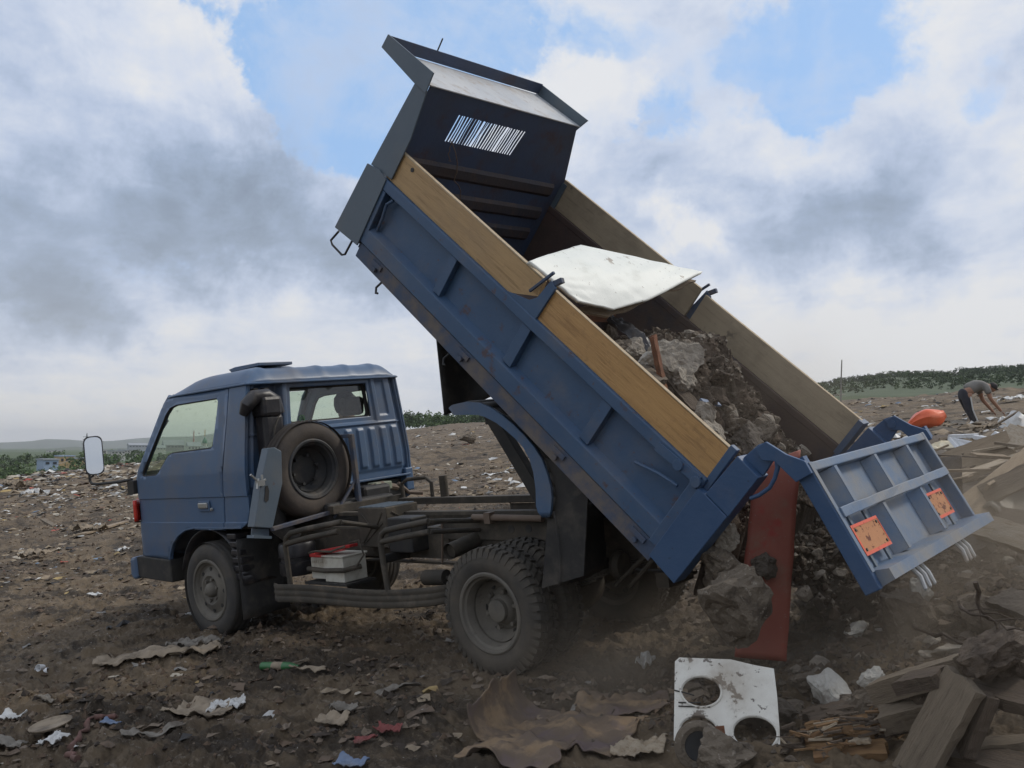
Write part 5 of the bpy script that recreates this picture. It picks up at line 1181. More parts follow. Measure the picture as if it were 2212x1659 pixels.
# ---- timber heap at lower right
def H(px, py, z): return at(px, py, z=z)
pl = [
 (H(1965,1690,.02), H(2090,1462,.42), .165, .045, woodgrey, 'wide weathered plank leaning up in the foreground, closest to the camera', .75, 11),
 (H(1888,1500,.22), H(2085,1440,.40), .09, .09, woodgrey, 'thick grey beam lying behind the wide foreground plank', .1, 12),
 (H(1900,1560,.14), H(2010,1530,.20), .10, .08, woodgrey, 'short square beam end under the thick grey beam', .2, 13),
 (H(1945,1480,.33), H(2040,1462,.40), .10, .05, wooddark, 'dark offcut lying on the thick grey beam', .2, 14),
 (H(2110,1430,.38), H(2260,1400,.44), .12, .09, wooddark, 'dark damp beam at the top right of the timber heap', .1, 15),
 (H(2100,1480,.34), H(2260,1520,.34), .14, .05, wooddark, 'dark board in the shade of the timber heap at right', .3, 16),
 (H(2040,1620,.10), H(2260,1675,.10), .16, .04, wooddark, 'long dark plank low at the right edge of the picture', .1, 17),
 (H(2100,1615,.12), H(2260,1600,.14), .07, .03, woodgrey, 'pale grey lath low at the right edge of the picture', .1, 18),
 (H(1730,1600,.06), H(1900,1575,.10), .14, .06, woodrot, 'rotten orange split beam in front of the timber heap', .3, 19),
 (H(1740,1640,.03), H(1935,1625,.06), .10, .06, woodrot, 'lower rotten brown beam at the bottom of the timber heap', .2, 20),
 (H(1740,1560,.09), H(1840,1535,.12), .12, .05, wooddark, 'dark half buried board above the rotten beam', .1, 21),
 (H(1830,1605,.09), H(1885,1600,.11), .03, .015, woodpale, 'small pale splinter on the rotten beam', .1, 22),
 (H(2085,1640,.12), H(2140,1500,.36), .06, .05, wooddark, 'narrow dark post behind the wide foreground plank', .5, 23)]
for p0, p1, w, t, m, lb, ro, sd in pl: plank(p0, p1, w, t, m, lb, roll=ro, seed=sd, group='timber in the foreground heap', warp=.006, split=.02 if m is not woodrot else .10)
# rotten wood stack as ragged splinters
mb = MB(); rnd = random.Random(8)
a_, b_ = H(1720,1610,.05), H(1915,1590,.07)
for k in range(190):
    p = a_.lerp(b_, rnd.random())+Vector((rnd.gauss(0,.05), rnd.gauss(0,.08), rnd.uniform(.0,.09))); d_ = (b_-a_).normalized()*rnd.uniform(.02,.10)+Vector((rnd.gauss(0,.02), rnd.gauss(0,.02), rnd.gauss(0,.012)))
    mb.mi = rnd.choice([0,0,0,1,1,1,1,2]); mb.beam(p, p+d_, rnd.uniform(.004,.022), rnd.uniform(.003,.009))
add('wood_splinters', mb, [woodrot, wooddark, woodpale], None, loc=a_, label='tangle of rotten orange wood splinters at the front of the timber heap', cat='splinters', kind='stuff')
# log end and clod mass on top of the timber
chunk(H(2135,1418,.47), (.34,.24,.18), 61, wooddark, 'dark rotten stump on top of the timber heap', name='rotten_stump', cat='stump')
chunk(H(2195,1432,.42), (.20,.22,.18), 62, wooddark, 'second dark rotten lump right of the stump', name='rotten_lump', cat='stump')
chunk(H(2010,1415+55,.30), (.20,.16,.12), 63, soil, 'earth clod stuck between the beams', name='rubble_lump')
mb = MB(); mb.grid(lambda a, b: H(1990+330*a, 1420+260*b, .0)*0 + Vector((5.55+1.6*a+.3*b, .75-1.0*b+.7*a, .20+.14*math.sin(PI*min(1,a*1.3))-.18*b+.10*(f1(a*6,b*6,3)-.5))), 30, 30)
add('dark_earth_bank', mb, soil, None, True, loc=(6,.4,.0), label='dark earth bank under the timber heap', cat='soil', kind='stuff')
# bare branches
def branch(pts, r, label, seed):
    root = thing('bare_branch', label, 'branch', pts[0]); o0 = Vector(pts[0]); mb = MB(); n = len(pts); rnd = random.Random(seed)
    P = [Vector(p)-o0 for p in pts]; fine = []
    for k in range(n-1):
        for j in range(4): fine.append(P[k].lerp(P[k+1], j/4)+Vector((rnd.gauss(0,.006), rnd.gauss(0,.006), rnd.gauss(0,.006))))
    fine.append(P[-1]); mb.tube(fine, [r*(1-.75*k/len(fine)) for k in range(len(fine))], 6); add('stem', mb, wooddark, root, True)
    for k in range(3, len(fine)-2, 3):
        d_ = (fine[k+1]-fine[k]).normalized(); q = fine[k]+(d_+Vector((rnd.gauss(0,.7), rnd.gauss(0,.5), rnd.uniform(-.2,.9)))).normalized()*rnd.uniform(.06,.22)
        nb = MB(); nb.tube([fine[k], fine[k].lerp(q,.5)+Vector((0,0,.01)), q], [r*.45, r*.3, r*.12], 5); add('twig', nb, wooddark, root, True)
branch([H(1970,1352,.36), H(2020,1370,.38), H(2090,1395,.42), H(2130,1402,.44), H(2215,1375,.5)], .010, 'long thin bare branch arching over the dusty slope to the stump', 1)
branch([H(2065,1300,.62), H(2100,1325,.60), H(2140,1335,.6), H(2212,1362,.6)], .009, 'upper bare branch running off the right of the picture', 2)
branch([H(2105,1255,.75), H(2110,1300,.66), H(2150,1345,.58), H(2190,1395,.5)], .010, 'bare forked branch hanging down beside the tailgate edge', 3)

# ------------------------------------------------------------------ timber, window frames and rags on the far heap at right
def Q(px, py, y): return at(px, py, y=y)
pl = [
 (H(2035,1010,0.66), H(2192,955,0.84), .26, .03, woodtan, 'wide tan board sloping up just behind the tailgate corner', .9, 31),
 (H(2062,1135,0.56), H(2260,975,0.86), .22, .03, woodtan, 'long tan plank running up to the right edge, behind the bent sheet', .85, 32),
 (H(2110,1080,0.66), H(2280,1000,0.86), .15, .035, woodgrey, 'grey plank overlapping the long tan plank at the right edge', .85, 33),
 (H(2040,1050,0.6), H(2240,975,0.76), .07, .05, woodpale, 'pale narrow batten below the wide tan board', .3, 34),
 (H(2030,1100,0.55), H(2150,1075,0.6), .09, .03, woodtan, 'short tan lath end behind the tailgate corner', .5, 35),
 (H(2170,935,0.88), H(2270,985,0.84), .20, .03, woodpale, 'pale board crossing the top of the timber at right', .8, 36),
 (H(2118,1140,0.6), H(2280,1185,0.6), .14, .05, woodpale, 'weathered white board low down beside the tailgate corner', .75, 37),
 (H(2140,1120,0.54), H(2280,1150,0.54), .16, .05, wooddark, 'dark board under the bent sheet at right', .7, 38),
 (H(2060,1160,0.5), H(2140,1190,0.5), .20, .05, dustsoil, 'dust-covered board end just below the tailgate corner', .6, 39),
 (Q(2010,935,13), Q(2075,1015,9.), .20, .05, wooddark, 'dark brown board edge behind the tailgate top corner', .3, 40),
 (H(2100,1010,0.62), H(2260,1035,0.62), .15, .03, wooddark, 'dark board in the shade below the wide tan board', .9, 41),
 (H(2150,1290,0.4), H(2290,1340,0.4), .14, .03, dustsoil, 'dusty plank half buried in the slope at the right edge', .4, 42)]
for p0, p1, w, t, m, lb, ro, sd in pl: plank(p0, p1, w, t, m, lb, roll=ro, seed=sd, group='timber on the heap beyond the tailgate', warp=.02, split=.05)
mb = MB(); rnd = random.Random(19)
for k in range(230):
    x, y = rnd.uniform(3.5,6.3), rnd.uniform(2.6,8.0); zz_ = gz(x,y)*.6 + .30 + rnd.uniform(.0,.34); th = rnd.gauss(.4,.8); ln = rnd.uniform(.12,.6); d_ = Vector((math.cos(th), math.sin(th), rnd.gauss(.05,.16)))*ln/2
    mb.mi = rnd.choice([0,0,1,1,2,3]); p = Vector((x, y, zz_)); mb.beam(p-d_, p+d_, rnd.uniform(.02,.09), rnd.uniform(.008,.025))
add('lath_scraps', mb, [woodtan, woodgrey, wooddark, woodpale], None, loc=(4.8,5,.4), label='broken laths and wood scraps heaped between the planks beyond the tailgate', cat='wood scraps', kind='stuff')
# supporting mass of that heap
mb = MB(); mb.grid(lambda a, b: (3.2+3.4*a, 3.0+5.4*b, gz(3.2+3.4*a, 3.0+5.4*b)*.6 + .54*math.sin(PI*min(1,.25+a))*math.sin(PI*b)**.6 + .12*(f1(a*9,b*14,5)-.5)), 40, 60)
add('heap_of_earth', mb, dustsoil, None, True, loc=(4.5,5.5,0), label='dusty earth heap carrying the timber beyond the tailgate', cat='heap', kind='stuff')
# bent brown sheet behind the tailgate and curved dark sheet at the right edge
def quadsheet(name, pts, m, label, cat, bulge=.0, n=16, th=.01, tilt=Vector((0,-1,.3))):
    mb = MB(); mb.grid(lambda a, b: pts[0].lerp(pts[1], a).lerp(pts[3].lerp(pts[2], a), b)+tilt*bulge*math.sin(PI*a)*math.sin(PI*b), n, n); return add(name, mb, m, None, True, loc=pts[0], solid=th, label=label, cat=cat)
quadsheet('brown_sheet', [H(2025,990,.82), H(2078,985,.86), H(2080,1110,.42), H(2050,1130,.40)], dustsoil, 'brown hardboard sheet standing behind the edge of the tailgate', 'board', .03)
quadsheet('brown_flap', [Q(1995,945,9), Q(2060,936,10), Q(2060,960,9), Q(2010,975,8.)], wooddark, 'brown curved flap of sheeting behind the tailgate top corner', 'sheet', .1)
pts = [Q(2098,1108,2.6), Q(2130,1075,2.65), Q(2152,1045,2.7), Q(2172,1032,2.8), Q(2240,1022,2.9)]; low_ = [Q(2104,1116,2.5), Q(2138,1092,2.5), Q(2160,1112,2.5), Q(2185,1125,2.5), Q(2260,1130,2.5)]
mb = MB()
def cv(L_, t): s_ = t*(len(L_)-1); i = min(len(L_)-2, int(s_)); return L_[i].lerp(L_[i+1], s_-i)
mb.grid(lambda a, b: cv(pts, a).lerp(cv(low_, a), b)+Vector((0,.14,0))*math.sin(PI*b), 30, 10); add('curved_sheet', mb, mat('dark_olive_plastic', (.085,.08,.062), (.12,.11,.085), 5, .45, .1, 20, spots=[(DUST, 6, .5, .7, .5)]), None, True, loc=pts[0], solid=.02, label='curved dark olive moulded sheet curling over at the right edge', cat='sheet')
# window frame of white plastic profile
wf = thing('window_frame', 'bent white window frame lying on top of the timber heap beyond the tailgate', 'window frame', H(2052,945,0.83))
o0 = H(2052,945,0.83)
def wfb(a, b, w=.055): mb = MB(); mb.beam(Vector(a)-o0, Vector(b)-o0, w, w*.7); add('frame_bar', mb, alum, wf, bevel=.006)
A1, A2, A3, A4 = H(2052,947,0.82), H(2142,951,0.81), H(2098,958,0.78), H(2230,950,0.81)
wfb(H(2053,943,0.84), H(2110,941,0.85)); wfb(A1, A3); wfb(A3, H(2260,948,0.82)); wfb(H(2054,948,0.82), H(2088,988,0.66)); wfb(H(2072,952,0.80), H(2108,985,0.67)); wfb(H(2105,944,0.84), H(2148,950,0.81)); wfb(H(2130,958,0.78), H(2152,936,0.87)); wfb(H(2152,936,0.87), H(2178,956,0.79)); wfb(H(2100,985,0.67), H(2075,995,0.63))
for (px, py, y, sx, sy, m, nm, lb, am) in ((2200,930,12,1.0,1.2,whitepl,'white_sacking','crumpled white sacking at the right edge beside the worker',.3), (2040,975,8.2,1.0,.9,foam,'foam_scraps','yellowed crumpled foam behind the tailgate corner',.16), (2145,940,12.5,.9,.7,blackpl,'dark_rag','dark rag draped under the worker\'s hands',.15), (2110,965,9.6,.7,.8,whitepl,'plastic_scraps','white plastic scraps under the window frame',.12), (2172,962,9.4,.5,.5,redcl,'reddish_rag','pale reddish rag inside the bent window frame',.1)):
    P = Q(px, py, y); mb = MB(); mb.grid(lambda a, b: P+Vector(((a-.5)*sx, (b-.5)*sy, am*(1.2*math.exp(-((a-.5)**2+(b-.5)**2)*6)-.6) + am*.9*mnoise.noise(Vector((a*4,b*4,px))) + am*.4*mnoise.noise(Vector((a*11,b*11,px))))), 26, 26)
    add(nm, mb, m, None, 35, loc=P, solid=.01, label=lb, cat='scrap')
quadsheet('orange_strap', [Q(2186,950,11.5), Q(2192,950,11.5), Q(2222,905,12), Q(2216,905,12)], mat('ochre_strap', (.42,.23,.03), (.36,.20,.04), 5, .7), 'ochre flat strap sticking up at the right edge of the heap', 'strap', .05, th=.02)
# lid of far heap under the white frame so nothing floats
mb = MB(); mb.grid(lambda a, b: (.6+4.4*a, 8.0+6.5*b, gz(.6+4.4*a, 8+6.5*b) + .62*math.sin(PI*min(1,.15+a))*math.sin(PI*b)**.7 + .16*(f1(a*9,b*12,6)-.5)), 44, 50)
add('far_rubbish_bank', mb, dustsoil, None, True, loc=(2.8,11,0), label='bank of earth and rubbish under the window frame', cat='heap', kind='stuff')
mb = MB(); rnd = random.Random(12)
def scrap(mb, c, r, rnd, base=None):
    th = rnd.uniform(0, 6.28); ux, uy = math.cos(th), math.sin(th); e = rnd.uniform(.35, 1); i = []
    for a in (-1,0,1):
        for b in (-1,0,1):
            k = rnd.uniform(.6,1.15); x, y = (a*ux-b*uy*e)*r*k, (a*uy+b*ux*e)*r*k
            i.append(mb.pt((c[0]+x, c[1]+y, c[2]+r*rnd.uniform(-.1,.45)*(1 if (a or b) else 1.6))))
    for f in ((0,1,4,3),(1,2,5,4),(3,4,7,6),(4,5,8,7)): mb.face([i[k] for k in f])
for k in range(900):
    a, b = rnd.random(), rnd.random(); x, y = .8+4.2*a, 7.5+7*b; zc_ = gz(x, y)+.62*math.sin(PI*min(1,.15+a))*max(0,math.sin(PI*b))**.7; mb.mi = rnd.choice([0,0,1,2,3,4,4]); scrap(mb, (x, y, zc_+.02), rnd.uniform(.03,.13), rnd)
add('heap_scraps', mb, [woodtan, woodgrey, whitepl, greycl, tanpl], None, loc=(2.8,11,0), label='scraps of wood and plastic strewn over the far bank', cat='scraps', kind='stuff')
# orange carrier bag caught on the gate's far corner
bc = Q(1985,915,8.6); mb = MB()
tipx, tipy = at(1955,935,y=2.0), 0
cen, tip = at(1992,910,y=2.0), at(1953,926,y=1.95); ax_ = (cen-tip).normalized()
mb = MB()
def bagp(a, b):
    t = a*1.65; r = .082*math.sin(min(1,a*1.02)*PI*.93+.03)**.75*(.4+.6*a); an = 2*PI*b; r *= 1+.22*mnoise.noise(Vector((math.cos(an)*1.8, math.sin(an)*1.8, a*3)))+.20*(abs(mnoise.noise(Vector((math.cos(an)*3.5+a*2, math.sin(an)*3.5, a*2.2))))-.2)
    s1_ = Vector((0,0,1)).cross(ax_).normalized(); s2_ = ax_.cross(s1_)
    return tip + ax_*(t*.155) + s1_*math.cos(an)*r + s2_*math.sin(an)*r*.95 + Vector((0,0,.012*math.sin(a*5)))
mb.grid(bagp, 24, 28); add('orange_bag', mb, orangepl, None, 50, loc=tip, label='bright orange plastic bag blown up on the far top corner of the tailgate', cat='bag')
quadsheet('orange_bag_tail', [at(1953,924,y=1.9), at(1960,922,y=1.9), at(1998,936,y=1.62), at(1992,938,y=1.62)], orangepl, 'twisted orange plastic strip running from the bag to the gate corner', 'plastic strip', .01, n=6, th=.004)

# ------------------------------------------------------------------ worker bending over the heap
feet = at(2104,924,z=0); base = Vector((feet.x, feet.y, gz(feet.x, feet.y)-.02)); SCL = 1.12
wk = thing('person', 'person in a grey T-shirt and dark striped track trousers bending down over the rubbish heap', 'person', base)
rv = Vector((math.cos(YAW), math.sin(YAW), 0)); fv = Vector((-math.sin(YAW), math.cos(YAW), 0))     # image right / away
def B(r, f, z): return tuple((rv*r+fv*f+Vector((0,0,z)))*SCL)
hipc, chest, neck, headp = (-.14,0,.80), (.16,0,.95), (.36,0,.93), (.50,.0,.86)
verts = [B(*hipc), B(.02,0,.89), B(.18,0,.93), B(.33,0,.93), B(.42,0,.90), B(.50,0,.86), B(.57,0,.80),
         B(-.14,-.10,.76), B(-.12,-.12,.44), B(.00,-.12,.08), B(.12,-.12,.03), B(-.13,.10,.76), B(-.02,.14,.45), B(.16,.16,.08), B(.27,.16,.03),
         B(.29,-.17,.88), B(.33,-.20,.64), B(.50,-.18,.40), B(.55,-.18,.33), B(.29,.17,.88), B(.36,.22,.62), B(.52,.20,.38), B(.57,.20,.31)]
edges = [(0,1),(1,2),(2,3),(3,4),(4,5),(5,6),(0,7),(7,8),(8,9),(9,10),(0,11),(11,12),(12,13),(13,14),(3,15),(15,16),(16,17),(17,18),(3,19),(19,20),(20,21),(21,22)]
rad = [.12,.12,.135,.12,.055,.085,.085,.085,.055,.04,.035,.085,.055,.04,.035,.06,.045,.034,.03,.06,.045,.034,.03]
skin_fig('body', verts, edges, [r*SCL for r in rad], skin, wk)
skin_fig('shirt', [B(-.09,0,.84), B(.02,0,.90), B(.18,0,.945), B(.33,0,.935), B(.29,-.18,.88), B(.31,-.21,.73), B(.29,.18,.88), B(.33,.22,.73), B(.375,0,.92)], [(0,1),(1,2),(2,3),(3,4),(4,5),(3,6),(6,7),(3,8)], [r*SCL for r in (.150,.150,.160,.145,.078,.072,.078,.072,.075)], shirt, wk)
skin_fig('trousers', [B(-.15,0,.80), B(-.09,0,.86), B(-.15,-.10,.76), B(-.13,-.12,.44), B(-.01,-.12,.08), B(-.15,.10,.76), B(-.03,.14,.45), B(.14,.16,.08)], [(0,1),(0,2),(2,3),(3,4),(0,5),(5,6),(6,7)], [r*SCL for r in (.145,.140,.105,.078,.062,.105,.078,.062)], trous, wk)
mb = MB(); mb.tube([B(-.10,-.215,.72), B(-.08,-.205,.44), B(.02,-.19,.12)], .016, 6); add('trouser_stripe', mb, whitestr, wk, True)
mb = MB(); mb.lathe([(0,.115),(.06,.105),(.10,.06),(.112,0),(.10,-.04)], (0,0,0), 'z', 20); hm = Matrix.Rotation(math.radians(35), 4, fv); mb.v = [hm @ p + Vector(B(.51,0,.875)) for p in mb.v]; add('hair', mb, hair, wk, True)
for s_, c_ in ((-.12,(.05,0)), (.16,(.20,0))):
    mb = MB(); q = Vector(B(c_[0], s_, .035)); mb.beam(q-rv*.12, q+rv*.14, .09, .07); add('shoe', mb, darkm, wk, bevel=.03)
for s_ in (-.18, .20):
    for k in range(5):
        q = Vector(B(.56+.005*k, s_-.035+.018*k, .31)); mb = MB(); mb.tube([q, q+Vector((rv*.03))+Vector((0,0,-.04)), q+rv*.035+Vector((0,0,-.085 if k not in (0,4) else -.06))], [.012,.010,.007], 6); add('finger', mb, skin, wk, True)
# ------------------------------------------------------------------ driver behind the rear window
dx_, dy_ = -.02, at(745,880,x=-.02).y
dr = thing('person', 'driver sitting in the cab, seen as a dark shape through the rear window', 'person', (dx_, dy_, 1.22))
DV = [(0,0,0),(0,0,.22),(.02,0,.40),(.02,0,.50),(.01,0,.62),(-.01,0,.72),(0,-.21,.38),(-.12,-.27,.16),(-.38,-.20,.20),(0,.21,.38),(-.12,.27,.16),(-.38,.20,.20),(-.3,-.11,.0),(-.52,-.12,-.05),(-.3,.11,.0),(-.52,.12,-.05)]
DV = [(a, b, c-.10) for a, b, c in DV]
skin_fig('body', DV, [(0,1),(1,2),(2,3),(3,4),(4,5),(2,6),(6,7),(7,8),(2,9),(9,10),(10,11),(0,12),(12,13),(0,14),(14,15)], [.13,.15,.14,.06,.095,.085,.07,.05,.04,.07,.05,.04,.08,.06,.08,.06], skin, dr)
skin_fig('jacket', DV[:3]+DV[6:8]+DV[9:11]+[(.02,0,.355)], [(0,1),(1,2),(2,3),(3,4),(2,5),(5,6),(2,7)], [.15,.17,.16,.085,.065,.085,.065,.09], jacket, dr)
mb = MB(); mb.lathe([(0,.12),(.06,.11),(.10,.06),(.108,0),(.10,-.05),(.085,-.08)], (.012,0,.56), 'z', 20); add('hair', mb, hair, dr, True)
#@@PART4@@

# ------------------------------------------------------------------ litter on the tip
def site_scatter(n, seed, rmin, rmax, amin, amax, dens):
    rs = np.random.RandomState(seed); out = []
    while len(out) < n:
        m = 4000; a = rs.uniform(amin, amax, m); r = np.exp(rs.uniform(math.log(rmin), math.log(rmax), m))
        x = CAM.x+r*np.sin(a-YAW); y = CAM.y+r*np.cos(a-YAW)
        ok = (rs.uniform(0, 1, m) < dens(x, y, a, r)) & (r < edge_r(a)*.98)
        z = ground_local(x, y)
        for k in np.nonzero(ok)[0]: out.append((x[k], y[k], z[k], r[k]))
    return out[:n]
def dens(x, y, a, r):
    c = sm(fbm(x*.30, y*.45, 101, 3), .42, .62)*.8 + .2
    left = sm(a, -.15, -.40)
    far = sm(r, 9, 22)*.85+.15
    d = c*far*(.38+.62*left*sm(r, 16, 30)) + .55*left*sm(r, 50, 80)
    return np.clip(d*np.where((x > -1.5) & (x < 4.6) & (y > -.2) & (y < 2), .15, 1), 0, 1)
pal = [mat('litter_tan', (.30,.24,.16), (.22,.17,.12), 20, .85), mat('litter_white', (.62,.61,.58), (.50,.49,.46), 20, .7), mat('litter_grey', (.24,.23,.21), (.16,.15,.14), 20, .8), mat('litter_brown', (.14,.10,.07), (.10,.075,.055), 20, .9),
       mat('litter_blue', (.12,.18,.28), (.18,.24,.30), 20, .7), mat('litter_red', (.42,.07,.05), (.30,.08,.05), 20, .7), mat('litter_dark', (.03,.028,.027), None, 20, .8), mat('litter_yellow', (.40,.30,.12), (.32,.22,.1), 20, .8), mat('litter_pale', (.40,.36,.29), (.34,.30,.24), 20, .8)]
def litter(name, n, seed, rmin, rmax, s0, label, wts, grow=1/34.):
    mb = MB(); rnd = random.Random(seed); pop = list(range(9))
    for (x, y, z, r) in site_scatter(n, seed, rmin, rmax, -.60, .60, dens):
        mb.mi = rnd.choices(pop, wts)[0]; sz = s0*(.45+1.5*rnd.random()**2.6)*(1+r*grow)
        scrap(mb, (x, y, z+.004), sz*(1.25 if mb.mi in (1,) else 1), rnd)
    add(name, mb, pal, None, loc=(0,0,0), label=label, cat='litter', kind='stuff')
litter('far_litter', 11000, 21, 17, 140, .040, 'scraps of rubbish scattered over the far part of the tip', (34,7,14,24,2,1.2,8,2,16))
litter('near_litter', 2600, 22, 4.4, 17, .026, 'small muddy scraps trodden into the ground round the truck', (18,2,12,46,1,.6,16,2,5), .05)
# clods and mud flakes
mb = MB(); rnd = random.Random(33)
mdk = [mat('mud_clod', (.078,.052,.033), (.13,.09,.06), 20, .95, .5, 40), mat('dry_mud_flake', (.15,.115,.085), (.19,.15,.11), 20, .95, .5, 40), mat('wet_mud_clod', (.04,.03,.023), (.055,.042,.032), 20, .9, .5, 40)]
for (x, y, z, r) in site_scatter(17000, 34, 4.4, 30, -.58, .58, lambda x, y, a, r: .25+.75*sm(fbm(x*1.1, y*1.1, 131, 3), .42, .60)):
    mb.mi = rnd.choice([0,0,1,2]); s_ = rnd.choice([.004,.006,.009,.013,.013,.022])*rnd.uniform(.8,1.3)*(1+r*.03)
    if rnd.random() < .4: scrap(mb, (x, y, z), s_*1.5, rnd)
    else: bit(mb, (x, y, z+s_*.15), s_, rnd)
add('mud_clods', mb, mdk, None, loc=(0,0,0), label='clods and flakes of mud covering the tip', cat='mud', kind='stuff')
# individual pieces one can pick out
def G_(px, py): return heap_at(px, py)
S_ = lambda px, py, sx, sy, rz, amp, seed, m, lb, cat, nm, **k: sheet(G_(px, py), sx, sy, rz, amp, seed, m, lb, cat, nm, **k)
S_(345,1432,1.25,.26,.55,.045,1,tanpl,'long dirty beige cloth trodden into the mud in front of the truck','cloth','dirty_cloth',nx=60,ragged=.5,freq=5)
S_(425,1405,.55,.24,.3,.07,2,greycl,'muddy grey cloth end nearest the front wheel','cloth','muddy_cloth',nx=40,ragged=.5,freq=5)
S_(440,1538,.42,.30,.5,.03,3,tanpl,'flat mud-caked pale disc of packaging in the foreground, the larger of two','packaging','crushed_packaging',nx=34,ragged=.25,freq=4)
S_(490,1530,.26,.16,.9,.05,4,whitepl,'pale torn plastic at the right of the mud-caked disc','plastic','torn_plastic',nx=30,ragged=.45,freq=5)
S_(112,1615,.20,.12,.5,.05,5,whitepl,'small white plastic bag scrap at the lower left','plastic','plastic_bag_scrap',ragged=.5)
S_(25,1560,.22,.14,.2,.05,6,whitepl,'white torn wrapper at the left edge of the foreground','plastic','torn_wrapper',ragged=.5)
S_(20,1620,.22,.16,.8,.05,7,greycl,'pale crumpled paper at the lower left corner','paper','crumpled_paper',ragged=.5)
S_(100,1513,.12,.07,.2,.03,8,greycl,'small oval grey scrap above the round lid','scrap','grey_scrap',ragged=.3)
S_(330,1598,.36,.07,1.15,.03,9,bluepl if False else greycl,'grey-blue flattened tube of cloth in the left foreground','cloth','twisted_rag',ragged=.3,nx=30)
S_(240,1565,.14,.05,.35,.02,10,bluepl,'blue and white flattened packet between the lid and the disc','packet','flattened_packet',ragged=.15)
S_(838,1588,.22,.07,.15,.05,11,redcl,'torn red cloth lying in the mud left of the linoleum','cloth','red_rag',ragged=.5,nx=30)
S_(790,1605,.14,.09,.9,.03,12,redcl,'small dark red scrap just below the torn red cloth','cloth','red_scrap',ragged=.5)
S_(762,1648,.22,.08,.1,.03,13,bluepl,'crumpled pale blue wrapper at the bottom edge of the picture','wrapper','blue_wrapper',ragged=.35,nx=30)
S_(745,1535,.20,.12,.6,.05,14,greycl,'pale muddy rag above the torn red cloth','cloth','pale_rag',ragged=.5)
S_(720,1555,.26,.10,.3,.04,15,tanpl,'mud-covered beige plastic left of the torn red cloth','plastic','beige_plastic',ragged=.5)
S_(860,1495,.30,.07,1.2,.03,16,greycl,'narrow grey strip of cloth in front of the rear wheel','cloth','grey_strip',ragged=.4)
S_(1395,1448,.11,.16,.3,.07,17,whitepl,'white torn plastic scrap behind the rear wheel, left of the stove top','plastic','white_plastic_scrap',ragged=.5)
S_(1382,1630,.26,.15,.4,.05,18,woodpale,'flat piece of tan board beside the lower left of the stove top','board','board_scrap',ragged=.2)
S_(1190,1580,.85,.55,.25,.022,19,lino,'mud-smeared ochre linoleum sheet with one corner curled up in the foreground','linoleum','linoleum_sheet',nx=70,ragged=.14,freq=2.0,thick=.006,curl=.16)
S_(1350,1530,.55,.36,.6,.02,20,lino,'second ochre linoleum piece half buried, nearer the stove top','linoleum','linoleum_piece',nx=50,ragged=.3,freq=2.0)
S_(1110,1645,.60,.30,.15,.03,51,lino,'mud-smeared linoleum strip cut off by the bottom edge','linoleum','linoleum_strip',nx=40,ragged=.3,freq=2.4)
S_(665,1452,.30,.05,.5,.03,22,tanpl,'dirty ribbon of cloth right of the green bottle','cloth','cloth_ribbon',ragged=.3)
S_(420,1330,.18,.06,.4,.03,23,whitepl,'pale scrap left of the front wheel','scrap','pale_scrap',ragged=.3)
S_(206,1290,.20,.08,.3,.04,24,whitepl,'yellowish white scrap on the mud left of the bumper','scrap','white_scrap',ragged=.4)
S_(265,1190,.26,.12,.6,.07,25,whitepl,'crumpled white plastic bag just left of the bumper','bag','white_bag',ragged=.5)
S_(215,1140,.34,.16,.4,.10,26,whitepl,'white torn bag on the mud left of the cab','bag','torn_white_bag',ragged=.5)
S_(190,1148,.9,.45,.4,.16,27,tanpl,'big grey-tan crumpled sheet left of the cab','sheet','crumpled_sheet',ragged=.4,nx=40)
S_(35,1055,2.4,1.2,.3,.55,28,tanpl,'large crumpled tan tarpaulin at the left edge of the picture','tarpaulin','tan_tarpaulin',ragged=.4,nx=50)
S_(75,1075,1.7,.8,.3,.35,29,whitepl,'heap of bright white plastic beside the tan tarpaulin','plastic','white_plastic_heap',ragged=.5,nx=40)
S_(75,1205,.65,.3,.3,.16,30,tanpl,'beige crumpled carton at the left edge, on the mud','carton','crumpled_carton',ragged=.35)
S_(258,1075,.8,.25,.6,.12,31,whitepl,'white plastic strip by the mirror arm','plastic','white_strip',ragged=.5)
S_(535,1255+88,.12,.08,.3,.03,32,whitepl,'small white scrap in the shade under the truck','scrap','shaded_scrap',ragged=.5)
S_(1072,1030,.9,.3,.4,.14,33,whitepl,'white plastic lying beyond the chassis, seen between cab and mudguard','plastic','white_sheeting',ragged=.5)
S_(1120,955+60,.9,.2,.4,.10,34,whitepl,'long white strip beyond the chassis','plastic','long_white_strip',ragged=.5)
# round lid and green bottle, cup
p = G_(110,1574); mb = MB(); mb.lathe([(0,.0),(.085,.002),(.098,.004),(.108,.012),(.112,.010),(.110,.0)], (0,0,0), 'z', 40); Rm = Matrix.Rotation(.09, 4, 'X'); mb.v = [Rm @ q + p + Vector((0,0,.02)) for q in mb.v]
add('round_lid', mb, tanpl, None, True, loc=p, solid=.003, label='round muddy plastic lid lying in the left foreground', cat='lid')
p = G_(600,1450); bt = thing('green_bottle', 'squashed green plastic bottle with a muddy band, lying in front of the side guard', 'bottle', p)
ax_ = Vector((.93,.34,.0)).normalized(); 
def tubeof(rads, m, nm, par):
    mb = MB(); mb.tube([ax_*s_+Vector((0,0,.035)) for s_, _ in rads], [r_ for _, r_ in rads], 14)
    for k, q in enumerate(mb.v): mb.v[k] = Vector((q.x, q.y, .035+(q.z-.035)*.75+.004*mnoise.noise(q*20)))
    add(nm, mb, m, par, True)
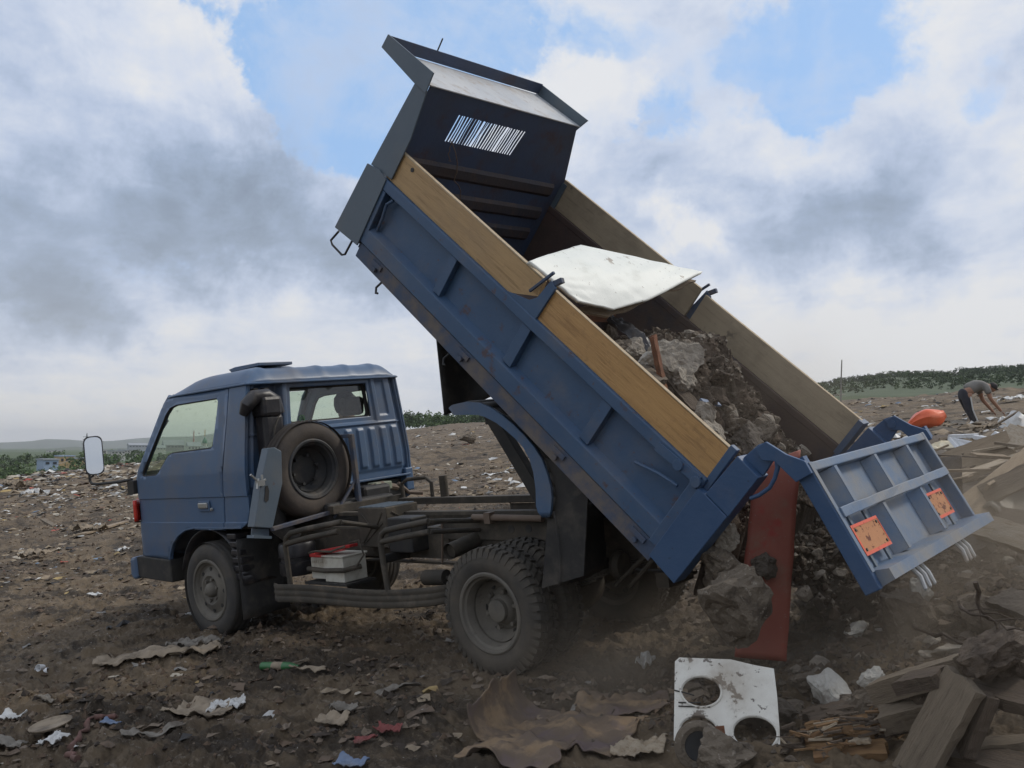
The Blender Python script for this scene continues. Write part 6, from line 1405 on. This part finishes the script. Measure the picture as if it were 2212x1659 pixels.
tubeof([(-.12,.030),(-.115,.036),(-.06,.034),(-.03,.034)], greenpl, 'bottle_base', bt); tubeof([(-.03,.035),(.05,.034)], tanpl, 'label_band', bt); tubeof([(.05,.034),(.09,.034),(.12,.026),(.145,.012),(.165,.012)], greenpl, 'bottle_neck', bt)
for (px, py, r_) in ((80,1456,.7),(95,1450,.2),(90,1462,1.2)):
    p = G_(px, py); mb = MB(); mb.lathe([(.018,0),(.026,.05),(.024,.05),(.016,.002),(0,.002)], (0,0,0), 'z', 14); Rm = Matrix.Rotation(1.4, 4, 'X') @ Matrix.Rotation(r_, 4, 'Z'); mb.v = [Matrix.Rotation(r_*2,4,'Z') @ (Rm @ q) + p + Vector((0,0,.03)) for q in mb.v]
    add('paper_cup', mb, mat('clean_white_paper', (.72,.72,.72), (.66,.66,.66), 8, .6), None, True, loc=p, label={.7:'leftmost of three crushed white cups lying together at the left', .2:'upper of three crushed white cups lying together at the left', 1.2:'lower right of three crushed white cups lying together at the left'}[r_], cat='cup', group='crushed cups at the left')
pts = [G_(*q)+Vector((0,0,.03)) for q in ((250,1540),(200,1555),(165,1590),(150,1625),(165,1655))]
fine = []
for i in range(4):
    for j in range(6): q = pts[i].lerp(pts[i+1], j/6); fine.append(Vector((q.x+.01*math.sin(i*3+j*2), q.y+.012*math.sin(j*2.3+i), gz(q.x, q.y)+.012)))
rod(fine, [.013+.006*math.sin(k*1.7) for k in range(len(fine))], mat('reddish_muddy_cloth', (.12,.075,.06), (.17,.085,.07), 8, .95, .5, 30), 'twisted muddy red cloth rope curving in the lower left', 'twisted_cloth', 'cloth', 10)
for p0, p1, w, t, m, lb, sd in ((G_(175,1158),G_(420,1125) if False else G_(270,1130),.20,.03,woodtan,'long pale tan board lying on the mud left of the cab',51),
    (G_(125,1005)+Vector((0,0,.15)),G_(178,992)+Vector((0,0,1.2)),.35,.06,woodgrey,'weathered grey board sticking up out of the far rubbish at left',52),
    (G_(2,1070+22),G_(48,1072+18),.30,.06,woodpale,'pale board at the left edge below the tan tarpaulin',53),
    (G_(70,1112),G_(120,1140),.12,.05,woodgrey,'grey batten on the mud at left',54),
    (G_(620,1447),G_(672,1432),.03,.012,woodgrey,'thin grey splint beside the green bottle',55),
    (G_(905,1062),G_(960,1060),.09,.03,woodtan,'tan lath beyond the chassis',56)):
    plank(p0+Vector((0,0,.03)), p1+Vector((0,0,.03)), w, t, m, lb, seed=sd, split=.05)
chunk(G_(1013,957)+Vector((0,0,.2)), (1.3,.9,.6), 71, concdark, 'smooth grey boulder on the far tip between cab and mudguard', name='boulder', cat='boulder')
for k, (px, py, s_, m, lb) in enumerate(((1810,858,.9,greycl,'pale crumpled lump on the far tip near the thin pole'),(1870,875,.5,whitepl,'white bag on the far tip right of the thin pole'),(1755,880,.7,whitepl,'white plastic on the far tip left of the thin pole'),(2075,868,.4,whitepl,'white scrap on the far tip beside the worker\'s back'),(2185,868,.7,whitepl,'white bag on the far tip right of the worker\'s head'),(1845,905-30,.6,woodtan,'tan scrap heap on the far tip below the pole'),(2000,890,.5,greycl,'pale rag on the far tip above the orange bag'))):
    q = G_(px, py); sheet(q, s_*1.6, s_*1.1, .3*k, s_*.4, 80+k, m, lb, 'rubbish', 'rubbish_lump', nx=18, ragged=.4)
# left rubbish ridge: larger individually visible lumps
rnd = random.Random(44); 
mb = MB()
for k in range(900):
    px = rnd.uniform(-20, 300); py = rnd.choice([rnd.uniform(1000,1035), rnd.uniform(1005,1075)]); q = at(px, py, z=0.)
    r = math.hypot(q.x-CAM.x, q.y-CAM.y)
    if r > 110: continue
    mb.mi = rnd.choices(range(9), (30,12,14,20,2,2,8,3,18))[0]; scrap(mb, (q.x, q.y, gz(q.x, q.y)+.1), rnd.uniform(.12,.42)*r/70, rnd)
add('rubbish_ridge', mb, pal, None, loc=(0,0,0), label='ridge of mixed pale rubbish along the left edge of the tip', cat='rubbish', kind='stuff')

# ------------------------------------------------------------------ the far country (level world, no site tilt)
def far_at(px, dist, zz=PLAIN):
    d = rayw(px, 965); h = Vector((d.x, d.y, 0)).normalized(); return Vector((CAM.x+h.x*dist, CAM.y+h.y*dist, zz))
def far_z(py, dist): return CAM.z + dist*math.tan(math.atan((CY-py)/F)+PITCH_W)*1.0
leafm = mat('tree_leaves', (.045,.075,.024), (.075,.11,.04), .6, .8)
leafd = mat('dark_tree_leaves', (.030,.050,.022), (.048,.07,.03), .6, .85)
leafb = mat('shrub_leaves', (.06,.11,.03), (.095,.14,.045), .5, .8)
barkm = mat('tree_bark', (.07,.055,.04), (.1,.08,.06), 3, .9)
def crown(mb, c, rx, rz, n, rnd, leaf):
    cl_ = [(rnd.gauss(0,.45), rnd.gauss(0,.45), rnd.uniform(-.75,.8)) for _ in range(max(6, n//22))]
    for k in range(n):
        a = rnd.choice(cl_); s_ = max(.15, 1-.45*abs(a[2])); p = Vector((c[0]+(a[0]*s_+rnd.gauss(0,.17))*rx, c[1]+(a[1]*s_+rnd.gauss(0,.17))*rx, c[2]+(a[2]+rnd.gauss(0,.13))*rz))
        u = Vector((rnd.gauss(0,1), rnd.gauss(0,1), rnd.gauss(0,1))).normalized()*leaf*rnd.uniform(.6,1.4); v = u.cross(Vector((rnd.gauss(0,1), rnd.gauss(0,1), rnd.gauss(0,1)))).normalized()*leaf*rnd.uniform(.4,1)
        mb.face([mb.pt(p-u-v*.3), mb.pt(p+v), mb.pt(p+u+v*.2), mb.pt(p-v*.8)])
def tree(px, dist, h, w, label, seed, m=leafm, zz=PLAIN-.5, n=420, name='broadleaf_tree'):
    h *= .52; w *= .6; rnd = random.Random(seed); b0_ = far_at(px, dist, zz); t = thing(name, label, 'tree', b0_, 'trees on the plain at left', far=True)
    mb = MB(); mb.tube([(0,0,0),(.03*h,0,.3*h),(0,.02*h,.6*h)], [.035*h,.025*h,.01*h], 6)
    for k in range(4): a = k*1.7; mb.tube([(0,0,.25*h+.05*h*k),(math.cos(a)*w*.35, math.sin(a)*w*.35, .5*h+.06*h*k)], [.014*h,.005*h], 5)
    add('trunk', mb, barkm, t); mb = MB(); crown(mb, (0,0,h*.58), w*.5, h*.46, n, rnd, h*.045); add('crown', mb, m, t)
TR = [(10,260,9,15,leafd,'leftmost dark tree on the plain'), (-30,300,11,14,leafd,'dark tree cut off by the left edge'), (35,300,8,9,leafd,'small dark tree right of the leftmost dark tree'), (62,320,8,10,leafm,'pale rounded tree above the shrubs at far left'), (88,330,9,8,leafd,'narrow dark tree near the tan building'), (150,300,9,12,leafm,'rounded tree just right of the tan building roof'),
      (185,280,9,10,leafd,'tall dark tree behind the mirror'), (212,270,11,13,leafd,'largest dark tree, just right of the mirror head'), (238,290,8,9,leafd,'dark tree left of the long white building'), (255,340,8,9,leafm,'small tree in front of the long white building'), (52,150,4.2,9,leafb,'bright green bush in front of the tan building at left'), (15,150,3.0,7,leafb,'green bush at the far left edge of the rubbish'),
      (172,170,4.0,9,leafb,'green bush beside the tan building'), (120,190,3.4,5,leafm,'small dark bush in front of the tan building'), (275,230,5,9,leafd,'dark tree touching the cab front'), (345,250,6,9,leafm,'tree seen low in the cab window at left'), (385,260,6,9,leafd,'dark tree seen in the middle of the cab window'), (425,300,6,8,leafm,'tree beside the church seen through the cab window'), (462,270,7,10,leafd,'dark tree at the right of the cab window')]
for k, (px, d, h, w, m, lb) in enumerate(TR): tree(px, d, h*.9, w*.8, lb, 100+k, m, n=520 if h > 5 else 380)
# belt of scrub
mb = MB(); rnd = random.Random(77)
for k in range(230):
    px = rnd.uniform(-60, 520); d = rnd.uniform(135, 240) if k % 3 else rnd.uniform(240, 480); p = far_at(px, d, PLAIN-.3); mb.mi = rnd.choice([0,0,1]); h = rnd.uniform(1.0,2.4)*(1 if d < 240 else 2.2)
    crown(mb, (p.x, p.y, p.z+h*.4), rnd.uniform(2.0,4.0), h*.7, 110, rnd, .30 if d < 240 else .5)
add('scrub', mb, [leafb, leafm, leafd], None, far=True, loc=far_at(200,180), label='belt of green scrub along the foot of the tip at left', cat='scrub', kind='stuff')
mb = MB()
for k in range(170):
    px = rnd.uniform(860, 1100); d = rnd.uniform(225, 300); z0 = far_z(913, d); p = far_at(px, d, z0); h = rnd.uniform(1.5,3.4); mb.mi = rnd.choice([0,1,2])
    crown(mb, (p.x, p.y, p.z-.4+h*.3), rnd.uniform(1.8,3.2), h*.75, 90, rnd, .30)
add('hedge', mb, [leafb, leafm, leafd], None, far=True, loc=far_at(980,240,6), label='line of scrub on the skyline between cab and mudguard', cat='scrub', kind='stuff')
# wooded ridge at right
rid = bpy.data.meshes.new('wooded_hill'); mb = MB()
xs_ = [1690,1760,1850,1950,2050,2150,2260,2400]; tops = [846,830,818,812,811,809,806,800]
def ridge(a, b):
    px = 1600+1000*a; d = 150+520*b; zt = far_z(float(np.interp(px, xs_, tops))+14, 420); t = min(1, b/.52)
    z_ = far_z(870, 150)*(1-t) + zt*t if b < .52 else zt - (b-.52)*30
    if b < .02: z_ -= 3
    if px < 1690: z_ -= (1690-px)*.12
    return far_at(px, d, z_+1.2*(f1(a*14, b*9, 55)-.5))
mb.grid(ridge, 60, 40); hillm = mat('scrubby_hillside', (.040,.065,.025), (.065,.085,.035), .12, .9)
add('wooded_hill', mb, hillm, None, True, far=True, loc=far_at(1950,400,15), kind='structure')
mb = MB(); rnd = random.Random(91)
for k in range(1500):
    px = rnd.uniform(1640, 2420); b = rnd.choice([rnd.uniform(.10,.56), rnd.uniform(.46,.56)]); p = ridge((px-1600)/1000, b); h = rnd.uniform(1.6,3.4)*(.55+.8*b); mb.mi = rnd.choice([0,1,1])
    crown(mb, (p.x, p.y, p.z+h*.42), h*.6, h*.5, 60, rnd, .22*(.5+b)*1.2)
add('ridge_wood', mb, [leafm, leafd], None, far=True, loc=far_at(1950,400,15), label='dark green wood covering the ridge at right', cat='wood', kind='stuff')
# distant hills
def hills(name, d0, prof, m, depth, seed):
    mb = MB(); xs2 = [p[0] for p in prof]; ys2 = [p[1] for p in prof]
    def hp(a, b):
        px = -1500+4200*a; top = float(np.interp(px, xs2, ys2)); zt = far_z(top, d0) ; e = math.sin(min(1, b/.5)*PI/2) if b < .5 else math.cos((b-.5)*PI)
        zz = PLAIN-6 + (zt-PLAIN+6)*max(0, e)*(1+.05*(f1(a*60, b*8, seed)-.5)) ; return far_at(max(-1400, min(2600, px)), d0+depth*(b-.5), zz)
    mb.grid(hp, 260, 16); add(name, mb, m, None, True, far=True, loc=far_at(100, d0), kind='structure')
hm_ = mat('hill_woods', (.055,.075,.045), (.085,.10,.06), .004, .95)
hills('hills', 5200, [(-1500,950),(-400,955),(0,957),(60,955),(100,950),(150,951),(200,955),(250,953),(300,948),(360,945),(420,944),(445,941),(470,936),(520,930),(700,935),(1100,960),(2700,960)], hm_, 2200, 61)
hills('nearer_hills', 2600, [(-1500,968),(0,972),(120,968),(160,965),(230,969),(300,966),(400,962),(460,955),(520,950),(800,958),(1200,966),(2700,970)], hm_, 1200, 62)
# buildings of the town
wallw = mat('pale_render', (.50,.49,.46), (.42,.41,.38), .2, .9); wallt = mat('tan_render', (.52,.36,.17), (.46,.33,.18), .2, .9); roofg = mat('grey_sheet_roof', (.30,.32,.35), (.26,.28,.30), .2, .7); wind = mat('dark_window', (.03,.035,.045), None, 1, .3); roofb = mat('pale_blue_roof', (.30,.38,.50), None, 1, .7); wallg = mat('grey_concrete_wall', (.26,.255,.25), (.22,.22,.21), .2, .9)
def building(px, py0, py1, wpx, dist, m, rm, label, gable=0, nw=4, floors=1, name='building'):
    p = far_at(px, dist, far_z(py1, dist)); t = thing(name, label, 'building', p, far=True); W_ = wpx/F*dist; h = (py1-py0)/F*dist
    d = rayw(px, 965); ex = Vector((d.y, -d.x, 0)).normalized(); ey = Vector((d.x, d.y, 0)).normalized(); R_ = Matrix.Rotation(.25, 3, 'Z'); ex, ey = R_ @ ex, R_ @ ey; D_ = max(6, W_*.4)
    T_ = m3(ex, ey, Vector((0,0,1))).to_4x4()
    mb = MB(T_); mb.box((-W_/2,-D_/2,-3),(W_/2,D_/2,h)); add('wall', mb, m, t)
    mb = MB(T_)
    if gable: mb.prism([(-D_/2-.3,h+.01),(D_/2+.3,h+.01),(0,h+gable)], -W_/2-.3, W_/2+.3, 'yz')
    else: mb.box((-W_/2-.2,-D_/2-.2,h+.01),(W_/2+.2,D_/2+.2,h+.35))
    add('roof', mb, rm, t)
    for f_ in range(floors):
        for k in range(nw):
            x = -W_/2+W_*(k+.5)/nw; mb = MB(T_); mb.box((x-W_/nw*.25,-D_/2-.08,h*(f_+.35)/floors),(x+W_/nw*.25,-D_/2+.02,h*(f_+.72)/floors)); add('window', mb, wind, t)
building(140,984,998,26,300,wallt,roofb,'low tan building with a flat upper storey among the trees at left',0,3)
building(183,989,999,46,290,wallt,roofg,'long ochre building with a white base at left',0,6)
building(104,991,1003,26,240,roofb,roofg,'small pale blue shed left of the tan building',0,2)
building(205,972,979,42,700,wallw,roofg,'distant long pale building left of the mirror',0,5)
building(252,974,986,26,420,wallw,roofg,'pale two storey block right of the mirror',0,4,2)
building(278,972,983,34,480,wallw,roofg,'long pale building touching the cab front',0,6,2)
building(297,962,967,36,900,roofg,roofg,'long grey roofed hall on the rise left of the cab',2,6)
building(374,962,968,40,900,wallg,roofg,'long grey hall seen through the front of the cab window',5,6)
building(340,967,972,30,800,wallw,roofg,'low pale hall beside the grey hall seen through the cab window',2,5)
building(418,964,972,26,700,wallw,roofg,'pale shed left of the church seen through the cab window',3,4)
building(120,972,979,30,1100,wallw,roofg,'far white block under the hills at left',0,4)
# church with green dome and gilt cross
d0 = 560; p = far_at(442, d0, far_z(976, d0)); ch = thing('church', 'small white church with a green dome and gilt cross seen through the cab window', 'church', p, far=True); u_ = d0/F
mb = MB(); mb.box((-9*u_,-5*u_,-2),(9*u_,5*u_,9*u_)); add('wall', mb, wallw, ch); mb = MB(); mb.lathe([(10*u_,9*u_),(3*u_,12*u_)], (0,0,.02), 'z', 4); add('roof', mb, roofg, ch)
mb = MB(); mb.lathe([(4*u_,10*u_),(4*u_,18*u_)], (0,0,0), 'z', 8); add('tower', mb, wallw, ch)
mb = MB(); mb.lathe([(4.6*u_,18*u_),(5*u_,20*u_),(4.6*u_,23*u_),(3*u_,26*u_),(1.2*u_,29*u_),(.6*u_,31*u_)], (0,0,0), 'z', 16); add('dome', mb, mat('green_copper', (.05,.17,.10), (.07,.2,.12), 1, .6), ch, True)
mb = MB(); mb.lathe([(0,32*u_),(.9*u_,33*u_),(0,34.5*u_)], (0,0,0), 'z', 8); mb.box((-.25*u_,-.2,34*u_),(.25*u_,.2,46*u_)); mb.box((-2.6*u_,-.2,40*u_),(2.6*u_,.2,40.6*u_)); mb.box((-1.6*u_,-.2,43*u_),(1.6*u_,.2,43.6*u_)); add('cross', mb, mat('gilt', (.5,.3,.08), None, 1, .4, metal=.6), ch)
d0 = 900; p = far_at(418, d0, PLAIN); q = thing('lattice_mast', 'slim red and white mast left of the church seen through the cab window', 'mast', p, far=True); mb = MB(); zt = far_z(932, d0)-PLAIN
mb.tube([(0,0,0),(0,0,zt)], [1.3,.45], 5); add('mast', mb, mat('mast_paint', (.42,.12,.09), (.5,.4,.36), .6, .7), q)
for (px, ptop, d0, lb) in ((187,938,600,'power pylon standing above the mirror on the skyline'), (181,955,900,'smaller distant pylon left of the mirror')):
    p = far_at(px, d0, PLAIN); q = thing('power_pylon', lb, 'pylon', p, group='pylons', far=True); zt = far_z(ptop, d0)-PLAIN; mb = MB(); r = .0006*d0
    for a in range(4):
        c_, s_ = math.cos(a*PI/2+.8), math.sin(a*PI/2+.8); mb.tube([(c_*zt*.1, s_*zt*.1, 0), (c_*.6, s_*.6, zt*.7), (0,0,zt)], r*.45, 4)
    for k in range(1, 8): h_ = zt*k/9; w_ = max(.6, zt*.1*(1-h_/zt*1.1)); mb.tube([(-w_,0,h_),(w_,0,h_+zt*.06)], r*.3, 4)
    add('lattice', mb, mat('pylon_steel', (.12,.13,.14), None, 1, .6), q)
    d = rayw(px, 965); ex = Vector((d.y, -d.x, 0)).normalized(); mb = MB()
    for h_ in (.74, .84): mb.tube([-ex*zt*.15+Vector((0,0,zt*h_)), ex*zt*.15+Vector((0,0,zt*h_))], r*.4, 4)
    add('cross_arm', mb, MATS['pylon_steel'], q)
# thin pole on the far tip
q = at(1814, 872, z=0.); q = Vector((q.x, q.y, gz(q.x, q.y))); q2 = at(1818.5, 777, y=q.y)
rod([q-Vector((0,0,.3)), q.lerp(q2,.5), q2], [.055,.05,.035], mat('pole_paint', (.12,.12,.11), (.4,.38,.34), .8, .7), 'thin upright pole on the far tip in front of the wooded ridge', 'thin_pole', 'pole', 8)

# ------------------------------------------------------------------ the air between here and the hills
hz = bpy.data.materials.new('haze_air'); hz.use_nodes = True; hz.node_tree.nodes.clear(); hn = NT(hz.node_tree)
pv = hn.new('ShaderNodeVolumePrincipled'); pv.inputs['Color'].default_value = (.90, .93, .97, 1); pv.inputs['Density'].default_value = .00015; pv.inputs['Anisotropy'].default_value = .2
hn.l.new(pv.outputs[0], hn.new('ShaderNodeOutputMaterial').inputs['Volume'])
mb = MB(); mb.box((CAM.x-9500, CAM.y-9500, -40), (CAM.x+9500, CAM.y+9500, 140)); add('haze', mb, hz, None, far=True, loc=(0,0,0), kind='stuff', label='thin haze in the air over the whole place', cat='haze')

# ------------------------------------------------------------------ dust raised by the falling load
dm = bpy.data.materials.new('brown_dust'); dm.use_nodes = True; dm.node_tree.nodes.clear(); dn = NT(dm.node_tree)
dc = dn.new('ShaderNodeTexCoord').outputs['Object']
def dblob(c, r): return dn.math('EXPONENT', dn.math('MULTIPLY', dn.vmath('DOT_PRODUCT', *(lambda q: (q, q))(dn.vmath('DIVIDE', dn.vmath('SUBTRACT', dc, c), r))), -1.0))
dd = dn.math('ADD', dn.math('ADD', dblob((5.6,1.9,.45), (.8,1.3,.42)), dblob((4.0,.4,.15), (.9,.9,.24))), dn.math('ADD', dn.math('MULTIPLY', dblob((4.4,1.0,1.5), (.6,.9,.4)), .22), dblob((6.1,.9,.40), (.6,.9,.35))))
ns = dn.step(dn.noise(dc, 2.2, 3, .55), .30, .70)
pv = dn.new('ShaderNodeVolumePrincipled'); pv.inputs['Color'].default_value = (.72, .60, .46, 1); dn.put(pv.inputs['Density'], dn.math('MULTIPLY', dn.math('MULTIPLY', dd, ns), .85))
dn.l.new(pv.outputs[0], dn.new('ShaderNodeOutputMaterial').inputs['Volume'])
mb = MB(); mb.box((2.6,-1.4,-.15), (7.6,6.4,2.6)); do = add('dust_cloud', mb, dm, None, loc=(0,0,0), kind='stuff', label='brown dust drifting round the tipped load and the tailgate', cat='dust')
scn.cycles.volume_step_rate = 2.0; scn.cycles.volume_max_steps = 128

# no piece sits deeper than thing > part > sub-part
def depth(o):
    d = 0
    while o.parent: o = o.parent; d += 1
    return d
for o in sorted([o for o in bpy.data.objects if depth(o) > 2], key=depth):
    while depth(o) > 2: o.parent = o.parent.parent
